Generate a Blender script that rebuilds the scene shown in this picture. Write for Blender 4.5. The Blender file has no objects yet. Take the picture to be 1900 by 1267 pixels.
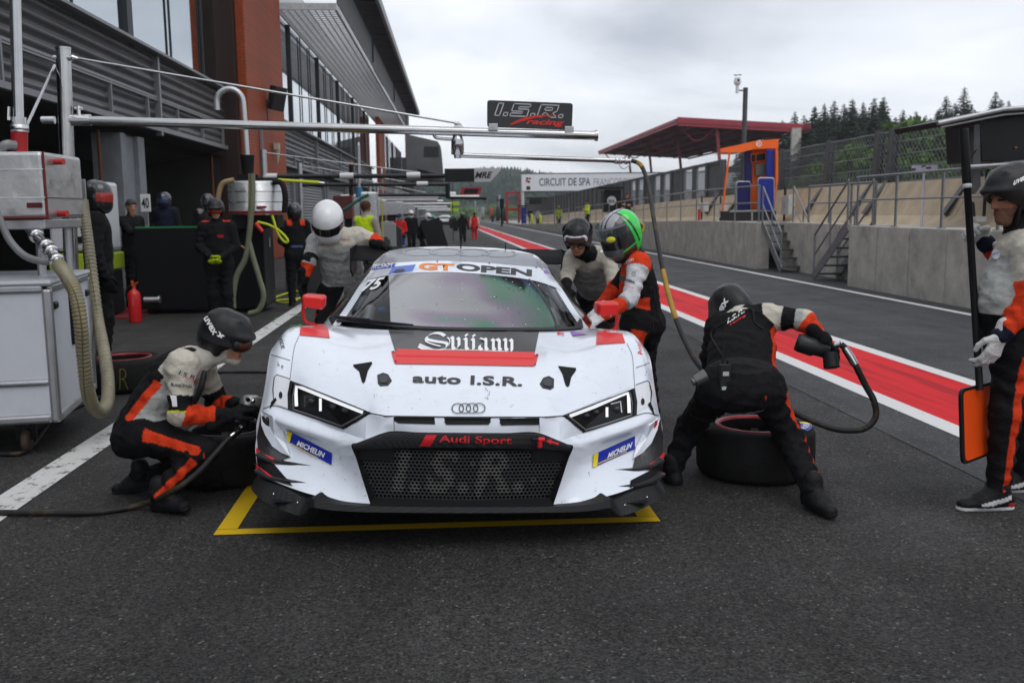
import bpy, bmesh, math, random
import numpy as np
from mathutils import Vector, Matrix
from mathutils.bvhtree import BVHTree

SC = bpy.context.scene
COL = SC.collection
rad = math.radians

# ------------------------------------------------------------------ camera
F, H, CX, CY = 1750.0, 1.56, 950.0, 633.5          # photo pixels / metres
_yaw, _pit, _rol = math.atan2(135, F), math.atan2(241.5, F), rad(0.65)
FW = np.array([math.sin(_yaw)*math.cos(_pit), math.cos(_yaw)*math.cos(_pit), -math.sin(_pit)])
_r0 = np.array([math.cos(_yaw), -math.sin(_yaw), 0.0])
_d0 = np.cross(FW, _r0)
RT = _r0*math.cos(_rol) + _d0*math.sin(_rol)
DN = _d0*math.cos(_rol) - _r0*math.sin(_rol)
EYE = np.array([0.0, 0.0, H])
cam = bpy.data.cameras.new('camera')
cam_ob = bpy.data.objects.new('camera', cam)
COL.objects.link(cam_ob)
cam_ob.matrix_world = Matrix(((RT[0], -DN[0], -FW[0], 0), (RT[1], -DN[1], -FW[1], 0),
                              (RT[2], -DN[2], -FW[2], H), (0, 0, 0, 1)))
cam.sensor_fit = 'HORIZONTAL'
cam.sensor_width = 36.0
cam.lens = F/1900*36.0
cam.clip_start, cam.clip_end = 0.05, 4000
cam.dof.use_dof = True
cam.dof.focus_distance = 5.0
cam.dof.aperture_fstop = 4.0
SC.camera = cam_ob

# ------------------------------------------------------------------ sky, sun, exposure
SUN_EL, SUN_AZ = rad(62), rad(150)                 # high, behind the photographer, behind cloud
W = bpy.data.worlds.new('World'); SC.world = W; W.use_nodes = True
nt = W.node_tree; nt.nodes.clear()
def wn(t, **k):
    n = nt.nodes.new(t)
    for a, b in k.items(): setattr(n, a, b)
    return n
wo = wn('ShaderNodeOutputWorld'); bg1 = wn('ShaderNodeBackground'); bg2 = wn('ShaderNodeBackground'); add = wn('ShaderNodeAddShader')
sky = wn('ShaderNodeTexSky', sky_type='NISHITA'); sky.sun_disc = False
sky.sun_elevation = SUN_EL; sky.sun_rotation = SUN_AZ
nt.links.new(sky.outputs[0], bg1.inputs[0]); bg1.inputs[1].default_value = 0.012
tc = wn('ShaderNodeTexCoord'); sep = wn('ShaderNodeSeparateXYZ'); nt.links.new(tc.outputs['Generated'], sep.inputs[0])
zc = wn('ShaderNodeMath', operation='MAXIMUM'); nt.links.new(sep.outputs[2], zc.inputs[0]); zc.inputs[1].default_value = 0.0
za = wn('ShaderNodeMath', operation='ADD'); nt.links.new(zc.outputs[0], za.inputs[0]); za.inputs[1].default_value = 0.22
dv = []
for i in (0, 1):
    m = wn('ShaderNodeMath', operation='DIVIDE'); nt.links.new(sep.outputs[i], m.inputs[0]); nt.links.new(za.outputs[0], m.inputs[1]); dv.append(m)
cmb = wn('ShaderNodeCombineXYZ'); nt.links.new(dv[0].outputs[0], cmb.inputs[0]); nt.links.new(dv[1].outputs[0], cmb.inputs[1])
no = wn('ShaderNodeTexNoise'); no.inputs['Scale'].default_value = 1.15; no.inputs['Detail'].default_value = 7; no.inputs['Roughness'].default_value = 0.5
no.inputs['Distortion'].default_value = 0.35
mp = wn('ShaderNodeMapping'); mp.inputs['Location'].default_value = (3.1, 0.7, 0.0); mp.inputs['Scale'].default_value = (0.75, 1.0, 1.0)
nt.links.new(cmb.outputs[0], mp.inputs[0]); nt.links.new(mp.outputs[0], no.inputs['Vector'])
cr = wn('ShaderNodeValToRGB'); nt.links.new(no.outputs[0], cr.inputs[0])
e = cr.color_ramp.elements
e[0].position = 0.34; e[0].color = (0.41, 0.44, 0.50, 1)
e[1].position = 0.62; e[1].color = (0.86, 0.88, 0.93, 1)
x_ = e.new(0.48); x_.color = (0.70, 0.725, 0.775, 1)
nt.links.new(cr.outputs[0], bg2.inputs[0]); bg2.inputs[1].default_value = 0.93
nt.links.new(bg1.outputs[0], add.inputs[0]); nt.links.new(bg2.outputs[0], add.inputs[1]); nt.links.new(add.outputs[0], wo.inputs[0])

sl = bpy.data.lights.new('sun', 'SUN'); sl.energy = 0.7; sl.angle = rad(40); sl.color = (1.0, 0.97, 0.93)
so = bpy.data.objects.new('sun', sl); COL.objects.link(so)
sdir = Vector((math.sin(SUN_AZ)*math.cos(SUN_EL), math.cos(SUN_AZ)*math.cos(SUN_EL), math.sin(SUN_EL)))
so.rotation_euler = (-sdir).to_track_quat('-Z', 'Y').to_euler()
so.location = (0, -5, 30)
SC.view_settings.view_transform = 'Standard'
SC.view_settings.look = 'None'
SC.view_settings.exposure = 0.34
SC.view_settings.gamma = 1.0
SC.render.film_transparent = False
SC.cycles.max_bounces = 6
SC.cycles.transparent_max_bounces = 12

# ------------------------------------------------------------------ measuring helpers (photo pixel -> place)
def ray(x, y): return FW + RT*(x-CX)/F + DN*(y-CY)/F
def pr(p):
    v = np.asarray(p, float)-EYE; z = v @ FW
    return CX+F*(v@RT)/z, CY+F*(v@DN)/z
def gnd(x, y, z=0.0):
    v = ray(x, y); return EYE + v*((z-H)/v[2])
def atY(x, y, Y): v = ray(x, y); return EYE + v*(Y/v[1])
def atX(x, y, X): v = ray(x, y); return EYE + v*(X/v[0])
BS = 0.0175                                         # the pit building stands 1 degree off the lane
def atB(x, y, Xb): v = ray(x, y); return EYE + v*(Xb/(v[0]-BS*v[1]))

# ------------------------------------------------------------------ materials
MATS = {}
def mat(name, col=(0.5, 0.5, 0.5), rough=0.6, metal=0.0, var=0.0, vscale=8.0, bump=0.0, bscale=60.0, attr=None,
        emis=None, estr=0.0, coat=0.0, spec=0.32, stretch=None, alpha=1.0, rvar=0.0, dirt=None, dscale=3.0, damt=0.5, sheen=0.0):
    if name in MATS: return MATS[name]
    m = bpy.data.materials.new(name); m.use_nodes = True
    n = m.node_tree; b = n.nodes['Principled BSDF']; L = n.links
    b.inputs['Roughness'].default_value = rough; b.inputs['Metallic'].default_value = metal
    b.inputs['Specular IOR Level'].default_value = spec
    b.inputs['Coat Weight'].default_value = coat; b.inputs['Coat Roughness'].default_value = 0.08
    if sheen: b.inputs['Sheen Weight'].default_value = sheen
    b.inputs['Alpha'].default_value = alpha
    c4 = (*col, 1); b.inputs['Base Color'].default_value = c4
    t = n.nodes.new('ShaderNodeTexCoord'); vec = t.outputs['Object']
    if stretch:
        mpn = n.nodes.new('ShaderNodeMapping'); mpn.inputs['Scale'].default_value = stretch
        L.new(vec, mpn.inputs[0]); vec = mpn.outputs[0]
    src = None
    if attr:
        a = n.nodes.new('ShaderNodeAttribute'); a.attribute_name = attr; src = a.outputs['Color']
    def mixer(kind, fac, A, B):
        x = n.nodes.new('ShaderNodeMix'); x.data_type = 'RGBA'; x.blend_type = kind
        if isinstance(fac, float): x.inputs[0].default_value = fac
        else: L.new(fac, x.inputs[0])
        for i, v in ((6, A), (7, B)):
            if isinstance(v, tuple): x.inputs[i].default_value = v
            else: L.new(v, x.inputs[i])
        return x.outputs[2]
    if var > 0:
        nz = n.nodes.new('ShaderNodeTexNoise'); nz.inputs['Scale'].default_value = vscale; nz.inputs['Detail'].default_value = 8
        nz.inputs['Roughness'].default_value = 0.65
        L.new(vec, nz.inputs['Vector'])
        rp = n.nodes.new('ShaderNodeMapRange'); rp.inputs[1].default_value = 0.3; rp.inputs[2].default_value = 0.7
        rp.inputs[3].default_value = 1-var; rp.inputs[4].default_value = 1+var*0.7
        L.new(nz.outputs[0], rp.inputs[0])
        cmbn = n.nodes.new('ShaderNodeCombineColor')
        for i in range(3): L.new(rp.outputs[0], cmbn.inputs[i])
        src = mixer('MULTIPLY', 1.0, src if src else c4, cmbn.outputs[0])
    if dirt:
        dz = n.nodes.new('ShaderNodeTexNoise'); dz.inputs['Scale'].default_value = dscale; dz.inputs['Detail'].default_value = 10
        dz.inputs['Roughness'].default_value = 0.75; L.new(vec, dz.inputs['Vector'])
        dr = n.nodes.new('ShaderNodeMapRange'); dr.inputs[1].default_value = 0.52; dr.inputs[2].default_value = 0.72
        dr.inputs[3].default_value = 0; dr.inputs[4].default_value = damt; L.new(dz.outputs[0], dr.inputs[0])
        src = mixer('MIX', dr.outputs[0], src if src else c4, (*dirt, 1))
    if src: L.new(src, b.inputs['Base Color'])
    if rvar:
        rz = n.nodes.new('ShaderNodeTexNoise'); rz.inputs['Scale'].default_value = vscale*0.7; rz.inputs['Detail'].default_value = 6
        L.new(vec, rz.inputs['Vector'])
        rr = n.nodes.new('ShaderNodeMapRange'); rr.inputs[1].default_value = .3; rr.inputs[2].default_value = .7
        rr.inputs[3].default_value = max(.02, rough-rvar); rr.inputs[4].default_value = min(1, rough+rvar)
        L.new(rz.outputs[0], rr.inputs[0]); L.new(rr.outputs[0], b.inputs['Roughness'])
    if bump:
        bz = n.nodes.new('ShaderNodeTexNoise'); bz.inputs['Scale'].default_value = bscale; bz.inputs['Detail'].default_value = 5
        L.new(vec, bz.inputs['Vector'])
        bp = n.nodes.new('ShaderNodeBump'); bp.inputs['Strength'].default_value = bump; bp.inputs['Distance'].default_value = 0.02
        L.new(bz.outputs[0], bp.inputs['Height']); L.new(bp.outputs[0], b.inputs['Normal'])
    if emis:
        b.inputs['Emission Color'].default_value = (*emis, 1); b.inputs['Emission Strength'].default_value = estr
    m.diffuse_color = (*col, 1)
    MATS[name] = m
    return m

# ------------------------------------------------------------------ mesh builder
def unit(v):
    v = np.asarray(v, float); n = np.linalg.norm(v); return v/n if n > 1e-12 else v
def frame(d, up=(0, 0, 1)):
    d = unit(d); up = np.asarray(up, float)
    if abs(d @ unit(up)) > 0.98: up = np.array([1., 0, 0]) if abs(d[0]) < .9 else np.array([0, 1., 0])
    a = unit(np.cross(up, d)); return a, np.cross(d, a), d
class MB:
    def __init__(s): s.v = []; s.f = []; s.m = []; s.n = 0; s.mi = 0; s.sm = []; s.smooth = False
    def add(s, V, Fc, smooth=None):
        o = s.n; V = np.asarray(V, float).reshape(-1, 3); s.v.append(V); s.n += len(V)
        for q in Fc: s.f.append([i+o for i in q]); s.m.append(s.mi); s.sm.append(s.smooth if smooth is None else smooth)
        return s
    def box(s, c, sz, ax=None):
        c = np.asarray(c, float); h = np.asarray(sz, float)/2
        A = np.eye(3) if ax is None else np.asarray(ax, float)
        V = [c + A[0]*h[0]*i + A[1]*h[1]*j + A[2]*h[2]*k for i in (-1, 1) for j in (-1, 1) for k in (-1, 1)]
        return s.add(V, [(0, 1, 3, 2), (4, 6, 7, 5), (0, 4, 5, 1), (2, 3, 7, 6), (0, 2, 6, 4), (1, 5, 7, 3)], False)
    def bar(s, p, q, w, h, up=(0, 0, 1)):
        p = np.asarray(p, float); q = np.asarray(q, float); a, b, d = frame(q-p, up)
        return s.box((p+q)/2, (w, h, np.linalg.norm(q-p)), (a, b, d))
    def tube(s, P, r, n=10, cap=True, closed=False):
        P = [np.asarray(p, float) for p in P]; N = len(P); R = r if hasattr(r, '__len__') else [r]*N
        V = []; a = None
        for i in range(N):
            d = unit((P[(i+1) % N] if (i < N-1 or closed) else P[i]) - (P[i-1] if (i > 0 or closed) else P[i]))
            if a is None: a, b, _ = frame(d)
            else: a = unit(a - d*(a@d)); b = np.cross(d, a)
            for k in range(n):
                t = 2*math.pi*k/n; V.append(P[i]+R[i]*(a*math.cos(t)+b*math.sin(t)))
        Fc = [(i*n+k, i*n+(k+1) % n, ((i+1) % N)*n+(k+1) % n, ((i+1) % N)*n+k) for i in range(N if closed else N-1) for k in range(n)]
        s.add(V, Fc, True)
        if cap and not closed:
            s.add([V[k] for k in range(n)], [tuple(range(n))[::-1]], False); s.add(V[-n:], [tuple(range(n))], False)
        return s
    def cyl(s, p, q, r, r2=None, n=16): return s.tube([p, q], [r, r if r2 is None else r2], n)
    def lathe(s, prof, o=(0, 0, 0), ax=(0, 0, 1), n=32, smooth=True):
        a, b, d = frame(ax); o = np.asarray(o, float); V = []
        for (r, z) in prof:
            for k in range(n):
                t = 2*math.pi*k/n; V.append(o + d*z + r*(a*math.cos(t)+b*math.sin(t)))
        Fc = [(i*n+k, i*n+(k+1) % n, (i+1)*n+(k+1) % n, (i+1)*n+k) for i in range(len(prof)-1) for k in range(n)]
        return s.add(V, Fc, smooth)
    def poly(s, P): return s.add(P, [tuple(range(len(P)))], False)
    def prism(s, P, d):
        P = [np.asarray(p, float) for p in P]; n = len(P); d = np.asarray(d, float)
        V = P+[p+d for p in P]
        return s.add(V, [tuple(range(n))[::-1], tuple(range(n, 2*n))]+[(i, (i+1) % n, n+(i+1) % n, n+i) for i in range(n)], False)
    def grid(s, G, smooth=True, flip=False):
        G = np.asarray(G, float); a, b = G.shape[:2]
        Fc = [(i*b+j, i*b+j+1, (i+1)*b+j+1, (i+1)*b+j) for i in range(a-1) for j in range(b-1)]
        if flip: Fc = [q[::-1] for q in Fc]
        return s.add(G.reshape(-1, 3), Fc, smooth)
    def sph(s, c, r, n=14, ax=None):
        c = np.asarray(c, float); r = np.asarray([r]*3 if np.isscalar(r) else r, float); V = []; m = n//2
        A = np.eye(3) if ax is None else np.asarray(ax, float)
        for i in range(m+1):
            p = math.pi*i/m
            for k in range(n):
                t = 2*math.pi*k/n; q = np.array([math.sin(p)*math.cos(t), math.sin(p)*math.sin(t), math.cos(p)])*r; V.append(c+q@A)
        return s.add(V, [(i*n+k, (i+1)*n+k, (i+1)*n+(k+1) % n, i*n+(k+1) % n) for i in range(m) for k in range(n)], True)
    def mesh(s, name, off=(0, 0, 0)):
        me = bpy.data.meshes.new(name)
        V = np.concatenate(s.v) - np.asarray(off, float) if s.v else np.zeros((0, 3))
        me.from_pydata(V.tolist(), [], s.f)
        me.polygons.foreach_set('use_smooth', s.sm); me.polygons.foreach_set('material_index', s.m)
        me.update(); return me

def link(name, me, m=None, parent=None):
    o = bpy.data.objects.new(name, me); COL.objects.link(o)
    if m is not None:
        for x in (m if isinstance(m, (list, tuple)) else [m]): me.materials.append(x)
    if parent is not None: o.parent = parent
    return o
def root_of(o):
    while o.parent: o = o.parent
    return o
def world_off(o):
    p = np.zeros(3)
    while o: p = p+np.array(o.location); o = o.parent
    return p
def thing(name, label, cat, loc=(0, 0, 0), group=None):
    o = bpy.data.objects.new(name, None); COL.objects.link(o); o.location = tuple(float(x) for x in loc); o.empty_display_size = 0.2
    o['label'] = label; o['category'] = cat
    if group: o['group'] = group
    return o
def part(name, mb, m, parent, bevel=0.0, label=None):
    """a child mesh; its vertices are given in world coordinates"""
    o = link(name, mb.mesh(name, world_off(parent)), m, parent)
    if bevel:
        b = o.modifiers.new('bevel', 'BEVEL'); b.width = bevel; b.segments = 2; b.limit_method = 'ANGLE'; b.angle_limit = rad(40)
    if label: o['label'] = label
    return o
def solo(name, mb, m, label, cat, group=None, bevel=0.0, loc=(0, 0, 0)):
    o = link(name, mb.mesh(name, loc), m); o.location = tuple(float(x) for x in loc); o['label'] = label; o['category'] = cat
    if group: o['group'] = group
    if bevel:
        b = o.modifiers.new('bevel', 'BEVEL'); b.width = bevel; b.segments = 2; b.limit_method = 'ANGLE'; b.angle_limit = rad(40)
    return o
def structure(name, mb, m, kind='structure'):
    o = link(name, mb.mesh(name), m); o['kind'] = kind; return o
def copy_tree(o, parent=None):
    c = o.copy(); COL.objects.link(c)
    if parent is not None: c.parent = parent
    for ch in list(o.children): copy_tree(ch, c)
    return c
def spline(P, n=8, closed=False):
    """Catmull-Rom through the points"""
    P = np.asarray(P, float); N = len(P); out = []
    Q = np.vstack([P[-1:], P, P[:2]]) if closed else np.vstack([2*P[0]-P[1], P, 2*P[-1]-P[-2]])
    for i in range(N if closed else N-1):
        p0, p1, p2, p3 = Q[i:i+4]
        for k in range(n):
            t = k/n
            out.append(.5*((2*p1)+(p2-p0)*t+(2*p0-5*p1+4*p2-p3)*t*t+(3*p1-p0-3*p2+p3)*t**3))
    if not closed: out.append(P[-1])
    return np.array(out)

# ------------------------------------------------------------------ lettering: flat triangles in 2D
def text2d(s, bold=0.0, shear=0.0, spacing=1.0, outline=0.0):
    cu = bpy.data.curves.new('txt', 'FONT'); cu.body = s; cu.offset = bold; cu.shear = shear; cu.space_character = spacing
    cu.resolution_u = 4
    ob = bpy.data.objects.new('txt', cu); COL.objects.link(ob)
    dg = bpy.context.evaluated_depsgraph_get(); me = bpy.data.meshes.new_from_object(ob.evaluated_get(dg))
    bm = bmesh.new(); bm.from_mesh(me); bmesh.ops.triangulate(bm, faces=bm.faces[:])
    V = np.array([v.co[:2] for v in bm.verts]).reshape(-1, 2); T = [tuple(v.index for v in f.verts) for f in bm.faces]
    bm.free(); bpy.data.objects.remove(ob); bpy.data.curves.remove(cu); bpy.data.meshes.remove(me)
    if len(V):
        lo, hi = V.min(0), V.max(0); V = (V-lo)/max(hi[0]-lo[0], 1e-6)   # width 1, height in proportion
    return V, T
def text_on(mb, s, o, ux, uy, width, height=None, lift=0.003, **k):
    """lettering on a flat board: o is its lower left corner, ux and uy unit axes"""
    V, T = text2d(s, **k); o = np.asarray(o, float); ux = unit(ux); uy = unit(uy); nz = np.cross(ux, uy)
    hs = 1.0 if height is None else height/max(V[:, 1].max(), 1e-6)/width
    P = o + V[:, :1]*width*ux + V[:, 1:]*width*hs*uy + nz*lift
    mb.add(P, T, False)
# ================================================================== ground and lane
R = random.Random(4)
def asphalt(name, base, grain, streak, stain):
    m = bpy.data.materials.new(name); m.use_nodes = True; n = m.node_tree; L = n.links; b = n.nodes['Principled BSDF']
    t = n.nodes.new('ShaderNodeTexCoord').outputs['Object']
    def noise(sc, det=4, rough=.6, vec=None, st=None):
        x = n.nodes.new('ShaderNodeTexNoise'); x.inputs['Scale'].default_value = sc; x.inputs['Detail'].default_value = det
        x.inputs['Roughness'].default_value = rough; v = vec or t
        if st:
            mp_ = n.nodes.new('ShaderNodeMapping'); mp_.inputs['Scale'].default_value = st; L.new(v, mp_.inputs[0]); v = mp_.outputs[0]
        L.new(v, x.inputs['Vector']); return x.outputs[0]
    def rng(s, a, c, lo, hi):
        x = n.nodes.new('ShaderNodeMapRange'); x.inputs[1].default_value = a; x.inputs[2].default_value = c
        x.inputs[3].default_value = lo; x.inputs[4].default_value = hi; L.new(s, x.inputs[0]); return x.outputs[0]
    def mul(a, c):
        x = n.nodes.new('ShaderNodeMath'); x.operation = 'MULTIPLY'; L.new(a, x.inputs[0])
        if isinstance(c, float): x.inputs[1].default_value = c
        else: L.new(c, x.inputs[1])
        return x.outputs[0]
    vo = n.nodes.new('ShaderNodeTexVoronoi'); vo.inputs['Scale'].default_value = 105; L.new(t, vo.inputs['Vector'])
    vs = n.nodes.new('ShaderNodeSeparateColor'); L.new(vo.outputs['Color'], vs.inputs[0])
    g1 = rng(vs.outputs[0], 0, 1, 1-grain, 1+grain)
    g2 = rng(vs.outputs[1], .94, 1, 1, 3.2)                     # pale stones in the mix
    g3 = rng(noise(24, 8, .8), .3, .7, .62, 1.38)
    g4 = rng(noise(.55, 7, .6), .3, .7, 1-stain, 1+stain)
    g5 = rng(noise(1.0, 6, .6, st=(2.6, .10, 1)), .35, .68, 1+streak*.5, 1-streak)
    v = mul(mul(mul(mul(g1, g2), g3), g4), g5)
    cc = n.nodes.new('ShaderNodeCombineColor')
    for i in range(3): L.new(mul(v, base[i]), cc.inputs[i])
    L.new(cc.outputs[0], b.inputs['Base Color'])
    L.new(rng(noise(1.3, 6), .3, .7, .62, .92), b.inputs['Roughness']); b.inputs['Specular IOR Level'].default_value = .25
    bp = n.nodes.new('ShaderNodeBump'); bp.inputs['Strength'].default_value = .55; bp.inputs['Distance'].default_value = .006
    L.new(vo.outputs['Distance'], bp.inputs['Height']); L.new(bp.outputs[0], b.inputs['Normal'])
    return m
def paint(name, col, wear, under=(0.045, 0.045, 0.046), scale=9, streak=0.0, dark=None):
    m = bpy.data.materials.new(name); m.use_nodes = True; n = m.node_tree; L = n.links; b = n.nodes['Principled BSDF']
    t = n.nodes.new('ShaderNodeTexCoord').outputs['Object']
    z = n.nodes.new('ShaderNodeTexNoise'); z.inputs['Scale'].default_value = scale; z.inputs['Detail'].default_value = 12; z.inputs['Roughness'].default_value = .8
    L.new(t, z.inputs['Vector'])
    r = n.nodes.new('ShaderNodeMapRange'); r.inputs[1].default_value = .5+.2*(1-wear); r.inputs[2].default_value = .56+.22*(1-wear); L.new(z.outputs[0], r.inputs[0])
    z2 = n.nodes.new('ShaderNodeTexNoise'); z2.inputs['Scale'].default_value = 1.0; z2.inputs['Detail'].default_value = 7
    mp_ = n.nodes.new('ShaderNodeMapping'); mp_.inputs['Scale'].default_value = (7, .45, 1); mp_.inputs['Rotation'].default_value = (0, 0, rad(-3.5)); L.new(t, mp_.inputs[0]); L.new(mp_.outputs[0], z2.inputs['Vector'])
    r2 = n.nodes.new('ShaderNodeMapRange'); r2.inputs[1].default_value = .48; r2.inputs[2].default_value = .68; r2.inputs[4].default_value = streak; L.new(z2.outputs[0], r2.inputs[0])
    mx = n.nodes.new('ShaderNodeMix'); mx.data_type = 'RGBA'; mx.inputs[6].default_value = (*col, 1); mx.inputs[7].default_value = (*(dark or under), 1); L.new(r2.outputs[0], mx.inputs[0])
    m2 = n.nodes.new('ShaderNodeMix'); m2.data_type = 'RGBA'; L.new(mx.outputs[2], m2.inputs[6]); m2.inputs[7].default_value = (*under, 1); L.new(r.outputs[0], m2.inputs[0])
    L.new(m2.outputs[2], b.inputs['Base Color']); b.inputs['Roughness'].default_value = .7; b.inputs['Specular IOR Level'].default_value = .12
    bz = n.nodes.new('ShaderNodeTexVoronoi'); bz.inputs['Scale'].default_value = 105; L.new(t, bz.inputs['Vector'])
    bp = n.nodes.new('ShaderNodeBump'); bp.inputs['Strength'].default_value = .3; bp.inputs['Distance'].default_value = .005; L.new(bz.outputs['Distance'], bp.inputs['Height']); L.new(bp.outputs[0], b.inputs['Normal'])
    return m
def sheet(name, P, z, m):
    mb = MB(); mb.add([(x, y, z) for x, y in P], [tuple(range(len(P)))]); return structure(name, mb, m)
M_ASPH = asphalt('asphalt', (.0305, .0292, .0280), .7, .26, .34)
M_LANE = asphalt('lane_asphalt', (.05, .05, .052), .22, .26, .10)
M_WHITE = paint('white_paint', (.62, .62, .61), .5)
M_WORN = paint('worn_white_paint', (.56, .56, .54), .86, scale=9)
M_RED = paint('red_paint', (.58, .018, .022), .3, streak=.85, dark=(.22, .012, .018))
M_YEL = paint('yellow_paint', (.62, .40, .012), .35, scale=30)
sheet('ground', [(-700, -40), (700, -40), (700, 1500), (-700, 1500)], 0, M_ASPH)
sheet('pit_lane', [(3.08, -5), (9.6, -5), (9.9, 220), (3.08, 220)], .004, M_LANE)
sheet('red_strip', [(3.68, -5), (4.62, -5), (4.62, 180), (3.68, 180)], .008, M_RED)
sheet('white_line', [(3.5, -5), (3.68, -5), (3.68, 180), (3.5, 180)], .008, M_WHITE)
sheet('white_line', [(4.62, -5), (4.78, -5), (4.78, 180), (4.62, 180)], .008, M_WHITE)
sheet('white_line', [(7.58, -5), (7.72, -5), (7.72, 200), (7.58, 200)], .008, M_WHITE)
sheet('white_line', [(-2.53, 1), (-2.31, 1), (-2.17, 24), (-2.36, 24)], .004, M_WORN)
sheet('white_line', [(-2.12, 26), (-1.94, 26), (-1.1, 70), (-1.3, 70)], .004, M_WORN)
yb = MB()
for q in ([(-1.13, 4.56), (1.09, 4.52), (1.09, 4.60), (-1.13, 4.64)], [(-1.13, 4.645), (-1.03, 4.643), (-1.03, 9.4), (-1.13, 9.4)], [(.99, 4.606), (1.09, 4.604), (1.09, 9.4), (.99, 9.4)]):
    yb.add([(x, y, .004) for x, y in q], [(0, 1, 2, 3)])
structure('yellow_box_marking', yb, M_YEL)
g = MB()
for (px, py, an) in ((556, 585, .2), (518, 590, .5), (548, 604, .3), (212, 520, .1)):
    p = gnd(px, py); c, s_ = math.cos(an), math.sin(an)
    for u, v in (((.16, .02), (.02, .05)), ):
        for (w, h, ox, oy) in ((.16, .022, 0, 0), (.022, .07, .08, .04)):
            g.box((p[0]+ox*c-oy*s_, p[1]+ox*s_+oy*c, .003), (w, h, .002), ((c, s_, 0), (-s_, c, 0), (0, 0, 1)))
structure('green_tape_marks', g, mat('green_tape', (.02, .75, .12), .6))
carpet = MB(); carpet.box((-5.6, 15.6, .008), (2.0, 1.7, .016)); structure('red_carpet', carpet, mat('red_carpet', (.14, .012, .014), .95, bump=.4, bscale=200))

# ================================================================== pit wall, platform, rails
def wx(Y): return 8.15+.008*(Y-18)
def wz(Y): return 1.2 if Y < 30 else max(.12, 1.2-.0145*(Y-30))
M_CONC = mat('concrete', (.44, .42, .38), .85, var=.3, vscale=2.6, bump=.25, bscale=40, dirt=(.20, .19, .17), dscale=1.6, damt=.6)
M_CONC2 = mat('beige_concrete', (.43, .345, .24), .85, var=.22, vscale=1.8, bump=.2, bscale=30, dirt=(.2, .165, .12), dscale=1.1, damt=.55)
M_GALV = mat('galvanised_steel', (.235, .245, .255), .5, .55, var=.2, vscale=14)
M_DGREY = mat('dark_grey_steel', (.085, .088, .092), .55, .3, var=.25, vscale=5)
def wall_run(y0, y1, xf, label, joint=1.25, thick=.35):
    root = thing('pit_wall', label, 'wall', (xf(y0), y0, 0), 'concrete pit wall sections')
    mb = MB(); n = max(1, int(round((y1-y0)/joint)))
    for i in range(n):
        a = y0+(y1-y0)*i/n; c = y0+(y1-y0)*(i+1)/n; g_ = .013
        x0, x1 = xf(a+g_), xf(c-g_); o = R.uniform(-.006, .006)
        mb.add([(x0+o, a+g_, 0), (x1+o, c-g_, 0), (x1+o, c-g_, wz(c)), (x0+o, a+g_, wz(a)), (x0+thick, a+g_, 0), (x1+thick, c-g_, 0), (x1+thick, c-g_, wz(c)), (x0+thick, a+g_, wz(a))],
               [(0, 1, 2, 3), (5, 4, 7, 6), (3, 2, 6, 7), (4, 0, 3, 7), (1, 5, 6, 2)], False)
    part('panel', mb, M_CONC, root, bevel=.012)
    return root
wall_run(-4, 18.3, wx, 'grey concrete pit wall nearest the camera behind the man with the orange board', 1.23)
wall_run(18.3, 23.9, lambda y: wx(y)+.62, 'short grey concrete wall set back between the two steel stairs', 1.87)
wall_run(23.9, 150, wx, 'long grey concrete pit wall running into the distance beyond the stairs', 1.3)
pl = MB()
for a, c in [(-4, 18.3), (18.31, 23.89), (23.9, 60), (60, 100), (100, 150)]:
    o = .66 if 18 < a < 20 else .05
    pl.add([(wx(a)+o, a, wz(a)-.03), (14, a, wz(a)-.03), (14, c, wz(c)-.03), (wx(c)+o, c, wz(c)-.03)], [(0, 1, 2, 3)])
structure('platform', pl, M_CONC)
sl_ = thing('sloped_wall', 'beige leaning concrete barrier behind the platform railing', 'wall', (10.2, -4, 1.15))
for i, (a, c) in enumerate([(-4+3.72*k, -4+3.72*(k+1)) for k in range(34)]):
    mb = MB(); za_, zb_ = wz(a), wz(c)
    Q = [(10.0, 0), (10.35, .22), (10.75, .98), (11.05, .98), (11.05, 0)]
    V = [(x+.008*(a-18), a+.012, za_-.05+z) for x, z in Q]+[(x+.008*(c-18), c-.012, zb_-.05+z) for x, z in Q]
    mb.add(V, [(k, k+1, k+6, k+5) for k in range(4)]+[(0, 4, 3, 2, 1), (5, 6, 7, 8, 9)], False)
    part('barrier_block', mb, M_CONC2, sl_)
# fence posts: steel I sections on the sloped wall, leaning low down and upright above
def ipost(mb, P, w=.17, d=.2):
    for p, q in zip(P[:-1], P[1:]):
        p = np.asarray(p, float); q = np.asarray(q, float); dd = unit(q-p); a = unit(np.cross(dd, (0, 1, 0)))
        for s_ in (-1, 1): mb.bar(p+a*s_*d/2, q+a*s_*d/2, .018, w, (0, 1, 0))
        mb.bar(p, q, d, .014, (0, 1, 0))
posts = [14.9, 18.6, 22.3, 23.05, 26.1, 29.8, 33.5, 36.4]
for y in posts:
    mb = MB(); o = .008*(y-18); ipost(mb, [(10.32+o, y, 1.35), (10.9+o, y, 2.15), (10.95+o, y, 3.42)])
    solo('fence_post', mb, M_DGREY, 'grey steel fence post bolted to the beige leaning wall', 'fence post', 'steel fence posts on the leaning wall', loc=(10.32+o, y, 1.3))
fw_ = thing('mesh_fence', 'grey chain link fence with long cables above the beige leaning wall', 'fence', (10.95, 10, 2.1))
mb = MB(); X = 10.93
y0, y1, zb, zt = 9.0, 36.4, 2.14, 3.36; sp = .17; hgt = zt-zb; k = 0; y = y0-hgt
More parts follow.
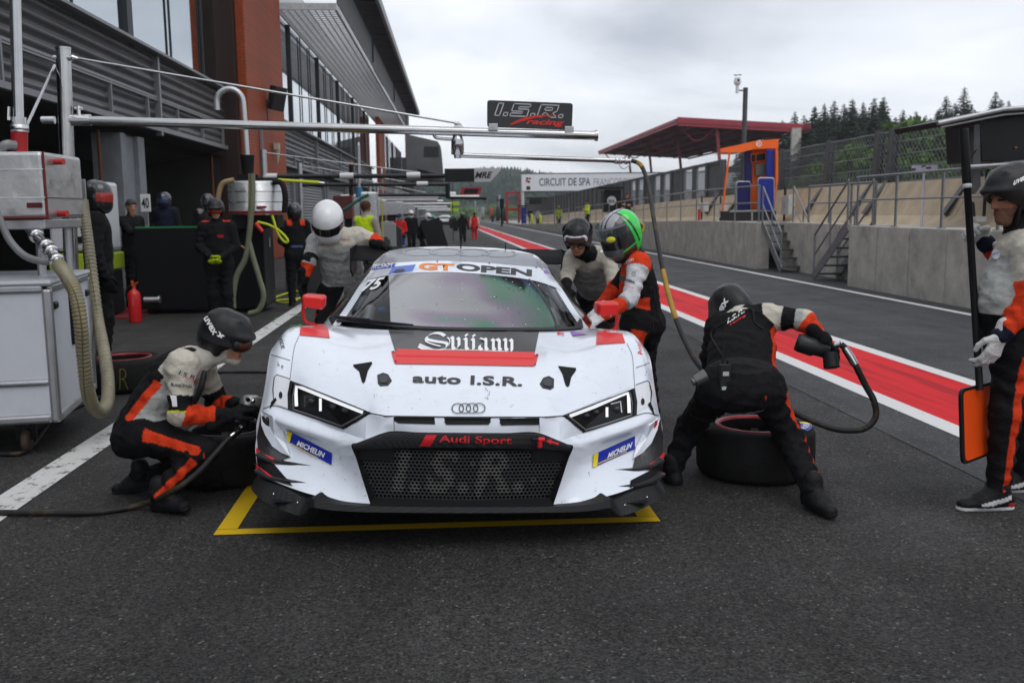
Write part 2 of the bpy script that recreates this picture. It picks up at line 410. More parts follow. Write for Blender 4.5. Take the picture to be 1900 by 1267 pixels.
while y < y1:
    for s_ in (1, -1):
        a = y if s_ > 0 else y+hgt; c = a+s_*hgt
        za_, zc_ = zb, zt
        if a < y0: za_ += (y0-a); a = y0
        if c < y0: zc_ -= (y0-c); c = y0
        if a > y1: za_ += (a-y1); a = y1
        if c > y1: zc_ -= (c-y1); c = y1
        if za_ < zc_: mb.tube([(X+.008*(a-18), a, za_), (X+.008*(c-18), c, zc_)], .0042, 3, False)
    y += sp
part('chain_link', mb, mat('fence_wire', (.20, .22, .22), .5, .4), fw_)
mb = MB()
for z in (2.16, 2.5, 2.8, 3.1, 3.36): mb.tube([(X+.02+.008*(y_-18), y_, z-.01*(k % 2)) for k, y_ in enumerate(np.arange(y0, y1, 1.86))], .014, 6)
part('cable', mb, M_GALV, fw_)
sp_ = MB()                                                       # spiked palisade strip along the foot of the fence
for y in np.arange(9, 36.4, .2):
    o = .008*(y-18); sp_.prism([(X+.12+o, y-.03, 2.1), (X+.12+o, y+.03, 2.1), (X+.12+o, y+.03, 2.42), (X+.12+o, y, 2.5), (X+.12+o, y-.03, 2.42)], (.008, 0, 0))
for z in (2.18, 2.36): sp_.bar((X+.14-.07, 9, z), (X+.14+.15, 36.4, z), .03, .03)
solo('palisade_fence', sp_, mat('palisade_green', (.10, .14, .13), .6), 'low pale green palisade fence behind the foot of the chain link', 'fence', loc=(X, 9, 2.1))
# solid grey fence further on
pf = thing('panel_fence', 'tall dark grey panel fence with close posts running to the white overhead sign', 'fence', (11.1, 36.5, 1.6))
k = 0; y = 36.6; M_FP = mat('fence_panel', (.10, .104, .108), .7, var=.3, vscale=1.5); mglass = mat('clear_panel', (.6, .65, .68), .08, alpha=.32)
while y < 135:
    o = .008*(y-18); zb = wz(y)+.75; zt = 3.35+.0*(y-36)
    zt = 3.4-.008*(y-36); st = 2.05
    mp2 = MB(); mp2.box((11.0+o, y, (zb-.5+zt+.06)/2), (.2, .3, zt+.06-zb+.5)); mb = MB()
    if k in (1, 2, 4, 5, 7, 8): mb.box((11.02+o, y+st/2, (zb+zt)/2), (.03, st-.3, zt-zb)); part('clear_panel', mb, mglass, pf)
    else: mb.box((11.02+o, y+st/2, (zb+zt)/2), (.05, st-.3, zt-zb)); part('panel', mb, M_FP, pf)
    mp2.bar((11+o, y, zt), (11+o+.016, y+st, zt-.016), .1, .12); part('post', mp2, M_DGREY, pf)
    y += st; k += 1
# railing along the platform edge
def railing(name, y0, y1, step, label, skip=()):
    rt = thing(name, label, 'railing', (wx(y0)+.12, y0, wz(y0)), 'platform railings'); ys = list(np.arange(y0, y1+.01, step))
    for i, y in enumerate(ys):
        mb = MB(); mb.box((wx(y)+.12, y, wz(y)+.47), (.022, .062, .94)); mb.box((wx(y)+.12, y, wz(y)+.006), (.09, .13, .012))
        part('post', mb, M_GALV, rt)
    for h in (.94, .5):
        mb = MB(); mb.tube([(wx(y)+.12, y, wz(y)+h) for y in (ys[0]-.05, *ys[1:-1], ys[-1]+.05)], .021 if h > .6 else .017, 8); part('rail', mb, M_GALV, rt)
railing('railing', 2.2, 18.2, 1.6, 'grey galvanised two bar railing on the near wall top')
railing('railing', 24.1, 60, 2.05, 'grey galvanised two bar railing on the wall top beyond the orange stand')
railing('railing', 62.3, 120, 4.1, 'grey railing far down the wall near the white overhead sign')
mb = MB()
for z in (.9, .5): mb.tube([(wx(20)+.8, 18.9, 1.17+z), (wx(20)+.8, 22.4, 1.17+z)], .02, 8)
for y in (18.9, 20.05, 21.2, 22.4): mb.box((wx(20)+.8, y, 1.17+.45), (.03, .06, .9))
solo('railing', mb, M_GALV, 'short grey railing at the back of the recess between the stairs', 'railing', 'platform railings', loc=(wx(20)+.8, 20, 1.17))
# steel stairs
def stairs(foot, top, wdir, width, label, n=6):
    foot = np.array(foot, float); top = np.array(top, float); w = np.array(wdir, float)
    rt = thing('steel_stairs', label, 'stairs', foot, 'steel stairs up to the platform'); d = top-foot; hd = unit((d[0], d[1], 0))
    for s_ in (0, 1):
        mb = MB(); p = foot+w*width*s_; q = top+w*width*s_; mb.bar(p+(0, 0, .06), q+(0, 0, .0), .02, .2, (0, 0, 1)); part('stringer', mb, M_GALV, rt)
        mb = MB(); up = np.array((0, 0, .92))
        P = [p+hd*.05+(0, 0, .1), p+hd*.05+up+(0, 0, .06)]; Q = [q-hd*.03, q-hd*.03+up]
        mb.tube(P, .022, 8); mb.tube([P[1], Q[1]], .022, 8); mb.tube([P[1]-up*.48, Q[1]-up*.48], .018, 8); mb.tube([(p+q)/2, (p+q)/2+up], .02, 8); mb.tube(Q, .022, 8)
        part('handrail', mb, M_GALV, rt)
    for k in range(n):
        c = foot+d*(k+.7)/n+w*width/2; mb = MB(); mb.box(c, (width-.02, .22, .035), (w, hd, (0, 0, 1))); part('tread', mb, M_DGREY, rt)
stairs((8.2, 20.15, 0), (8.2, 18.45, 1.18), (1, 0, 0), .52, 'grey steel stair seen side on beside the near concrete wall')
stairs((8.3, 22.35, 0), (8.3, 23.8, 1.18), (1, 0, 0), .8, 'grey steel stair rising away below the orange and blue stand')
# boxes on the platform
def ebox(px, py, X, w, h, label, col=(.5, .5, .48)):
    p = atX(px, py, X); mb = MB(); mb.box(p+(0, 0, h/2), (.2, w, h)); rt = thing('junction_box', label, 'electrical box', p, 'junction boxes on the leaning wall')
    part('case', mb, mat('box_grey', col, .6, var=.15), rt, bevel=.01)
    mb = MB(); mb.box(p+(-.11, 0, h*.55), (.02, w*.5, h*.35)); part('door', mb, mat('box_door', (.42, .42, .41), .6), rt, bevel=.004)
    mb = MB(); mb.tube(spline([p+(-.05, .1, h), p+(-.02, .22, h+.25), p+(0, .3, h*.6), p+(0, .3, -.3)], 6), .03, 6); part('cable', mb, mat('black_rubber', (.012, .012, .012), .6), rt)
ebox(1462, 398, 10.15, .55, .55, 'grey junction box on the leaning wall right of the blue stand')
ebox(1341, 404, 10.1, .5, .48, 'grey junction box on the leaning wall left of the blue stand')
ebox(1306, 393, 10.1, .6, .34, 'white junction box above a short red post on the leaning wall', (.6, .6, .6))
ebox(1845, 372, 10.1, .2, .3, 'small grey box on the leaning wall behind the face of the orange board man')
ebox(1817, 412, 10.0, .13, .1, 'tiny grey cable box low on the leaning wall beside the black pole')
mb = MB(); p = atX(1297, 415, 9.9); mb.cyl(p, p+(0, 0, .5), .05, n=10); mb.cyl(p+(0, 0, .5), p+(0, 0, .53), .06, n=10); solo('red_post', mb, mat('red_enamel', (.55, .03, .02), .4), 'short red post below the white junction box', 'post', loc=p)
mb = MB(); p = atX(1715, 314, 9.4); mb.box(p, (.12, .75, .05)); mb.box(p+(0, .3, .035), (.12, .16, .1)); mb.box(p+(0, -.28, .03), (.12, .2, .07)); mb.cyl(p+(0, 0, -.02), (p[0], p[1], 1.17), .025, n=8)
solo('timing_stand', mb, mat('pale_lilac', (.62, .6, .72), .5), 'small pale shelf on a post above the platform railing', 'stand', loc=p)

# ================================================================== trees, hills, grandstand
def leafcloud(mb, c, rr, n, s, rnd, squash=.8):
    for _ in range(n):
        v = np.array([rnd.gauss(0, 1) for _ in range(3)]); v = unit(v)*rnd.uniform(.35, 1)**.6
        p = c+v*np.array(rr); a = unit([rnd.gauss(0, 1) for _ in range(3)]); b = unit(np.cross(a, [rnd.gauss(0, 1) for _ in range(3)])); q = s*rnd.uniform(.6, 1.3)
        mb.add([p+a*q, p+b*q*squash, p-a*q, p-b*q*squash], [(0, 1, 2, 3)], False)
def conifer_mesh(seed, h):
    rnd = random.Random(seed); mb = MB(); z = .1*h; lv = 0
    while z < h*.985:
        f = 1-(z-.1*h)/(.9*h); L_ = .26*h*f**.9+.06; nb = int(6+13*f)
        for k in range(nb):
            t = 2*math.pi*(k+rnd.random())/nb; ln = L_*rnd.choice((.55, .75, .85, .95, 1.05, 1.2)); dr = -.28*ln+rnd.uniform(-.1, .1)
            d = np.array([math.cos(t), math.sin(t), 0]); sd = np.array([-math.sin(t), math.cos(t), 0]); n_ = max(3, int(ln/.55))
            for j in range(n_):
                u = (j+.4)/n_; c = d*ln*u+np.array([0, 0, z+dr*u*1.2+rnd.uniform(-.15, .15)]); q = min(1, .22+2.6*f); w = q*(.2+.13*ln*(1.1-u*.8))*rnd.uniform(.7, 1.25)
                mb.add([c-d*.34*q-sd*.05, c+sd*w+d*.1+(0, 0, -.45*q*rnd.random()), c+d*.55*q+(0, 0, -.2*q), c-sd*w+d*.1+(0, 0, -.45*q*rnd.random())], [(0, 1, 2, 3)], False)
        z += h*.019*(.5+.9*f); lv += 1
    mb.tube([(0, 0, h*.9), (0, 0, h*1.0)], [.05, .012], 4)
    tr = MB(); tr.tube([(0, 0, 0), (0, 0, h*.5), (0, 0, h*.96)], [.022*h*.6, .009*h, .004], 7)
    return mb, tr
def foliage(name, a, b):
    m = bpy.data.materials.new(name); m.use_nodes = True; n = m.node_tree; L = n.links; p = n.nodes['Principled BSDF']; p.inputs['Roughness'].default_value = .8; p.inputs['Specular IOR Level'].default_value = .2
    g_ = n.nodes.new('ShaderNodeNewGeometry'); c = n.nodes.new('ShaderNodeValToRGB'); c.color_ramp.elements[0].color = (*a, 1); c.color_ramp.elements[1].color = (*b, 1)
    nz = n.nodes.new('ShaderNodeTexNoise'); nz.inputs['Scale'].default_value = .8; nz.inputs['Detail'].default_value = 4
    t = n.nodes.new('ShaderNodeTexCoord'); L.new(t.outputs['Object'], nz.inputs['Vector'])
    mx = n.nodes.new('ShaderNodeMix'); mx.inputs[0].default_value = .45; L.new(nz.outputs[0], mx.inputs[2]); L.new(g_.outputs['Random Per Island'], mx.inputs[3])
    L.new(mx.outputs[0], c.inputs[0]); L.new(c.outputs[0], p.inputs['Base Color']); return m
M_CON = foliage('conifer_needles', (.020, .036, .024), (.055, .085, .048)); M_DEC = foliage('spring_leaves', (.03, .065, .012), (.11, .19, .035))
M_DEC2 = foliage('dark_leaves', (.018, .035, .012), (.05, .09, .025)); M_BARK = mat('bark', (.06, .045, .035), .9, bump=.4, bscale=20)
protos = []
for s_, h in ((1, 20), (2, 17.5), (3, 22), (4, 15)):
    a, b = conifer_mesh(s_, h); protos.append((h, a.mesh('crown'), b.mesh('trunk')))
for _, a, b in protos: a.materials.append(M_CON); b.materials.append(M_BARK)
def plant(kind, name, label, group, pos, sc, rz, wd=1.0):
    o = thing(name, label, 'tree', pos, group); o.scale = (sc*wd, sc*wd, sc); o.rotation_euler = (0, 0, rz)
    link('crown', kind[1], None, o); link('trunk', kind[2], None, o); return o
skyl = [(1385, 246), (1400, 228), (1420, 236), (1437, 226), (1452, 222), (1475, 206), (1492, 212), (1512, 196), (1530, 190), (1548, 186), (1566, 191), (1582, 183), (1602, 188), (1622, 181), (1640, 178), (1662, 216),
        (1676, 202), (1700, 206), (1718, 212), (1742, 202), (1756, 176), (1772, 190), (1790, 160), (1822, 214), (1848, 168), (1872, 186), (1890, 206), (1905, 195), (1935, 190), (1965, 185)]
for i, (px, py) in enumerate(skyl):
    Y = R.choice([112, 118, 126, 133]); p = atY(px, py, Y); k = protos[i % 4]; base = -.5+.02*(Y-110); sc = (p[2]-base)/k[0]
    plant(k, 'conifer', 'dark conifer among the trees along the right hand skyline', 'dark conifers behind the grandstand and fence', (p[0], Y, base), sc, R.uniform(0, 6.28), R.uniform(1.0, 1.45))
for i in range(84):
    px = 1368+i*7.4+R.uniform(-5, 5); Y = R.choice([98, 104, 139]); py = np.interp(px, [a for a, _ in skyl], [b for _, b in skyl])+R.uniform(6, 42)
    p = atY(px, py, Y); k = protos[(i*7) % 4]; plant(k, 'conifer', 'dark conifer among the trees along the right hand skyline', 'dark conifers behind the grandstand and fence', (p[0], Y, -.3), (p[2]+.3)/k[0], R.uniform(0, 6.28), R.uniform(1.2, 1.7))
def decid_mesh(seed, h, w):
    rnd = random.Random(seed); mb = MB(); tr = MB(); tr.tube(spline([(0, 0, 0), (rnd.uniform(-.2, .2), 0, h*.35), (0, rnd.uniform(-.2, .2), h*.7)], 4), [.14*h/8*(1-.09*i) for i in range(9)], 7)
    for i in range(11):
        t = rnd.uniform(0, 6.28); q = rnd.uniform(.1, .62)*w; c = np.array([math.cos(t)*q, math.sin(t)*q, h*rnd.uniform(.4, .88)])
        leafcloud(mb, c, (w*.36, w*.36, h*.15), 260, .2, rnd); tr.tube([(0, 0, h*.35), c*.6+np.array((0, 0, h*.12)), c], [.05, .03, .012], 5)
    mb2 = mb; return (h, mb2.mesh('crown'), tr.mesh('trunk'))
dec = [decid_mesh(11, 7, 2.4), decid_mesh(12, 8, 3.0), decid_mesh(13, 6, 2.6)]
for i, (_, a, b) in enumerate(dec): a.materials.append(M_DEC); b.materials.append(M_BARK)
for i, (px, py, Y, sc_) in enumerate([(1520, 300, 52, 1), (1568, 296, 55, 1), (1612, 262, 50, 1.15), (1650, 290, 58, 1), (1690, 275, 46, 1), (1712, 282, 44, 1), (1745, 295, 48, 1), (1480, 322, 62, 1), (1800, 280, 46, 1), (1770, 290, 40, .9), (1860, 280, 50, 1),
                                      (1700, 212, 100, 1), (1815, 206, 100, 1), (1875, 205, 96, 1), (1730, 218, 96, 1), (1660, 224, 99, 1)]):
    p = atY(px, py, Y); k = dec[i % 3]; b_ = .2
    plant(k, 'leafy_tree', 'fresh green leafy tree behind the chain link fence' if i < 11 else 'leafy tree between the tall conifers', 'leafy trees behind the fence', (p[0], Y, b_), (p[2]-b_)/k[0], R.uniform(0, 6))
M_HILL = mat('hill_forest', (.026, .047, .036), .95, var=.55, vscale=.12, bump=1.0, bscale=.4)
def hill(pts, Y, depth, m, name):
    G = []; rnd = random.Random(8); rows = 14
    for r_ in range(rows):
        f = r_/(rows-1); row = []
        for (px, py) in spline(pts, 10):
            top = atY(px, py, Y)
            row.append((top[0]*(1+.0), Y-depth*(1-f), max(-.5, top[2])*math.sin(f*math.pi/2)**.8+rnd.uniform(-.8, .8)*f - .4))
        G.append(row)
    G.append([(a, b+depth*1.2, -2) for a, b, c in G[-1]])
    mb = MB(); mb.grid(G); structure(name, mb, m)
hill([(560, 345), (700, 345), (800, 352), (835, 340), (880, 333), (930, 331), (1000, 342), (1100, 356), (1200, 372), (1290, 384)], 620, 260, M_HILL, 'hill')
fr = MB(); rnd = random.Random(21)                                # the far wood: one mass
for i in range(2600):
    px = rnd.uniform(770, 1260); f = rnd.random()**.6; Y = 360+255*f
    ridge = np.interp(px, [560, 700, 800, 835, 880, 930, 1000, 1100, 1200, 1290], [345, 345, 352, 340, 333, 331, 342, 356, 372, 384])
    zt = (atY(px, ridge, 620)[2])*math.sin(f*math.pi/2)**.8; xx = atY(px, 380, 620)[0]
    h = rnd.uniform(5, 10)*(.7 if f > .9 else 1); w = rnd.uniform(2.2, 4)
    if rnd.random() < .6: fr.lathe([(w*.6, 0), (w*.75, h*.2), (w*.42, h*.55), (.1, h)], (xx, Y, zt-h*.35), n=6, smooth=False)
    else: fr.sph((xx, Y, zt+h*.1), (w, w, h*.4), 8)
structure('far_wood', fr, foliage('far_foliage', (.014, .026, .020), (.032, .055, .036)), kind='stuff')
# near hedge line at the end of the lane
mb = MB(); rnd = random.Random(5)
for i in range(70):
    px = rnd.uniform(845, 960); p = atY(px, rnd.uniform(384, 402), 235); mb.sph((p[0], 235+rnd.uniform(-8, 8), p[2]-1), (rnd.uniform(1, 2.4), 1.5, rnd.uniform(.8, 1.8)), 8)
structure('shrub_bank', mb, foliage('bank_foliage', (.03, .07, .02), (.08, .14, .04)), kind='stuff')
# grandstand with the red roof
gs = thing('grandstand', 'covered grandstand with a dark red steel roof behind the pit wall fence', 'grandstand', (26, 98, 0))
def GS(u, v, w): return np.array((26+u, 98+v, w))                # u to the right, v away
n1 = atY(1258, 230, 98); x_f = n1[0]-26
roof = MB()
zf, zbk = 10.6, 9.8; Lg = 48; bk = 13.0
roof.add([GS(x_f, 0, zf), GS(x_f, Lg, zf-.3), GS(bk, Lg, zbk-.3), GS(bk, 0, zbk), GS(x_f, 0, zf+.25), GS(x_f, Lg, zf-.05), GS(bk, Lg, zbk-.05), GS(bk, 0, zbk+.25)],
         [(0, 1, 2, 3), (7, 6, 5, 4), (0, 4, 5, 1), (1, 5, 6, 2), (2, 6, 7, 3), (3, 7, 4, 0)], False)
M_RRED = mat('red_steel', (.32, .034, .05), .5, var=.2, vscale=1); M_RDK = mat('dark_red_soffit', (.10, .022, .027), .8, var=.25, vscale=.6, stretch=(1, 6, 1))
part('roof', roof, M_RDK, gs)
mb = MB()
for v in np.arange(0, Lg+1, 8): mb.bar(GS(x_f, v, zf-.25), GS(bk, v, zbk-.25), .25, .5)
for f in np.linspace(0, 1, 7): mb.bar(GS(x_f+(bk-x_f)*f, 0, zf-.2-.8*f), GS(x_f+(bk-x_f)*f, Lg, zf-.5-.8*f), .15, .22)
mb.bar(GS(x_f-.1, -.15, zf+.1), GS(bk+.1, -.15, zbk+.1), .12, .55); mb.bar(GS(x_f-.12, 0, zf+.1), GS(x_f-.12, Lg, zf-.2), .12, .3)
part('beam', mb, M_RRED, gs)
for v in (1, 17, 33, 47):
    mb = MB(); mb.bar(GS(4.5, v, 0), GS(3.4, v, zf-.5), .28, .28); part('strut', mb, M_RRED, gs)
    mb = MB(); mb.tube(spline([GS(3.4, v, zf-.6), GS(1.6, v+1, zf-1.9), GS(.2, v+2, zf-.5)], 8), .09, 6); part('brace', mb, M_RRED, gs)
mb = MB(); mb.box(GS(10.8, Lg/2, 3.4), (.4, Lg, 6.8))
part('back_wall', mb, mat('stand_wall', (.05, .05, .052), .9, var=.3, vscale=.5), gs)
mb = MB(); mb.box(GS(11.5, -.2, 4.9), (1.0, .4, 9.8)); part('end_pillar', mb, M_CONC, gs)
mb = MB()
for k in range(9): mb.box(GS(4.6+.72*k, Lg/2, .4+.42*k), (.7, Lg, .5+.8*k if k < 1 else .9))
part('terrace', mb, mat('terrace', (.17, .165, .155), .9, var=.35, vscale=.7), gs)
# overhead circuit sign
gt = thing('overhead_sign', 'long white overhead sign across the lane with grey lettering', 'sign', (9.3, 102, 0))
D = 102; zt, zb = atY(968, 324, D)[2], atY(968, 355, D)[2]; xl = atY(968, 330, D)[0]; wd = 25
mb = MB(); mb.box((xl+wd/2, D, (zt+zb)/2), (wd, .35, zt-zb)); part('board', mb, mat('sign_white', (.74, .75, .78), .6, var=.06), gt)
mb = MB()
for z in (zt+.08, zb-.1): mb.box((xl+wd/2, D+.25, z), (wd, .3, .12))
for x in np.arange(xl+1, xl+wd, 1.6): mb.bar((x, D+.25, zb-.1), (x+.8, D+.25, zb-.7), .08, .08)
mb.box((xl+wd/2, D+.25, zb-.7), (wd, .12, .12)); part('truss', mb, M_DGREY, gt)
mb = MB(); mb.cyl((xl+.1, D+.1, 0), (xl+.1, D+.1, zt), .17, n=10); mb.cyl((xl+wd, D+.1, 0), (xl+wd, D+.1, zt), .17, n=10); part('post', mb, mat('post_white', (.6, .6, .6), .5), gt)
def sgn(px): return atY(px, 340, D)[0]
mb = MB(); h = zt-zb; text_on(mb, 'CIRCUIT DE SPA', (sgn(1000), D-.18, zb+h*.3), (1, 0, 0), (0, 0, 1), sgn(1095)-sgn(1000), h*.46, .01, bold=.012)
part('lettering', mb, mat('ink_grey', (.06, .065, .075), .6), gt)
mb = MB(); text_on(mb, 'FRANCORCHAMPS', (sgn(1101), D-.18, zb+h*.28), (1, 0, 0), (0, 0, 1), (sgn(1101)-sgn(1000))*.98, h*.45, .01, bold=-.004)
part('lettering', mb, mat('ink_pale', (.25, .26, .28), .6), gt)
mb = MB()
for (px, zz, c) in ((978, .75, 0), (981, .55, 0), (980, .18, 0), (983, .75, 1), (977, .6, 1)):
    mb.mi = c; mb.box((sgn(px), D-.185, zb+h*zz), (.24 if zz > .3 else .42, .01, .22 if zz > .3 else .38))
part('emblem', mb, [mat('ink_black', (.01, .01, .012), .6), mat('ink_red', (.5, .03, .03), .6)], gt)
mb = MB(); mb.box((sgn(994), D, zb-.75), (2.2, .3, .16))
for px in (986, 994, 1001): mb.cyl((sgn(px), D, zb-.8), (sgn(px), D, zb-1.4), .25, n=10)
solo('traffic_lights', mb, mat('light_black', (.012, .012, .013), .5), 'row of black signal lamps hanging below the white overhead sign', 'lights', loc=(sgn(994), D, zb-1))
# lamp post with the camera dome
lp = thing('camera_post', 'tall grey post with a white dome camera on an arm at its top', 'lamp post', (11, 33.7, 1.2)); b_ = atX(1378, 300, 11); t_ = atX(1383.5, 163, 11)
mb = MB(); mb.tube([(b_[0], b_[1], 1.0), t_], .085, 10); part('post', mb, M_DGREY, lp)
mb = MB(); q = atX(1368, 168, 11.0); q[1] = t_[1]; q = atY(1368, 168, t_[1]); mb.tube([t_+(0, 0, -.1), q], .03, 8); part('arm', mb, M_GALV, lp)
mb = MB(); mb.sph(q+(0, 0, .3), (.13, .13, .15)); mb.cyl(q+(0, 0, -.1), q+(0, 0, .18), .06, n=12); mb.cyl(q+(0, 0, .4), q+(0, 0, .46), .12, .05, n=12); part('camera_dome', mb, mat('dome_white', (.7, .7, .72), .35), lp)
mb = MB(); mb.sph(q+(0, -.1, .33), .05); mb.box(q+(-.07, 0, .52), (.12, .05, .03)); mb.box(q+(.08, 0, .53), (.12, .05, .03)); part('lens', mb, mat('lens_black', (.01, .01, .01), .1), lp)
# ================================================================== pit building on the left
def B(xb, u, z): return np.array((xb+BS*u, u, z))
BU = unit((BS, 1, 0)); BN = unit((1, -BS, 0))
bld = thing('pit_building', 'long grey pit building with ribbed metal fascia, mirror glass and brick red columns', 'building', B(-6.85, 30, 0))
M_FASC = mat('ribbed_cladding', (.125, .127, .132), .42, .55, var=.14, vscale=1.2, rvar=.1)
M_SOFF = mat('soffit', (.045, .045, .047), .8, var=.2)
M_GLASS = mat('mirror_glass', (.52, .57, .60), .03, 1.0)
M_MULL = mat('mullion_grey', (.03, .033, .037), .5, .3)
M_RCOL0 = mat('brick_red_cladding', (.26, .045, .010), .65, var=.22, vscale=6, bump=.2, bscale=30)
M_RCOL = mat('brick_red_tiles', (.31, .052, .007), .65, var=.22, vscale=6)
def _brick(m):
    n = m.node_tree; L = n.links; b = n.nodes['Principled BSDF']; t = n.nodes.new('ShaderNodeTexCoord'); mp_ = n.nodes.new('ShaderNodeMapping')
    mp_.inputs['Rotation'].default_value = (rad(90), 0, rad(45)); L.new(t.outputs['Object'], mp_.inputs[0])
    br = n.nodes.new('ShaderNodeTexBrick'); br.inputs['Scale'].default_value = 3.4; br.inputs['Color1'].default_value = (1, 1, 1, 1); br.inputs['Color2'].default_value = (.78, .76, .74, 1); br.inputs['Mortar'].default_value = (.45, .42, .4, 1); br.inputs['Mortar Size'].default_value = .025
    L.new(mp_.outputs[0], br.inputs['Vector']); x = n.nodes.new('ShaderNodeMix'); x.data_type = 'RGBA'; x.blend_type = 'MULTIPLY'; x.inputs[0].default_value = 1
    old = b.inputs['Base Color'].links[0].from_socket; L.new(old, x.inputs[6]); L.new(br.outputs['Color'], x.inputs[7]); L.new(x.outputs[2], b.inputs['Base Color'])
_brick(M_RCOL)
M_ROLL = mat('roller_grey', (.21, .212, .215), .5, .4, var=.15, vscale=2)
M_PILL = mat('pillar_grey', (.19, .20, .215), .7, var=.22, vscale=2.5)
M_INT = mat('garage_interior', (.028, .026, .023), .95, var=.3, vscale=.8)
bays = [(-4, 29.6), (36.3, 82.0), (88.5, 131.9)]
def extr(mb, prof, xb, u0, u1):
    G = [[B(xb+x, u, z) for x, z in prof] for u in (u0, u1)]; mb.grid(G, smooth=False, flip=False)
def waves(z0, z1, n, d, k=8):
    P = []
    for i in range(n*k+1):
        t = i/k; P.append((d*(.5-.5*math.cos(2*math.pi*t))**.8, z0+(z1-z0)*i/(n*k)))
    return P
for bi, (u0, u1) in enumerate(bays):
    mb = MB(); extr(mb, waves(4.3, 5.2, 4, .075), -6.92, u0, u1); extr(mb, waves(3.6, 4.22, 3, .06), -6.93, u0, u1); part('fascia', mb, M_FASC, bld)
    mb = MB()
    mb.bar(B(-6.84, u0, 3.545), B(-6.84, u1, 3.545), .16, .11); mb.bar(B(-6.86, u0, 4.26), B(-6.86, u1, 4.26), .1, .05); mb.bar(B(-6.8, u0, 5.245), B(-6.8, u1, 5.245), .34, .06)
    mb.bar(B(-6.83, u0, 4.2), B(-6.83, u1, 4.2), .06, .035)
    for u in np.arange(20.0 if bi == 0 else u0+1.2, u1, 2.33): mb.bar(B(-6.84, u, 3.58), B(-6.84, u, 4.24), .07, .06, BU)
    if bi == 0:
        for u in np.arange(17.67, u0, -2.33): mb.bar(B(-6.84, u, 3.58), B(-6.84, u, 4.24), .07, .06, BU)
    for u in ((12.1, 23.1) if bi == 0 else (u0+2.2, u0+12.5, u0+22.5, u0+33)): mb.bar(B(-6.83, u, 3.4), B(-6.83, u, 5.2), .14, .12, BU)
    part('fascia_frame', mb, mat('frame_grey', (.21, .215, .225), .45, .5), bld)
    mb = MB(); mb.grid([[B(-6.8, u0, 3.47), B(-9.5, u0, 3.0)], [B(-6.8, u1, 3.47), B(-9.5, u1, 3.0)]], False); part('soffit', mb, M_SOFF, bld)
    mb = MB(); mb.grid([[B(-7.0, u0, 5.2), B(-7.0, u0, 9.6)], [B(-7.0, u1, 5.2), B(-7.0, u1, 9.6)]], False); part('glazing', mb, M_GLASS, bld)
    us = np.arange(18.62, u0, -3.1)[::-1].tolist()+np.arange(21.72, u1, 3.1).tolist() if bi == 0 else np.arange(u0+.6, u1, 2.9).tolist()
    mb = MB()
    for i, u in enumerate(us):
        th = (bi == 0 and abs(u-21.72) < .1) or (bi > 0 and i % 3 == 2)
        mb.bar(B(-6.95, u, 5.2), B(-6.95, u, 9.6), .1 if th else .05, .34 if th and bi == 0 else (.16 if th else .05), BU)
    mb.bar(B(-6.95, u0, 5.3), B(-6.95, u1, 5.3), .08, .12); part('mullion', mb, M_MULL, bld)
for u in (30, 82.2, 132.3):                                       # brick red columns
    w = 6.3
    mb = MB(); mb.prism([B(-6.2, u, 0), B(-6.2, u+w, 0), B(-6.48, u+w, 0), B(-6.48, u, 0)], (0, 0, 14)); part('column', mb, M_RCOL, bld, bevel=.03)
mb = MB(); mb.prism([B(-6.485, 29.7, 0), B(-6.485, 35, 0), B(-8, 35, 0), B(-8, 29.7, 0)], (0, 0, 14)); part('column_recess', mb, mat('recess_shade_brown', (.022, .010, .007), .8), bld)  # recess shade put into the black-brown, for its mirror image too
# upper floor, canopy grille, roof
mb = MB(); mb.grid([[B(-6.9, 35, 9.6), B(-6.9, 35, 11.5)], [B(-6.9, 104, 9.6), B(-6.9, 104, 11.5)]], False); part('upper_glazing', mb, mat('dark_glass', (.16, .17, .18), .12, .8), bld)
mb = MB()
mb.prism([B(-4.45, 39, 9.72), B(-4.45, 99, 9.72), B(-4.45, 99, 11.2), B(-4.45, 39, 11.2)], (.05, 0, 0)); part('upper_cladding', mb, mat('upper_grey', (.12, .122, .126), .7, .2, var=.3, vscale=1.5, stretch=(1, 1, .25)), bld)
mb = MB(); z = 9.6
for u in np.arange(39.2, 99, .42): mb.bar(B(-6.85, u, z), B(-4.55, u, z), .05, .05)
for x in np.linspace(-6.75, -4.6, 9): mb.bar(B(x, 39, z+.03), B(x, 99, z+.03), .03, .05)
mb.bar(B(-4.5, 39, z), B(-4.5, 99, z), .09, .2); mb.bar(B(-6.87, 39, z), B(-6.87, 99, z), .06, .14); mb.bar(B(-6.9, 39, z), B(-4.45, 39, z), .08, .26)
part('canopy_grille', mb, mat('grille_galv', (.6, .61, .62), .5, .3, var=.2), bld)
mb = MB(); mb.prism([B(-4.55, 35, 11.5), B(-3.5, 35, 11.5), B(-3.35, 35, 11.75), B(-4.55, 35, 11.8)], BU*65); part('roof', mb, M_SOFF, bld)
mb = MB(); mb.prism([B(-3.5, 34.95, 11.44), B(-3.34, 34.95, 11.44), B(-3.3, 34.95, 11.78), B(-3.5, 34.95, 11.78)], BU*65.1); part('eave', mb, mat('eave_grey', (.3, .305, .31), .5, .4), bld)
for u in np.arange(36, 100, 2.2): mb = MB(); mb.bar(B(-4.4, u, 11.47), B(-3.52, u, 11.47), .12, .05); part('soffit_rib', mb, mat('rib_grey', (.085, .087, .09), .7), bld)
for u in (55, 74, 92):
    mb = MB(); mb.tube([B(-3.6, u, 11.4), B(-4.35, u, 11.4), B(-4.35, u, 9.9)], .05, 6); part('downpipe', mb, M_MULL, bld)
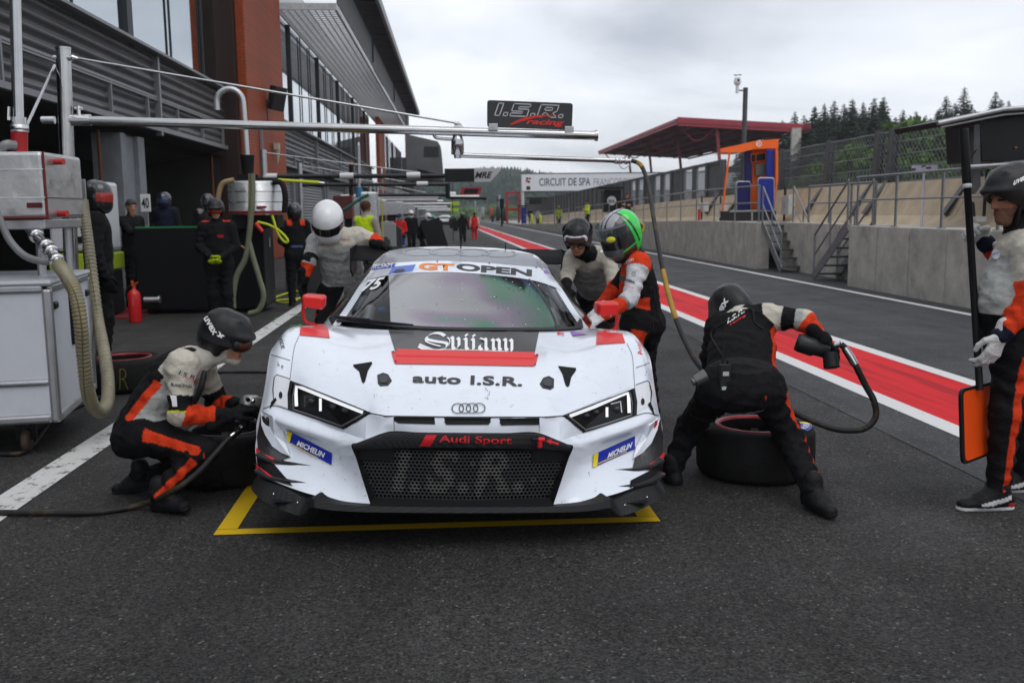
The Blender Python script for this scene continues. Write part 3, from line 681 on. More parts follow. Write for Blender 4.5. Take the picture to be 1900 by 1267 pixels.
# far tower
def towr():
    mb = MB(); mb.prism([B(-5.0, 104, 5.0), B(-1.05, 104, 5.0), B(-1.3, 104, 8.6), B(-1.6, 104, 9.1), B(-5.0, 104, 9.9)], BU*9); part('tower', mb, mat('tower_grey', (.12, .12, .122), .7, .2, var=.2, vscale=.6), bld)
    mb = MB(); mb.box(B(-2.3, 103.98, 8.0), (1.6, .06, 1.1)); part('tower_window', mb, mat('window_black', (.012, .012, .013), .3), bld)
    mb = MB(); mb.prism([B(-3.6, 100, 6.3), B(-1.3, 100, 5.6), B(-1.5, 100, 5.45), B(-3.8, 100, 6.1)], BU*14); part('tower_canopy', mb, M_FASC, bld)
    mb = MB(); mb.prism([B(-7, 132, 0), B(-5.4, 132, 0), B(-5.4, 132, 9), B(-7, 132, 9)], BU*30); part('end_block', mb, M_SOFF, bld)
towr()
# garage openings: pillars, shutters, dark interiors
def pillar(u):
    mb = MB(); mb.prism([B(-7.0, u, 0), B(-7.0, u+.32, 0), B(-7.6, u+.32, 0), B(-7.6, u, 0)], (0, 0, 3.3)); mb.prism([B(-7.0, u+1.1, 0), B(-7.0, u+1.55, 0), B(-7.6, u+1.55, 0), B(-7.6, u+1.1, 0)], (0, 0, 3.3))
    mb.prism([B(-7.1, u+.321, 0), B(-7.1, u+1.099, 0), B(-7.6, u+1.099, 0), B(-7.6, u+.321, 0)], (0, 0, 3.3)); part('pillar', mb, M_PILL, bld)
pus = [10.4, 20.9]+[42.6+10.1*k for k in range(9)]
for u in pus: pillar(u)
for k, u in enumerate(pus[2:]):
    a = u-8.5 if k else 35.5; 
    mb = MB(); G = []; nr = 22
    for c_ in (a+.0, u-.02):
        row = []
        for i in range(nr*2+1): row.append(B(-7.15+(.035 if i % 2 else 0), c_, 3.05*i/(nr*2)))
        G.append(row)
    mb.grid(G, False); part('roller_door', mb, M_ROLL, bld)
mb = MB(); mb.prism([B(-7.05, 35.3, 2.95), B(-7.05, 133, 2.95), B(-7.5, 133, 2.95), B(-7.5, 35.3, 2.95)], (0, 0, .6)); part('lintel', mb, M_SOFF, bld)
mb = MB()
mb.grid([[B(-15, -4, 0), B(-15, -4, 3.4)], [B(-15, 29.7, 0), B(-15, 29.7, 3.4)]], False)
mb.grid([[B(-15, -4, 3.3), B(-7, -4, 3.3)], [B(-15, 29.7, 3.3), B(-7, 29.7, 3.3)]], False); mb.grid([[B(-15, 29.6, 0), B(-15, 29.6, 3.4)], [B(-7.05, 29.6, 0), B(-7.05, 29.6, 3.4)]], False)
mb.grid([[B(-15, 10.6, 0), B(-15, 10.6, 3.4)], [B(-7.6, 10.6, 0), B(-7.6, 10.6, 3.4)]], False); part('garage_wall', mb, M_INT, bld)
mb = MB()
for u in (16.5, 18.2, 26, 27.4): mb.bar(B(-13, u, 0), B(-13, u, 3.2), .25, .06, BU)
for u in (12.5, 14.5, 24.5): mb.bar(B(-14.8, u, 0), B(-14.8, u, 3.2), .9, .08, BU)
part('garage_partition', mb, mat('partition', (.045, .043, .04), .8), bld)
for u in (20.2, 29.3): mb = MB(); mb.tube([B(-7.2, u, 0), B(-7.2, u, 3.3)], .035, 8); part('drainpipe', mb, mat('pipe_orange', (.13, .04, .012), .6), bld)
lt = MB(); p = atB(95, 229, -9.5); lt.box(p, (.3, .14, .06)); solo('garage_lamp', lt, mat('garage_lamp_lit', (.9, .9, .85), .5, emis=(1, .98, .9), estr=6), 'small lit lamp under the dark garage ceiling beside the steel post', 'lamp', loc=p)
# things on the front of the building
def gooseneck(px, py_top, py_bot, xb, label, sc=1):
    a = atB(px, py_bot, xb); t = atB(px-8, py_top, xb); r_ = .28*sc; x, y = a[0], a[1]
    P = [(x, y, a[2]), (x, y, t[2]-r_)]+[(x+.0, y-r_*(1-math.cos(k*math.pi/8))*1.0, t[2]-r_+r_*math.sin(k*math.pi/8)) for k in range(1, 9)]+[(x, y-2*r_, t[2]-r_-.22)]
    rt = thing('gooseneck_lamp', label, 'lamp', (x, y, a[2]), 'bent pipe lamps along the pit building'); mb = MB(); mb.tube(P, .045*sc, 8); part('pipe', mb, M_PIPE, rt)
    mb = MB(); mb.cyl((x, y-2*r_, t[2]-r_-.2), (x, y-2*r_, t[2]-r_-.42), .065*sc, n=12); part('head', mb, M_GALV, rt)
M_PIPE = mat('bright_pipe', (.6, .61, .62), .28, .9)
sp = thing('loudspeaker', 'black loudspeaker box tilted on the brick red column', 'loudspeaker', atB(512, 182, -6.0)); c = atB(514, 183, -5.85)
mb = MB(); ax = np.array(((.55, -.8, -.2), (.8, .55, -.15), (.22, -.1, .97))); ax = np.array([unit(ax[0]), unit(np.cross(ax[2], ax[0])), unit(np.cross(ax[0], np.cross(ax[2], ax[0])))])
mb.box(c, (.42, .46, .78), ax); part('cabinet', mb, mat('speaker_black', (.012, .012, .013), .6), sp, bevel=.03)
mb = MB(); mb.bar(c+(-.35, 0, -.1), c+(-.05, 0, -.1), .1, .1); mb.bar(c+(-.35, 0, -.1), c+(-.35, 0, -.95), .05, .05); part('bracket', mb, M_MULL, sp)
mb = MB(); p = atB(487, 285, -6.12); mb.box(p, (.06, .14, 1.9)); solo('cable_duct', mb, M_PILL, 'grey upright cable duct on the lower part of the brick red column', 'duct', loc=p)
mb = MB(); p = atB(514, 272, -6.05); mb.box(p, (.16, .3, .22)); mb.cyl(p+(0, 0, -.11), p+(0, 0, -.55), .11, .03, n=10); solo('alarm_horn', mb, mat('horn_beige', (.42, .38, .28), .6), 'beige horn on the side of the brick red column', 'horn', loc=p)
# ================================================================== the race car (x right, y back from the nose, z up; it stands raised on its air jacks)
_ya, _ro = rad(1.0), rad(1.9)
CT = np.array([.08, 4.2, 0.0])
_ex = np.array([math.cos(_ya)*math.cos(_ro), -math.sin(_ya)*math.cos(_ro), -math.sin(_ro)]); _ey = np.array([math.sin(_ya), math.cos(_ya), 0]); _ez = np.cross(_ex, _ey)
CM = np.stack([_ex, _ey, _ez], 1)
def c2w(P): return np.asarray(P, float)@CM.T + CT
car = thing('race_car', 'white race car with red mirrors stopped on its air jacks in the yellow box', 'race car', (CT[0], CT[1]+2, 0))
M_WHITE_P = mat('white_car_paint', (.71, .75, .82), .2, coat=.9, var=.025, vscale=3, dirt=(.40, .39, .38), dscale=14, damt=.22)
M_SILV = mat('silver_car_paint', (.25, .26, .29), .4, .2, coat=.3, var=.04)
M_REDP = mat('red_car_paint', (.66, .014, .013), .42, coat=.15)
def carbon_mat():
    m = mat('carbon_fibre', (.03, .03, .031), .36, coat=.22); n = m.node_tree; L = n.links; b = n.nodes['Principled BSDF']
    t = n.nodes.new('ShaderNodeTexCoord'); ck = n.nodes.new('ShaderNodeTexChecker'); mp_ = n.nodes.new('ShaderNodeMapping'); mp_.inputs['Rotation'].default_value = (.3, .2, rad(45)); mp_.inputs['Scale'].default_value = (1, 1, 1)
    ck.inputs['Scale'].default_value = 150; ck.inputs['Color1'].default_value = (.014, .014, .015, 1); ck.inputs['Color2'].default_value = (.045, .045, .047, 1)
    L.new(t.outputs['Object'], mp_.inputs[0]); L.new(mp_.outputs[0], ck.inputs[0]); L.new(ck.outputs[0], b.inputs['Base Color']); return m
M_CARB = carbon_mat()
M_BLACK = mat('matt_black', (.008, .008, .009), .65, spec=.15, var=.3, vscale=20)
M_BLK2 = mat('satin_black', (.011, .011, .012), .4, spec=.2)
M_VOID = mat('deep_black', (.004, .004, .004), .9)
M_RUB = mat('tyre_rubber', (.013, .0128, .0125), .75, spec=.15, var=.3, vscale=9, bump=.25, bscale=45)

def surf(G, nu=7, nv=7):
    """smooth surface through a grid of control points (rows x columns)"""
    G = np.asarray(G, float); rows = np.array([spline(r, nv) for r in G]); return np.array([spline(rows[:, j], nu) for j in range(rows.shape[1])]).transpose(1, 0, 2)
def both(mb, S, flip=False):
    mb.grid(S, True, flip); S2 = S.copy(); S2[..., 0] *= -1; mb.grid(S2, True, not flip)
# control rows, right half
H0 = [(0, .10, .615), (.2, .105, .613), (.37, .13, .608), (.46, .21, .604), (.60, .33, .627), (.75, .485, .651), (.885, .635, .671), (.975, .70, .694), (1.03, .76, .67)]
H1 = [(0, .34, .692), (.2, .345, .692), (.39, .37, .692), (.50, .43, .694), (.63, .53, .70), (.77, .66, .732), (.89, .78, .768), (.975, .82, .78), (1.04, .86, .735)]
H2 = [(0, .64, .757), (.21, .645, .758), (.41, .67, .758), (.53, .72, .76), (.66, .79, .775), (.79, .88, .822), (.885, .95, .853), (.975, .97, .856), (1.045, .98, .79)]
H3 = [(0, .94, .815), (.23, .945, .816), (.44, .97, .815), (.57, 1.01, .814), (.69, 1.07, .832), (.80, 1.13, .868), (.90, 1.16, .892), (.985, 1.17, .884), (1.045, 1.17, .81)]
H4 = [(0, 1.24, .872), (.26, 1.25, .872), (.48, 1.31, .868), (.63, 1.41, .862), (.72, 1.51, .860), (.79, 1.55, .862), (.88, 1.5, .868), (.965, 1.46, .856), (1.02, 1.43, .79)]
H5 = [(0, 1.5, .86), (.26, 1.5, .86), (.48, 1.5, .86), (.63, 1.6, .855), (.74, 1.7, .852), (.83, 1.8, .84), (.89, 1.8, .825), (.93, 1.8, .79), (.95, 1.8, .74)]
hood = surf([H0, H1, H2, H3, H4], 10, 8)
# front face
F1 = [(.455, .125, .500), (.585, .285, .500), (.74, .395, .524), (.885, .495, .545), (.98, .575, .565), (1.035, .66, .555)]
FR = [(.49, .122, .486), (.60, .245, .466), (.745, .345, .478), (.885, .44, .498), (.985, .53, .52), (1.045, .63, .51)]
F2 = [(.520, .125, .472), (.62, .262, .430), (.75, .395, .430), (.88, .485, .445), (.985, .535, .46), (1.055, .61, .45)]
F3 = [(.472, .085, .345), (.585, .205, .335), (.73, .335, .335), (.87, .425, .335), (.97, .465, .34), (1.05, .55, .335)]
F4 = [(.425, .045, .214), (.57, .075, .222), (.73, .155, .232), (.875, .275, .242), (.965, .36, .25), (1.02, .46, .25)]
H0h = H0[3:]
cheekA = surf([[np.array(H0h[i])*(1-t)+np.array(F1[i])*t for i in range(6)] for t in (0, .5, 1)], 8, 8)
cheekB = surf([F1, FR, F2, [.5*np.array(a)+.5*np.array(b)+np.array((0, .012, 0)) for a, b in zip(F2, F3)], F3, F4], 7, 8)
N1 = [(0, .082, .546), (.2, .088, .545), (.338, .112, .543), (.455, .125, .500)]
nose = surf([[np.array(H0[i])*(1-t)+np.array(N1[i])*t+np.array((0, -.004*math.sin(math.pi*t), 0)) for i in range(4)] for t in (0, .5, 1)], 4, 8)
# cabin, roof and tail
W0 = [(0, 1.235, .875), (.26, 1.245, .875), (.48, 1.305, .871), (.63, 1.405, .865), (.72, 1.50, .863), (.785, 1.56, .862)]
W1 = [(0, 1.60, 1.035), (.25, 1.61, 1.03), (.45, 1.65, 1.012), (.58, 1.72, .99), (.66, 1.79, .972), (.732, 1.86, .955)]
W2 = [(0, 2.0, 1.165), (.24, 2.01, 1.16), (.43, 2.045, 1.137), (.54, 2.09, 1.108), (.61, 2.13, 1.083), (.682, 2.17, 1.058)]
W3 = [(0, 2.28, 1.235), (.23, 2.29, 1.23), (.41, 2.32, 1.21), (.51, 2.36, 1.186), (.58, 2.40, 1.165), (.64, 2.44, 1.13)]
R1 = [(0, 2.62, 1.288), (.22, 2.625, 1.284), (.39, 2.64, 1.272), (.49, 2.65, 1.256), (.56, 2.66, 1.238), (.625, 2.68, 1.19)]
R2 = [(0, 3.0, 1.300), (.22, 3.0, 1.296), (.38, 3.0, 1.284), (.48, 3.0, 1.268), (.555, 3.0, 1.246), (.615, 3.0, 1.195)]
R3 = [(0, 3.4, 1.25), (.21, 3.4, 1.245), (.36, 3.4, 1.235), (.46, 3.4, 1.215), (.54, 3.4, 1.19), (.60, 3.4, 1.14)]
R4 = [(0, 4.0, 1.04), (.21, 4.0, 1.04), (.36, 4.0, 1.035), (.46, 4.0, 1.025), (.56, 4.0, 1.01), (.66, 4.0, .98)]
R5 = [(0, 4.45, .96), (.21, 4.45, .96), (.36, 4.45, .955), (.46, 4.45, .95), (.6, 4.45, .94), (.72, 4.45, .93)]
cabin = surf([W0, W1, W2, W3, R1, R2, R3, R4, R5], 8, 8)
nW = 8*2+2                                                        # rows of the windscreen glass
# side: window and door, rear wing swell
S0 = [W0[5], W1[5], W2[5], W3[5], R1[5], R2[5], R3[5], R4[5], R5[5]]
belt = [(.80, 1.62, .855), (.85, 1.86, .87), (.87, 2.12, .872), (.88, 2.4, .872), (.89, 2.66, .875), (.89, 3.0, .89), (.93, 3.4, .92), (.97, 3.95, .925), (.94, 4.5, .86)]
mid_ = [(.93, 1.7, .70), (.94, 1.9, .70), (.94, 2.12, .70), (.94, 2.4, .70), (.95, 2.66, .70), (.975, 3.0, .72), (1.0, 3.4, .76), (1.0, 3.95, .76), (.98, 4.5, .70)]
low_ = [(.93, 1.6, .22), (.94, 1.9, .20), (.95, 2.12, .20), (.96, 2.4, .20), (.97, 2.66, .20), (.98, 2.9, .22), (1.0, 3.0, .62), (1.0, 4.05, .62), (.96, 4.5, .4)]
sidewin = surf([[np.array(a)*(1-t)+np.array(b)*t for a, b in zip(S0, belt)] for t in (0, .5, 1)], 5, 8)
door = surf([belt, mid_, low_], 6, 8)
# front wing side, outboard of the crest, with the wheel arch left open
A1 = [H0[8], H1[8], H2[8], H3[8], H4[8], (.95, 1.8, .74)]
A2 = [(1.035, .69, .58), (1.04, .80, .66), (1.025, 1.0, .715), (1.02, 1.2, .70), (.99, 1.42, .60), (.94, 1.8, .5)]
A3 = [(1.05, .59, .40), (1.04, .74, .60), (1.02, 1.0, .70), (1.01, 1.22, .66), (.96, 1.48, .36), (.93, 1.8, .22)]
wing_side = surf([A1, A2, A3], 6, 7)
cowlside = surf([H4[4:], H5[4:]], 8, 6)
mbF = MB()
both(mbF, hood); both(mbF, cheekA, True); both(mbF, cheekB, True); both(mbF, nose, True)
FULL_V = np.concatenate(mbF.v); FULL_F = mbF.f
both_cab = MB(); both(both_cab, cabin)
CABV = np.concatenate(both_cab.v)
def bvh(V, Fc): return BVHTree.FromPolygons([tuple(v) for v in c2w(V)], [tuple(f) for f in Fc])
BV_F = bvh(FULL_V, FULL_F); BV_C = bvh(CABV, both_cab.f)
_cn = np.concatenate([FULL_V, CABV]); _cf = FULL_F+[[i+len(FULL_V) for i in f] for f in both_cab.f]
BV_ALL = bvh(_cn, _cf)
def hit(px, py, bv=None, lift=.003):
    """where the line of sight through a photo pixel meets the bodywork"""
    d = Vector(ray(px, py)).normalized(); h = (bv or BV_ALL).ray_cast(Vector(EYE), d)
    if h[0] is None: return None
    n = h[1]
    if n.dot(d) > 0: n = -n
    return np.array(h[0])+np.array(n)*lift
def hitn(px, py, bv=None, lift=.003):
    for k in range(60):
        h = hit(px, py, bv, lift)
        if h is not None: return h
        px += .5 if px < 853 else -.5
    return hit(853, 800, bv, lift)
Z1 = lambda P: [(440+x/2.184, 430+y/2.184) for x, y in P]          # coordinates read off an enlargement of the photo
def inpoly(x, y, P):
    c = False; j = len(P)-1
    for i in range(len(P)):
        if (P[i][1] > y) != (P[j][1] > y) and x < (P[j][0]-P[i][0])*(y-P[i][1])/(P[j][1]-P[i][1])+P[i][0]: c = not c
        j = i
    return c
HL_L = Z1([(220, 608), (262, 622), (400, 678), (540, 735), (486, 766), (430, 797), (320, 758), (212, 722), (210, 660)])
HL_R = Z1([(1606, 637), (1560, 655), (1440, 700), (1322, 745), (1365, 778), (1406, 812), (1510, 780), (1614, 745), (1616, 690)])
def pixels(V): return [pr(p) for p in c2w(V)]
def keep_faces(V, Fc, holes):
    px = pixels(V); out = []
    for f in Fc:
        c = np.mean([px[i] for i in f], 0)
        if not any(inpoly(c[0], c[1], h) for h in holes): out.append(f)
    return out
body = MB(); body.add(c2w(FULL_V), keep_faces(FULL_V, FULL_F, [HL_L, HL_R]), True)
W_ = lambda mbx: [body.add(c2w(np.concatenate(mbx.v)), mbx.f, True)]
t_ = MB(); both(t_, door, True); both(t_, wing_side, True); both(t_, cowlside); both(t_, cabin[21:], False); both(t_, cabin[:22, 34:]); W_(t_)
part('body_shell', body, M_WHITE_P, car)
t_ = MB(); both(t_, cabin[:22, :35]); ws = MB(); ws.add(c2w(np.concatenate(t_.v)), t_.f, True)
def screen_glass():
    m = bpy.data.materials.new('windscreen_glass'); m.use_nodes = True; n = m.node_tree; L = n.links; n.nodes.clear()
    o = n.nodes.new('ShaderNodeOutputMaterial'); tr = n.nodes.new('ShaderNodeBsdfTransparent'); tr.inputs[0].default_value = (.72, .74, .74, 1)
    gl = n.nodes.new('ShaderNodeBsdfGlossy'); gl.inputs['Roughness'].default_value = .03; fr_ = n.nodes.new('ShaderNodeLayerWeight'); fr_.inputs[0].default_value = .22; mx = n.nodes.new('ShaderNodeMixShader')
    L.new(fr_.outputs[0], mx.inputs[0]); L.new(tr.outputs[0], mx.inputs[1]); L.new(gl.outputs[0], mx.inputs[2]); L.new(mx.outputs[0], o.inputs[0]); return m
def film_glass():
    """the protective film on the screen: a grey sheen that breaks into rainbow colours towards the driver's side"""
    m = bpy.data.materials.new('windscreen_film'); m.use_nodes = True; n = m.node_tree; L = n.links; n.nodes.clear()
    o = n.nodes.new('ShaderNodeOutputMaterial'); tr = n.nodes.new('ShaderNodeBsdfTransparent'); tr.inputs[0].default_value = (.55, .57, .57, 1)
    gl = n.nodes.new('ShaderNodeBsdfGlossy'); gl.inputs['Roughness'].default_value = .10; mx = n.nodes.new('ShaderNodeMixShader')
    t = n.nodes.new('ShaderNodeTexCoord'); sp_ = n.nodes.new('ShaderNodeSeparateXYZ'); L.new(t.outputs['Object'], sp_.inputs[0])
    nz = n.nodes.new('ShaderNodeTexNoise'); nz.inputs['Scale'].default_value = 1.9; nz.inputs['Detail'].default_value = 1.0; nz.inputs['Distortion'].default_value = .3; L.new(t.outputs['Object'], nz.inputs['Vector'])
    ad = n.nodes.new('ShaderNodeMath'); ad.operation = 'MULTIPLY_ADD'; L.new(sp_.outputs[0], ad.inputs[0]); ad.inputs[1].default_value = .36; nm_ = n.nodes.new('ShaderNodeMapRange'); nm_.inputs[1].default_value = .3; nm_.inputs[2].default_value = .7; nm_.inputs[3].default_value = .26; nm_.inputs[4].default_value = .52; L.new(nz.outputs[0], nm_.inputs[0]); L.new(nm_.outputs[0], ad.inputs[2])
    cr_ = n.nodes.new('ShaderNodeValToRGB'); el = cr_.color_ramp.elements; el[0].position = .30; el[0].color = (.80, .80, .81, 1); el[1].position = .80; el[1].color = (.75, .55, .8, 1)
    for p_, c_ in ((.40, (.80, .79, .79)), (.46, (.66, .55, .67)), (.52, (.36, .60, .45)), (.575, (.28, .55, .48)), (.615, (.42, .34, .80)), (.65, (.32, .70, .40)), (.69, (.80, .68, .30)), (.73, (.72, .35, .60))): e_ = el.new(p_); e_.color = (*c_, 1)  # rainbow interference reflections imitated by tinting the gloss
    L.new(ad.outputs[0], cr_.inputs[0]); L.new(cr_.outputs[0], gl.inputs[0])
    mr = n.nodes.new('ShaderNodeMapRange'); mr.inputs[1].default_value = -.25; mr.inputs[2].default_value = .65; mr.inputs[3].default_value = .52; mr.inputs[4].default_value = .27; L.new(sp_.outputs[0], mr.inputs[0])
    L.new(mr.outputs[0], mx.inputs[0]); L.new(tr.outputs[0], mx.inputs[1]); L.new(gl.outputs[0], mx.inputs[2]); L.new(mx.outputs[0], o.inputs[0]); return m
part('windscreen', ws, screen_glass(), car)
t_ = MB(); both(t_, sidewin); sw = MB(); sw.add(c2w(np.concatenate(t_.v)), t_.f, True); part('side_window', sw, mat('side_glass', (.012, .013, .014), .08), car)

# ---- things laid on the bodywork, read off the photo and carried onto the surface
def lay(P2, T, bv=None, lift=.003, m=None, name='decal', parent=None, subdiv=9.0, label=None, mb=None):
    bm = bmesh.new(); vs = [bm.verts.new((x, y, 0)) for x, y in P2]
    for f in T:
        try: bm.faces.new([vs[i] for i in f])
        except ValueError: pass
    bmesh.ops.triangulate(bm, faces=bm.faces[:])
    for _ in range(9):
        ed = [e for e in bm.edges if e.calc_length() > subdiv]
        if not ed: break
        bmesh.ops.subdivide_edges(bm, edges=ed, cuts=1); bmesh.ops.triangulate(bm, faces=[f for f in bm.faces if len(f.verts) > 3])
    bm.verts.index_update(); Q = [hit(v.co.x, v.co.y, bv, lift) for v in bm.verts]; Fc = []
    for f in bm.faces:
        ix = [v.index for v in f.verts]
        if all(Q[i] is not None for i in ix):
            if f.normal.z > 0: ix = ix[::-1]
            Fc.append(ix)
    bm.free(); Q = [q if q is not None else np.zeros(3)+CT for q in Q]
    used = sorted({i for f in Fc for i in f}); mp_ = {a: b for b, a in enumerate(used)}
    out = mb or MB()
    if used: out.add([Q[i] for i in used], [[mp_[i] for i in f] for f in Fc], True)
    if mb is None and used: return part(name, out, m, parent or car, label=label)
def patch(P, m, name, **k): return lay(P, [tuple(range(len(P)))], m=m, name=name, **k)
def words(s, p0, p1, h, m, name='lettering', skew=0.0, bv=None, lift=.004, parent=None, mb=None, hv=None, **k):
    """lettering whose baseline runs from photo pixel p0 to p1 and whose height vector is hv or straight up h pixels"""
    V, T = text2d(s, **k); V = V.copy(); V[:, 1] /= max(V[:, 1].max(), 1e-6); p0 = np.array(p0, float); p1 = np.array(p1, float)
    up = np.array(hv, float) if hv is not None else np.array((0, -h)); Q = p0+V[:, :1]*(p1-p0)+V[:, 1:]*(up+np.array((skew*h, 0)))
    return lay(Q, T, bv, lift, m, name, parent, 14.0, mb=mb)
def ring2(c, r, w, n=28, sy=1.0, dx=0.0):
    P = []; 
    for k in range(n):
        t = 2*math.pi*k/n; P += [(c[0]+r*math.cos(t)+dx*math.sin(t), c[1]+r*sy*math.sin(t)), (c[0]+(r-w)*math.cos(t)+dx*math.sin(t), c[1]+(r-w)*sy*math.sin(t))]
    return P, [(2*k, 2*((k+1) % n), 2*((k+1) % n)+1, 2*k+1) for k in range(n)]
def strip2(P, w):
    P = np.asarray(P, float); L_, Rr = [], []
    for i in range(len(P)):
        d = P[min(i+1, len(P)-1)]-P[max(i-1, 0)]; d = d/np.linalg.norm(d); n = np.array((-d[1], d[0])); w_ = w[i] if hasattr(w, '__len__') else w
        L_.append(P[i]+n*w_/2); Rr.append(P[i]-n*w_/2)
    return L_+Rr, [(i, i+1, len(P)+i+1, len(P)+i) for i in range(len(P)-1)]
M_INKB = mat('black_film', (.008, .008, .009), .4); M_INKW = mat('white_film', (.8, .8, .8), .45); M_INKR = mat('red_film', (.68, .02, .03), .45)
M_INKO = mat('orange_film', (.80, .22, .02), .45); M_BLUE = mat('blue_film', (.012, .03, .34), .4); M_YELF = mat('yellow_film', (.80, .62, .01), .45); M_GREYF = mat('grey_film', (.30, .31, .33), .4)
# windscreen surround, sun strip and film
Z5 = lambda P: [(620+x/4.13, 440+y/4.13) for x, y in P]
lowe = spline(Z5([(170, 352), (250, 330), (415, 297), (560, 280), (800, 272), (1000, 278), (1220, 296), (1420, 318), (1560, 345), (1690, 388), (1795, 440)]), 6)
upe = spline(Z5([(270, 255), (285, 215), (430, 202), (640, 190), (870, 186), (1190, 204), (1400, 222), (1560, 236), (1660, 262), (1700, 300), (1760, 370)]), 6)
n_ = len(lowe); lay([*map(tuple, upe), *map(tuple, lowe)], [(i, i+1, n_+i+1, n_+i) for i in range(n_-1)], BV_C, .004, M_WHITE_P, 'sun_strip')
ro_up = spline(Z5([(310, 205), (352, 128), (480, 98), (700, 86), (960, 80), (1200, 96), (1420, 118), (1560, 140), (1620, 190), (1665, 262)]), 6)
def pick(P, n): P = np.asarray(P); t = np.linspace(0, len(P)-1, n); return np.array([[np.interp(x, range(len(P)), P[:, k]) for k in (0, 1)] for x in t])
a_, b_ = pick(ro_up, 40), pick(upe[7:-9], 40); a_[:, 1] += 1.0
lay([*map(tuple, a_), *map(tuple, b_)], [(i, i+1, 41+i, 40+i) for i in range(39)], BV_C, .0045, M_SILV, 'roof_wrap')
lay(*strip2(spline(Z5([(18, 648), (60, 560), (110, 460), (172, 354)]), 5), 4.5), BV_C, .0035, M_INKB, 'screen_border'); lay(*strip2(spline(Z5([(1900, 700), (1880, 600), (1850, 520), (1797, 440)]), 5), 4.5), BV_C, .0035, M_INKB, 'screen_border')
lay(*strip2(spline(Z5([(18, 642), (250, 655), (600, 690), (1000, 705), (1580, 705), (1860, 697)]), 8), 5), BV_C, .0035, M_INKB, 'screen_border')
fl = Z5([(416, 300), (424, 480), (430, 655)]); fr2 = Z5([(1490, 326), (1560, 400), (1640, 530), (1690, 640), (1700, 700)])
tp = pick(lowe, 200); tp = [p for p in tp if fl[0][0] <= p[0] <= fr2[0][0]]
bt = spline(Z5([(430, 672), (600, 690), (1000, 702), (1400, 704), (1700, 702)]), 12); A = pick(np.array(tp), 32); Bq = pick(bt, 32); rowsF = []
for k in range(9):
    f = k/8; 
    row = A*(1-f)+Bq*f
    xl_ = np.interp(row[0, 1], [p[1] for p in fl], [p[0] for p in fl]); xr_ = np.interp(row[-1, 1], [p[1] for p in fr2], [p[0] for p in fr2])
    row[:, 0] = xl_+(row[:, 0]-row[0, 0])/(row[-1, 0]-row[0, 0])*(xr_-xl_); rowsF.append(row)
rowsF = np.array(rowsF); lay([tuple(p) for r_ in rowsF for p in r_], [(i*32+j, i*32+j+1, (i+1)*32+j+1, (i+1)*32+j) for i in range(8) for j in range(31)], BV_C, .0028, film_glass(), 'windscreen_film', subdiv=30)
lay(*strip2(spline(fr2, 6), 3.2), BV_C, .0045, M_INKB, 'film_edge'); lay(*strip2(fl, 1.3), BV_C, .0045, M_INKB, 'film_edge')
cut = Z5([(1690, 702), (1720, 640), (1760, 600), (1850, 560), (1895, 690)])
patch(Z5([(1828, 704), (1852, 668), (1882, 625), (1893, 655), (1900, 700)]), M_INKB, 'screen_border', bv=BV_C, lift=.004)
# words on the screen
words('GT', Z5([(650, 256)])[0], Z5([(920, 264)])[0], 13, M_INKO, 'title_lettering', bold=.045, spacing=.95, bv=BV_C, lift=.006); words('OPEN', Z5([(935, 258)])[0], Z5([(1512, 308)])[0], 13.6, M_INKB, 'title_lettering', bold=.045, bv=BV_C, lift=.006, hv=(.6, -13))
patch(Z5([(262, 262), (278, 228), (468, 208), (462, 236)]), M_BLUE, 'class_sticker', bv=BV_C, lift=.005); words('PROAM', Z5([(275, 255)])[0], Z5([(452, 234)])[0], 7.5, M_INKW, 'sticker_lettering', bold=.0, shear=.25, bv=BV_C, lift=.007)
patch(Z5([(415, 290), (452, 232), (628, 214), (600, 268)]), mat('flag_blue', (.10, .17, .55), .45), 'flag_sticker', bv=BV_C, lift=.005); patch(Z5([(450, 276), (480, 254), (530, 250), (548, 262), (520, 276), (480, 282)]), M_INKB, 'flag_emblem', bv=BV_C, lift=.0065)
patch(Z5([(1602, 262), (1655, 252), (1680, 288), (1612, 282)]), mat('purple_film', (.25, .12, .42), .45), 'side_sticker', bv=BV_C, lift=.006)
words('75', Z5([(205, 425)])[0], Z5([(365, 396)])[0], 20, M_INKW, 'start_number', bold=.03, shear=.35, bv=BV_C, lift=.006, hv=(7, -21))
for px in ((400, 205), (790, 192), (1188, 206), (1546, 236), (1708, 308), (250, 268), (112, 470), (150, 408)): P, T = ring2(Z5([px])[0], 1.5, 1.4, 8); lay(P, T, BV_C, .006, M_INKB, 'rivet')
for cx in (585, 790, 975, 1190, 1390):                             # four rings drawn along the roof
    pass
rp = MB()
for k in range(4):
    P, T = ring2(Z5([(655+k*205, 121+ (0, 0, 4, 10)[k])])[0], 32, 4.5, 40, .22); lay(P, T, BV_C, .006+.0004*k, mb=rp)
part('roof_rings', rp, M_GREYF, car)
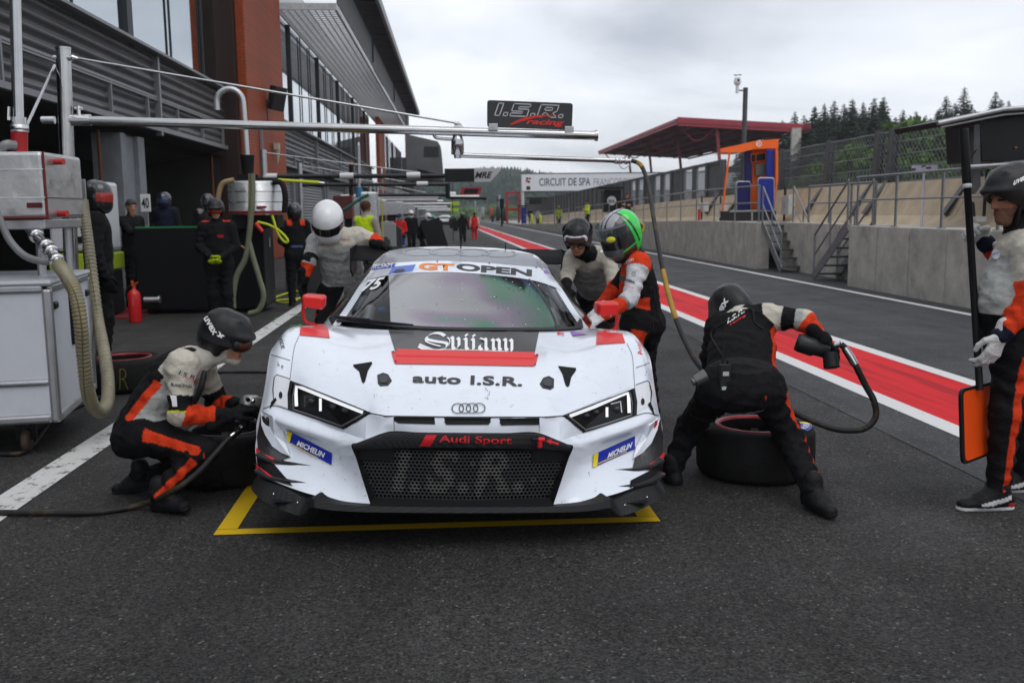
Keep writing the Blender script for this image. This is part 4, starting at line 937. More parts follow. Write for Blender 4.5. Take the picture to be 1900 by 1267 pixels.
# bonnet: carbon panel, red flap, lettering, vents
patch(Z1([(612, 393), (760, 404), (1000, 406), (1224, 402), (1204, 500), (1100, 501), (900, 494), (650, 487), (640, 484)]), M_CARB, 'bonnet_panel', lift=.004, subdiv=2.6)
def raised(P, h, m, name, steps=1):
    """a thin moulded piece standing on the bodywork: its outline carried onto the surface, lifted and given a rim"""
    top = [hitn(x, y, None, h) for x, y in P]; bot = [hitn(x, y, None, -.004) for x, y in P]; n = len(P); mb = MB(); c = np.mean(top, 0)
    mb.add(top+[c], [(i, (i+1) % n, n)[::-1] for i in range(n)], False); mb.add(top+bot, [(i, (i+1) % n, n+(i+1) % n, n+i) for i in range(n)], False); return part(name, mb, m, car)
def band3(A, Bp, lifts, m, name):
    n = 24; A = pick(np.array(A), n); Bp = pick(np.array(Bp), n); G = []
    for f, l in lifts: G.append([hitn(*(A[i]*(1-f)+Bp[i]*f), None, l) for i in range(n)])
    mb = MB(); mb.grid(np.array(G), False, True); return part(name, mb, m, car)
band3(Z1([(648, 487), (900, 494), (1205, 500)]), Z1([(640, 537), (900, 541), (1200, 547)]), [(0, .002), (.02, .020), (.42, .014), (.5, .008), (1, .004)], M_REDP, 'gurney_flap')
patch(Z1([(624, 486), (650, 489), (645, 537), (636, 530)]), M_REDP, 'flap_mount', lift=.005); patch(Z1([(1204, 501), (1222, 498), (1210, 540), (1200, 547)]), M_REDP, 'flap_mount', lift=.005)
for x, y in ((633, 490), (643, 528), (1214, 503), (1207, 541)): P, T = ring2(Z1([(x, y)])[0], 1.6, 1.5, 8); lay(P, T, None, .008, M_INKB, 'rivet')
words('auto I.S.R.', Z1([(710, 613)])[0], Z1([(1155, 628)])[0], 17, M_INKB, 'sponsor_lettering', bold=.03, spacing=1.05, hv=(1, -17))
for k in range(4):
    P, T = ring2(Z1([(894+k*29, 719)])[0], 11.6, 1.7, 30, .83); lay(P, T, None, .006+.0005*k, M_INKB, 'emblem_ring', subdiv=30)
for P in ([(470, 540), (545, 528), (548, 535), (530, 565), (519, 608), (512, 616), (505, 608), (494, 566), (472, 548)], [(1300, 545), (1372, 553), (1374, 562), (1354, 590), (1346, 625), (1338, 631), (1330, 622), (1318, 578)]):
    q = Z1(P); patch(q, M_VOID, 'bonnet_vent', lift=.003)
for P in ([(568, 582), (592, 573), (612, 580), (627, 605), (612, 624), (580, 626), (570, 615)], [(1284, 598), (1262, 586), (1240, 594), (1226, 618), (1238, 634), (1270, 641), (1283, 632)]):
    q = Z1(P); raised(q, .004, M_BLK2, 'bonnet_catch'); c = np.mean(q, 0); patch([(c[0]+(x-c[0])*.62, c[1]+(y-c[1])*.62) for x, y in q], mat('catch_grey', (.035, .035, .036), .5), 'catch_pad', lift=.0065)
# red wing patches and mirrors
patch(Z1([(258, 382), (268, 378), (364, 376), (375, 432), (320, 427), (252, 421)]), M_REDP, 'wing_patch', lift=.004); patch(Z1([(1458, 406), (1560, 414), (1573, 452), (1520, 455), (1455, 459)]), M_REDP, 'wing_patch', lift=.004)
def mirror(P, front, arm):
    """housing from its outline in the photo, set over the wing"""
    mr = None; mb = MB(); y0 = 5.62; n = len(P); a = [atY(x, y, y0) for x, y in P]; c = np.mean(a, 0); f = [c+(p-c)*.8+np.array((0, -.06, 0)) for p in a]; b = [c+(p-c)*.93+np.array((0, .12, 0)) for p in a]
    mb.add(f+a+b, [tuple(range(n))]+[(i, n+i, n+(i+1) % n, (i+1) % n) for i in range(n)]+[(n+i, 2*n+i, 2*n+(i+1) % n, n+(i+1) % n) for i in range(n)]+[tuple(range(2*n, 3*n))[::-1]], False)
    o = part('mirror', mb, M_REDP, car, bevel=.008); mb = MB(); q = [atY(x, y, 5.64) for x, y in arm[:-1]]; e_ = hit(*arm[-1], None, 0); q.append(e_ if e_ is not None else atY(*arm[-1], 5.6)); mb.tube(spline(q, 5), .011, 8); part('mirror_arm', mb, M_REDP, o)
mirror(Z1([(262, 262), (270, 254), (350, 260), (357, 270), (354, 306), (344, 316), (270, 305), (262, 298)]), None, Z1([(268, 300), (268, 340), (280, 366), (303, 377), (318, 380)]))
mirror(Z1([(1456, 294), (1462, 287), (1538, 284), (1546, 290), (1544, 332), (1536, 338), (1464, 341), (1457, 332)]), None, Z1([(1538, 334), (1540, 366), (1530, 392), (1508, 404), (1490, 408)]))
# nose: slots, carbon band, grille
for P in ([(636, 750), (800, 752), (802, 780), (655, 776), (636, 766)], [(838, 753), (1030, 754), (1018, 782), (848, 782)], [(1062, 756), (1224, 754), (1222, 782), (1070, 785)]):
    q = Z1(P); patch(q, M_VOID, 'nose_slot', lift=.002); patch([(x, max(y, q[0][1]+6.5)+0.0) for x, y in q], M_BLK2, 'slot_lip', lift=.004)
lay(*strip2(Z1([(540, 736), (600, 748), (760, 750), (930, 752), (1250, 752), (1320, 746)]), 1.6), None, .003, M_INKB, 'panel_gap'); lay(*strip2(Z1([(635, 752), (638, 806)]), .8), None, .003, M_INKB, 'panel_gap'); lay(*strip2(Z1([(1224, 754), (1223, 812)]), .8), None, .003, M_INKB, 'panel_gap')
GRP = [(0, .083, .543), (.2, .089, .542), (.336, .113, .540), (.45, .127, .499), (.518, .129, .472), (.472, .09, .345), (.424, .05, .214)]
def gl(x, z, d): return np.array((x, .085+.16*abs(x)**1.6*.9+.09*0-(.54-z)*.1+d, z))
def inset(z): return np.interp(z, [.205, .214, .345, .472, .5], [.42, .424, .472, .518, .455])
gm = MB(); rows = []
for z in np.linspace(.208, .546, 9):
    w = inset(z) if z < .475 else np.interp(z, [.472, .5, .541], [.518, .452, .336]); w += .004
    rows.append([gl(x, z, .10) for x in np.linspace(-w, w, 21)])
gm.grid(c2w(np.array(rows)), True, True); part('radiator', gm, M_VOID, car)
# carbon lip band over the grille
band = []
for f, d, in ((0, 0), (.5, -.006), (1, .012)):
    row = []
    for x in np.linspace(-.512, .512, 33):
        a = abs(x); zt_ = np.interp(a, [0, .336, .45, .518], [.544, .541, .500, .472]); zb_ = .470-.10*(a/.52)**2*.28+.0*a; zb_ = min(zb_, zt_-.002); yt = np.interp(a, [0, .2, .336, .45, .518], [.082, .088, .112, .126, .128])
        z = zt_*(1-f)+zb_*f; row.append((x, yt+d+.004, z))
    band.append(row)
bm_ = MB(); bm_.grid(c2w(np.array(band)), True, True); part('carbon_band', bm_, M_CARB, car)
BV_B = BVHTree.FromPolygons([tuple(v) for v in c2w(np.array(band).reshape(-1, 3))], [(i*33+j, i*33+j+1, (i+1)*33+j+1, (i+1)*33+j) for i in range(2) for j in range(32)])
words('Audi Sport', Z1([(818, 858)])[0], Z1([(1112, 866)])[0], 15, M_INKR, 'maker_lettering', bold=.015, bv=BV_B, hv=(.3, -16)); patch(Z1([(740, 866), (766, 822), (810, 822), (784, 866)]), M_INKR, 'maker_badge', bv=BV_B, lift=.004)
patch(Z1([(1250, 846), (1275, 838), (1272, 846), (1304, 856), (1302, 864), (1270, 854), (1272, 862)]), M_INKR, 'tow_arrow', bv=BV_B, lift=.004)
tw = MB(); a = hitn(*Z1([(1190, 840)])[0], BV_B, .02); b = hitn(*Z1([(1240, 840)])[0], BV_B, .02); tw.mi = 0; tw.cyl(a, b, .008, n=8); c_ = hitn(*Z1([(1224, 860)])[0], BV_B, .02); tw.mi = 1; tw.cyl((a+b*2)/3, c_, .012, n=8); tw.cyl((a+b)/2, b, .011, n=8); part('tow_switch', tw, [M_BLK2, M_INKR], car)
P, T = ring2(Z1([(932, 877)])[0], 3, 2.9, 12); lay(P, T, BV_B, .004, M_VOID, 'camera_hole')
# grille mesh with painted letters
V2, T2 = text2d('I.S.R.', bold=.03, shear=.2, spacing=1.1); V2 = V2.copy(); V2[:, 1] /= V2[:, 1].max(); LP = V2*np.array((.62, .2))+np.array((-.33, .255))
tri = [(LP[a], LP[b], LP[c]) for a, b, c in T2]
def inl(x, z):
    for a, b, c in tri:
        d1 = (x-b[0])*(a[1]-b[1])-(a[0]-b[0])*(z-b[1]); d2 = (x-c[0])*(b[1]-c[1])-(b[0]-c[0])*(z-c[1]); d3 = (x-a[0])*(c[1]-a[1])-(c[0]-a[0])*(z-a[1])
        if not ((d1 < 0 or d2 < 0 or d3 < 0) and (d1 > 0 or d2 > 0 or d3 > 0)): return True
    return False
hx = MB(); s_ = .0108; dx = s_*1.732; rr_ = random.Random(3)
for r_ in range(34):
    z = .212+r_*s_*1.5
    if z > .462: break
    for k in range(-32, 33):
        x = k*dx+(dx/2 if r_ % 2 else 0)
        if abs(x) > inset(z)-.012 or z > .455-.03*(abs(x)/.5)**2: continue
        if abs(x) > .33 and z > .395 and not (abs(x) > .5): continue
        lite = inl(x, z); hx.mi = 1 if lite or rr_.random() < .02 else 0
        O, I = [], []
        for a in range(6):
            t = math.pi/6+a*math.pi/3; O.append(gl(x+s_*math.cos(t), z+s_*math.sin(t), .045)); I.append(gl(x+s_*.80*math.cos(t), z+s_*.80*math.sin(t), .045))
        D = [p+np.array((0, .010, 0)) for p in I]; P = c2w(np.array(O+I+D)); hx.add(P, [(a, (a+1) % 6, 6+(a+1) % 6, 6+a) for a in range(6)]+[(6+a, 6+(a+1) % 6, 12+(a+1) % 6, 12+a) for a in range(6)], False)
part('grille_mesh', hx, [mat('mesh_grey', (.055, .055, .057), .5, .4), mat('mesh_pale', (.115, .112, .105), .6)], car)
tp_ = MB()
for s2 in (-1, 1):
    G = np.array([[gl(s2*x, z, .040) for x in np.linspace(.325, min(.508, inset(z))-.004, 7)] for z in np.linspace(.392, .46, 5)]); tp_.grid(c2w(G), True, s2 > 0)
part('grille_blank', tp_, M_BLACK, car)
for s2 in (-1, 1):
    fm = MB()
    for a, b in zip(GRP[3:-1], GRP[4:]): a = np.array(a); b = np.array(b); fm.add(c2w(np.array([a*(s2, 1, 1), b*(s2, 1, 1), b*(s2, 1, 1)+(-s2*.016, .10, 0), a*(s2, 1, 1)+(-s2*.016, .10, 0)])), [(0, 1, 2, 3)], False)
    part('grille_surround', fm, M_BLK2, car)
# headlights
M_LED = mat('daylight_led', (.4, .41, .43), .3, emis=(.95, .97, 1.0), estr=.62)
def lens_mat():
    m = bpy.data.materials.new('lamp_lens'); m.use_nodes = True; n = m.node_tree; L = n.links; n.nodes.clear(); o = n.nodes.new('ShaderNodeOutputMaterial'); tr = n.nodes.new('ShaderNodeBsdfTransparent'); gl_ = n.nodes.new('ShaderNodeBsdfGlossy'); gl_.inputs['Roughness'].default_value = .03
    f = n.nodes.new('ShaderNodeLayerWeight'); f.inputs[0].default_value = .16; mx = n.nodes.new('ShaderNodeMixShader'); L.new(f.outputs[0], mx.inputs[0]); L.new(tr.outputs[0], mx.inputs[1]); L.new(gl_.outputs[0], mx.inputs[2]); L.new(mx.outputs[0], o.inputs[0]); return m
M_LENS = lens_mat(); M_CHROME = mat('chrome', (.6, .6, .6), .15, 1.0); M_RING = mat('lamp_rim', (.30, .31, .32), .3, .6)
BV_FULL = bvh(FULL_V, FULL_F)
def headlight(P, led, inner, stub, bulbs):
    c = np.mean(P, 0); n = len(P)
    def inn(f): return [(c[0]+(x-c[0])*f, c[1]+(y-c[1])*f) for x, y in P]
    top = [hitn(x, y, BV_FULL, .004) for x, y in inn(1.035)]; a2 = [hitn(x, y, BV_FULL, .004) for x, y in inn(.95)]
    d = np.array((0, 1, -.12))*.075; back = [p+d for p in a2]
    mb = MB(); mb.add(top+a2+back+[np.mean(back, 0)], [(i, (i+1) % n, n+(i+1) % n, n+i) for i in range(n)]+[(n+i, n+(i+1) % n, 2*n+(i+1) % n, 2*n+i) for i in range(n)]+[(2*n+i, 2*n+(i+1) % n, 3*n) for i in range(n)], False)
    hl = part('headlight', mb, M_BLK2, car)
    def deep(q, off): h = hitn(q[0], q[1], BV_FULL, 0); return h+d*off
    def ribbon(Q, w, off, m, name):
        V, T = strip2(Q, w); mb = MB(); mb.add([deep(q, off) for q in V], T, True); part(name, mb, m, hl)
    ribbon(Z1(led[0]), led[1], .25, M_LED, 'running_light')
    rim = inn(.90); ribbon(rim[3:]+[rim[0]], 2.2, .2, M_RING, 'lamp_rim')
    ribbon(Z1(inner), 2.4, .55, M_CHROME, 'reflector'); ribbon(Z1(stub), 5, .3, M_LED, 'running_light')
    for b in bulbs:
        q = deep(Z1([b])[0], .8); mb = MB(); mb.sph(q, (.022, .015, .016), 12); part('projector', mb, mat('projector_glass', (.05, .05, .055), .05), hl)
    rows = [inn(f) for f in (1.0, .66, .33, .02)]; G = [[hitn(x, y, BV_FULL, .0035) for x, y in r_+[r_[0]]] for r_ in rows]; mb = MB(); mb.grid(np.array(G), True); part('lamp_lens', mb, M_LENS, hl)
headlight(HL_L, ([(238, 708), (236, 660), (238, 628), (262, 634), (400, 690), (508, 733)], 6.2), [(268, 712), (270, 668), (310, 672)], [(335, 676), (335, 728)], [(296, 690), (385, 712), (435, 728)])
headlight(HL_R, ([(1592, 735), (1590, 680), (1586, 655), (1560, 662), (1450, 710), (1350, 748)], 6.2), [(1565, 735), (1560, 690), (1520, 700)], [(1502, 712), (1502, 752)], [(1545, 722), (1460, 735), (1420, 748)])
# wing-end ducts, dive planes, corner carbon, splitter
patch(Z1([(150, 592), (158, 578), (215, 600), (212, 612), (206, 716), (160, 700), (150, 690)]), mat('white_recess', (.66, .675, .70), .4), 'duct_panel', lift=.003); patch(Z1([(134, 718), (140, 690), (158, 672), (162, 684)]), M_VOID, 'side_duct', lift=.0045)
patch(Z1([(1612, 622), (1660, 606), (1668, 612), (1674, 700), (1618, 735)]), mat('white_recess', (.66, .675, .70), .4), 'duct_panel', lift=.003); patch(Z1([(1662, 700), (1672, 690), (1684, 716), (1688, 744)]), M_VOID, 'side_duct', lift=.0045)
for q in (Z1([(178, 664)])[0], Z1([(1642, 690)])[0]): P, T = ring2(q, 3.4, 3.3, 12, 1.9); lay(P, T, None, .006, M_BLK2, 'wing_latch')
lay(*strip2(Z1([(128, 496), (170, 508), (215, 522)]), .9), None, .003, M_INKB, 'panel_gap'); lay(*strip2(Z1([(1615, 552), (1650, 540), (1690, 522)]), .9), None, .003, M_INKB, 'panel_gap')
lay(*strip2(spline(Z1([(215, 600), (222, 540), (232, 470), (250, 425)]), 5), .7), None, .003, M_INKB, 'panel_gap'); lay(*strip2(spline(Z1([(1610, 630), (1606, 560), (1600, 500), (1580, 455)]), 5), .7), None, .003, M_INKB, 'panel_gap')
lay(*strip2(Z1([(134, 716), (150, 690), (146, 640), (152, 592), (160, 580), (215, 598)]), 1.6), None, .0035, M_INKB, 'panel_gap'); lay(*strip2(Z1([(1690, 744), (1674, 700), (1678, 650), (1668, 610), (1660, 605), (1614, 622)]), 1.6), None, .0035, M_INKB, 'panel_gap')  # duct panel outline, with the thin shadow along the duct drawn in black
lay(*strip2(spline(Z1([(108, 718), (150, 705), (210, 722)]), 4), 1.2), None, .0035, M_INKB, 'panel_gap'); lay(*strip2(spline(Z1([(1612, 746), (1660, 735), (1706, 745)]), 4), 1.2), None, .0035, M_INKB, 'panel_gap')
raised(Z1([(106, 726), (150, 752), (180, 800), (204, 860), (217, 914), (180, 900), (146, 872), (120, 820), (108, 780)]), .014, M_WHITE_P, 'bumper_fin'); raised(Z1([(1704, 752), (1664, 780), (1640, 815), (1612, 870), (1602, 924), (1640, 900), (1672, 858), (1694, 800)]), .014, M_WHITE_P, 'bumper_fin')
patch(Z1([(100, 742), (128, 764), (150, 850), (218, 915), (150, 938), (88, 892), (84, 830)]), M_CARB, 'corner_carbon', lift=.006, subdiv=3); patch(Z1([(1712, 760), (1690, 790), (1672, 850), (1608, 925), (1600, 966), (1672, 968), (1722, 905), (1722, 830)]), M_CARB, 'corner_carbon', lift=.006, subdiv=3)
patch(Z1([(82, 905), (150, 942), (228, 1032), (150, 1010), (88, 960)]), M_BLACK, 'corner_black', lift=.006, subdiv=3); patch(Z1([(1722, 915), (1670, 970), (1592, 1010), (1590, 1040), (1672, 1032), (1722, 975)]), M_BLACK, 'corner_black', lift=.006, subdiv=3)
def blade(edge, depth, th, m, name, slope=(0, 0, 0)):
    """a dive plane: a thin shelf that sticks out of the corner and sweeps back to the wheel arch"""
    A = [hitn(x, y, None, -.01) for x, y in edge]; n = len(A); A = np.array(A); O = A+np.array([np.array(depth)*np.clip(i/(n-1)*1.0, 0, 1) for i in range(n)])*1.0
    up = np.array((0, 0, th)); mb = MB(); V = [*A, *O, *(A-up), *(O-up)]
    F_ = [(i, i+1, n+i+1, n+i) for i in range(n-1)]+[(2*n+i, 3*n+i, 3*n+i+1, 2*n+i+1) for i in range(n-1)]+[(n+i, n+i+1, 3*n+i+1, 3*n+i) for i in range(n-1)]; mb.add(V, F_, False); return part(name, mb, m, car)
L1 = Z1([(358, 951), (320, 940), (260, 928), (200, 918), (150, 905), (105, 880)]); L2 = Z1([(358, 1027), (320, 1012), (270, 1000), (215, 990), (150, 975), (100, 945)])
R1_ = Z1([(1472, 966), (1510, 955), (1560, 950), (1610, 945), (1660, 930), (1700, 905)]); R2_ = Z1([(1472, 1040), (1510, 1025), (1560, 1016), (1610, 1008), (1660, 990), (1705, 962)])
for E_, sgn_ in ((L1, -1), (L2, -1), (R1_, 1), (R2_, 1)): blade(E_, (sgn_*.035, -.06, -.004), .012, M_CARB, 'dive_plane')
for q in (Z1([(84, 874), (110, 900), (152, 922), (150, 944), (110, 922), (84, 896)]), Z1([(80, 938), (100, 972), (150, 1000), (150, 1018), (100, 992), (80, 952)]), Z1([(1724, 892), (1700, 920), (1668, 945), (1668, 966), (1705, 944), (1724, 916)]), Z1([(1724, 955), (1700, 985), (1664, 1015), (1664, 1036), (1705, 1010), (1724, 980)])):
    patch(q, M_INKR, 'red_edge', lift=.011, subdiv=3)
# splitter
sp2 = MB(); out = [(0, -.005), (.30, .0), (.52, .012), (.64, .03), (.70, .04), (.745, .075), (.85, .14), (.955, .235), (1.02, .33), (1.045, .43), (1.045, .55), (1.02, .7)]
zt2 = [.213, .213, .216, .225, .232, .2, .21, .225, .24, .243, .243, .243]; th = [.024, .024, .026, .03, .03, .032, .032, .032, .032, .03, .03, .03]
S = spline(np.array([(x, y, z, t) for (x, y), z, t in zip(out, zt2, th)]), 5); rowsS = []
full = [(-x, y, z, t) for x, y, z, t in S[::-1]]+[tuple(q) for q in S[1:]]
top = []; 
fro = []; und = []
for x, y, z, t in full:
    k_ = min(1, max(0, (abs(x)-.68)/.08)); a_ = (x*.93, y+.12, z+.022*k_+.008); b_ = (x*(1-.035*k_), y+.012+.05*k_, z+.010*k_); c_ = (x, y, z-t-.02*k_); top.append([a_, b_]); fro.append([b_, c_]); und.append([c_, (x*.9, y+.4, z-t-.01)])
for q_ in (top, fro, und): sp2.grid(c2w(np.array(q_)), True, False); part('splitter', sp2, M_CARB, car)
for q in ((148, 1063), (245, 1098), (1660, 1076), (1570, 1108)):
    h_ = hit(*Z1([q])[0], BVHTree.FromPolygons([tuple(v) for v in np.concatenate(sp2.v)], [tuple(f) for f in sp2.f]), .002)
    if h_ is not None: mb = MB(); mb.sph(h_, .006, 8); part('splitter_bolt', mb, M_CHROME, car)
un = MB(); un.add(c2w(np.array([(-.9, .15, .19), (.9, .15, .19), (.92, 4.4, .2), (-.92, 4.4, .2)])), [(0, 1, 2, 3)]); part('floor', un, M_BLACK, car)
# sponsor plates on the cheeks
def plate(P, base, a, b, hv):
    o = patch(P, M_BLUE, 'tyre_sticker', lift=.005)
    return o
pl_ = plate(Z1([(204, 800), (388, 896), (385, 946), (206, 850)]), 0, 0, 0, 0); patch(Z1([(204, 800), (226, 811), (216, 855), (206, 850)]), M_YELF, 'sticker_band', lift=.0065, parent=pl_); lay(*strip2(Z1([(220, 858), (330, 916)]), 1.5), None, .0065, M_YELF, 'sticker_band', parent=pl_)
words('MICHELIN', Z1([(244, 866)])[0], Z1([(358, 918)])[0], 9, M_INKW, 'sticker_lettering', bold=.035, shear=.25, parent=pl_, lift=.007, hv=(1.6, -10.5))
pr_ = plate(Z1([(1440, 902), (1610, 826), (1610, 880), (1438, 958)]), 0, 0, 0, 0); patch(Z1([(1440, 902), (1460, 893), (1456, 950), (1438, 958)]), M_YELF, 'sticker_band', lift=.0065, parent=pr_); lay(*strip2(Z1([(1458, 942), (1576, 890)]), 1.5), None, .0065, M_YELF, 'sticker_band', parent=pr_)
words('MICHELIN', Z1([(1496, 920)])[0], Z1([(1596, 874)])[0], 9, M_INKW, 'sticker_lettering', bold=.035, shear=.25, parent=pr_, lift=.007, hv=(1.6, -10.5))
words('service', Z1([(160, 400)])[0], Z1([(180, 476)])[0], 9, M_INKB, 'sponsor_lettering', bold=.0, hv=(9, -3)); words('Audi', Z1([(1642, 500)])[0], Z1([(1630, 430)])[0], 9, M_INKR, 'sponsor_lettering', hv=(-8, 2))
words('R8', Z1([(104, 778)])[0], Z1([(132, 783)])[0], 15, M_INKB, 'model_badge', bold=.02); patch(Z1([(1684, 816), (1690, 764), (1706, 762), (1700, 816)]), M_INKR, 'model_badge', lift=.006)
words('E', Z1([(1297, 417)])[0], Z1([(1325, 422)])[0], 5, M_INKR, 'small_sticker', bold=.02); patch(Z1([(1348, 402), (1418, 418), (1360, 424)]), mat('purple_film', (.25, .12, .42), .45), 'small_sticker', lift=.005)
# broad-nib lettering across the carbon panel
Z9 = lambda P: [(440+x/2.184, 430+y/2.184) for x, y in P]
bl = MB(); nib = np.array((11.5, -9.0)); kk = [0]
def nibstroke(P, nb=nib):
    P = np.asarray(P, float)
    for a, b in zip(P[:-1], P[1:]):
        q = [a-nb/2, a+nb/2, b+nb/2, b-nb/2]; kk[0] += 1; lay(Z9(q), [(0, 1, 2, 3)], None, .0066+.00004*kk[0], mb=bl, subdiv=2.5)
def curve(P, n=5): return spline(P, n)
nibstroke(curve([(842, 426), (822, 416), (796, 416), (772, 428), (770, 440), (800, 448), (846, 456), (850, 468), (834, 482), (800, 486), (760, 480), (738, 470), (744, 462)]))
nibstroke(curve([(800, 414), (780, 422), (764, 436), (768, 452), (800, 464), (824, 470)]), np.array((5, -4)))
nibstroke([(738, 462), (756, 470), (790, 484)], np.array((6, -5))); nibstroke(curve([(852, 434), (862, 448), (856, 470), (836, 486)]), np.array((4, -4)))
def minim(x, y0=436, y1=484): nibstroke([(x-5, y0+1), (x+2, y0+6), (x+2, y1-8), (x+9, y1)])
sl = lambda x: (x-870)*.022
for x, k in ((872, 'v'), (898, 'v2'), (926, 'i'), (956, 'j'), (984, 'a'), (1006, 'a2'), (1036, 'n'), (1060, 'n2'), (1086, 'y'), (1112, 'y2')):
    o = sl(x)
    if k == 'v': minim(x, 432+o, 484+o); nibstroke([(x+8, 484+o), (x+22, 474+o)], np.array((5, -4)))
    elif k in ('v2',): nibstroke([(x-6, 436+o), (x+1, 442+o), (x+1, 470+o), (x-10, 482+o)])
    elif k == 'i': minim(x, 436+o, 484+o); nibstroke([(x, 422+o), (x+6, 427+o)])
    elif k == 'j': nibstroke([(x-5, 438+o), (x+2, 444+o), (x+2, 482+o), (x-12, 494+o)]); nibstroke([(x, 424+o), (x+6, 429+o)])
    elif k == 'a': nibstroke([(x+14, 440+o), (x, 436+o)], np.array((6, -5))); nibstroke([(x+10, 456+o), (x-2, 466+o), (x-2, 476+o), (x+8, 484+o)])
    elif k == 'a2': minim(x, 436+o, 484+o)
    elif k == 'n': minim(x, 438+o, 484+o)
    elif k == 'n2': nibstroke([(x-22, 446+o), (x-6, 438+o), (x+2, 446+o), (x+2, 476+o), (x+9, 484+o)])
    elif k == 'y': minim(x, 436+o, 484+o); nibstroke([(x+8, 484+o), (x+22, 476+o)], np.array((5, -4)))
    elif k == 'y2': nibstroke([(x-6, 438+o), (x+1, 446+o), (x+1, 484+o), (x-8, 498+o)])
for y in (484, 490): nibstroke([(838, y+1), (960, y+3), (1100, y+9)], np.array((1.2, -2.6)))
part('blackletter_lettering', bl, M_INKW, car)
# chips, rubber marks and fly specks
rr_ = random.Random(17); ch = MB()
for (x, y, s_) in ((165, 535, 9), (185, 545, 10), (1010, 640, 9), (1022, 655, 7), (1015, 672, 8), (355, 488, 5), (560, 664, 6), (1114, 708, 6), (1062, 612, 5), (1660, 576, 8), (1568, 484, 6), (1448, 650, 6), (420, 915, 6), (350, 990, 5), (480, 985, 6), (1420, 980, 6), (1450, 1045, 6), (632, 560, 4), (700, 548, 4), (1380, 836, 6), (520, 1064, 6), (1320, 1092, 6)):
    for j in range(3):
        c = (x+rr_.uniform(-8, 8), y+rr_.uniform(-8, 8)); P = [(c[0]+s_*.5*rr_.uniform(.2, 1)*math.cos(a)*.7, c[1]+s_*.6*rr_.uniform(.2, 1)*math.sin(a)) for a in np.arange(0, 6.2, 1.05)]; lay(Z1(P), [tuple(range(len(P)))], None, .0035, mb=ch)
for i in range(120):
    x, y = (rr_.uniform(140, 1680), rr_.uniform(480, 740)) if i < 60 else ((rr_.uniform(230, 520), rr_.uniform(800, 1090)) if i < 115 else (rr_.uniform(1310, 1600), rr_.uniform(820, 1090))); s_ = rr_.uniform(.8, 2.1); P = [(x+s_*math.cos(a)*.7, y+s_*math.sin(a)) for a in np.arange(0, 6.2, 1.25)]; lay(Z1(P), [tuple(range(5))], BV_FULL, .0032, mb=ch)
part('paint_chips', ch, mat('chip_grey', (.12, .115, .11), .7), car)
spk = MB()
for i in range(60):
    x, y = rr_.uniform(430, 1700), rr_.uniform(300, 690); s_ = rr_.uniform(1.5, 5); dk = i % 4 == 0; spk.mi = 1 if dk else 0; P = [(x+s_*math.cos(a)*(.5 if dk else 1), y+s_*(1.8 if dk else .8)*math.sin(a)) for a in np.arange(0, 6.2, 1.05)]; lay(Z5(P), [tuple(range(6))], BV_C, .0055, mb=spk)
part('fly_specks', spk, [mat('speck_pale', (.6, .6, .6), .6), mat('speck_dark', (.04, .04, .04), .6)], car)
# wiper
wp = MB(); A = [hitn(*q, BV_C, .02) for q in Z1([(405, 358), (480, 368), (560, 376), (640, 384), (715, 389)])]; wp.tube(A, [.011, .013, .013, .009, .004], 6); A2 = [hitn(*q, BV_C, .03) for q in Z1([(405, 362), (540, 374)])]; wp.tube(A2, .009, 6); part('wiper', wp, M_BLK2, car)
# antennas on the roof
for (px, y0, y1) in ((706, 461, 418), (855, 459, 408), (938, 462, 450)):
    b = hit(px, y0+2, BV_C, 0); mb = MB()
    if b is None: continue
    t = atY(px, y1, b[1]); mb.tube([b, t], [.006, .003], 6); part('aerial', mb, M_BLK2, car)
# rear wing
rw = MB(); w = .925
def wsec(x): return [(x, 4.0+a, z) for a, z in ((-.02, 1.13), (.03, 1.155), (.18, 1.185), (.36, 1.24), (.36, 1.228), (.2, 1.16), (.05, 1.12))]
G = np.array([wsec(x)+[wsec(x)[0]] for x in np.linspace(-w, w, 13)]); rw.grid(c2w(G), True); o = part('rear_wing', rw, mat('wing_black', (.006, .006, .0065), .7, spec=.08), car)
for s2 in (-1, 1):
    mb = MB(); P = c2w(np.array([(s2*w, 3.92, 1.235), (s2*w, 4.42, 1.25), (s2*w, 4.42, 1.02), (s2*w, 4.1, .98), (s2*w, 3.92, 1.06)])); mb.prism(P, CM@np.array((s2*.012, 0, 0))); part('end_plate', mb, M_BLK2, o)
    mb = MB(); mb.bar(c2w((s2*.42, 4.2, 1.19)), c2w((s2*.42, 4.25, .93)), .02, .18); part('swan_neck', mb, M_BLK2, o)
# cockpit: dashboard, seat, roll cage, driver
mb = MB(); mb.grid(c2w(np.array([[(x, 1.30+.25*abs(x), .80), (x, 1.75, .86), (x, 1.9, .80), (x, 1.95, .5)] for x in np.linspace(-.8, .8, 9)])), True); part('dashboard', mb, M_BLACK, car)
mb = MB(); mb.add(c2w(np.array([(-.85, 3.1, .4), (.85, 3.1, .4), (.6, 3.1, 1.2), (-.6, 3.1, 1.2)])), [(0, 1, 2, 3)]); mb.add(c2w(np.array([(-.9, 1.5, .4), (.9, 1.5, .4), (.9, 3.1, .4), (-.9, 3.1, .4)])), [(0, 1, 2, 3)]); part('bulkhead', mb, M_BLACK, car)
cg = MB()
for s2 in (-1, 1):
    cg.tube(c2w(np.array([(s2*.73, 1.72, .72), (s2*.66, 1.95, .95), (s2*.58, 2.2, 1.08), (s2*.54, 2.5, 1.2), (s2*.54, 3.0, 1.2), (s2*.6, 3.0, .6)])), .024, 8)
    cg.tube(c2w(np.array([(s2*.62, 1.66, .74), (s2*.585, 1.9, .93)])), .036, 10)
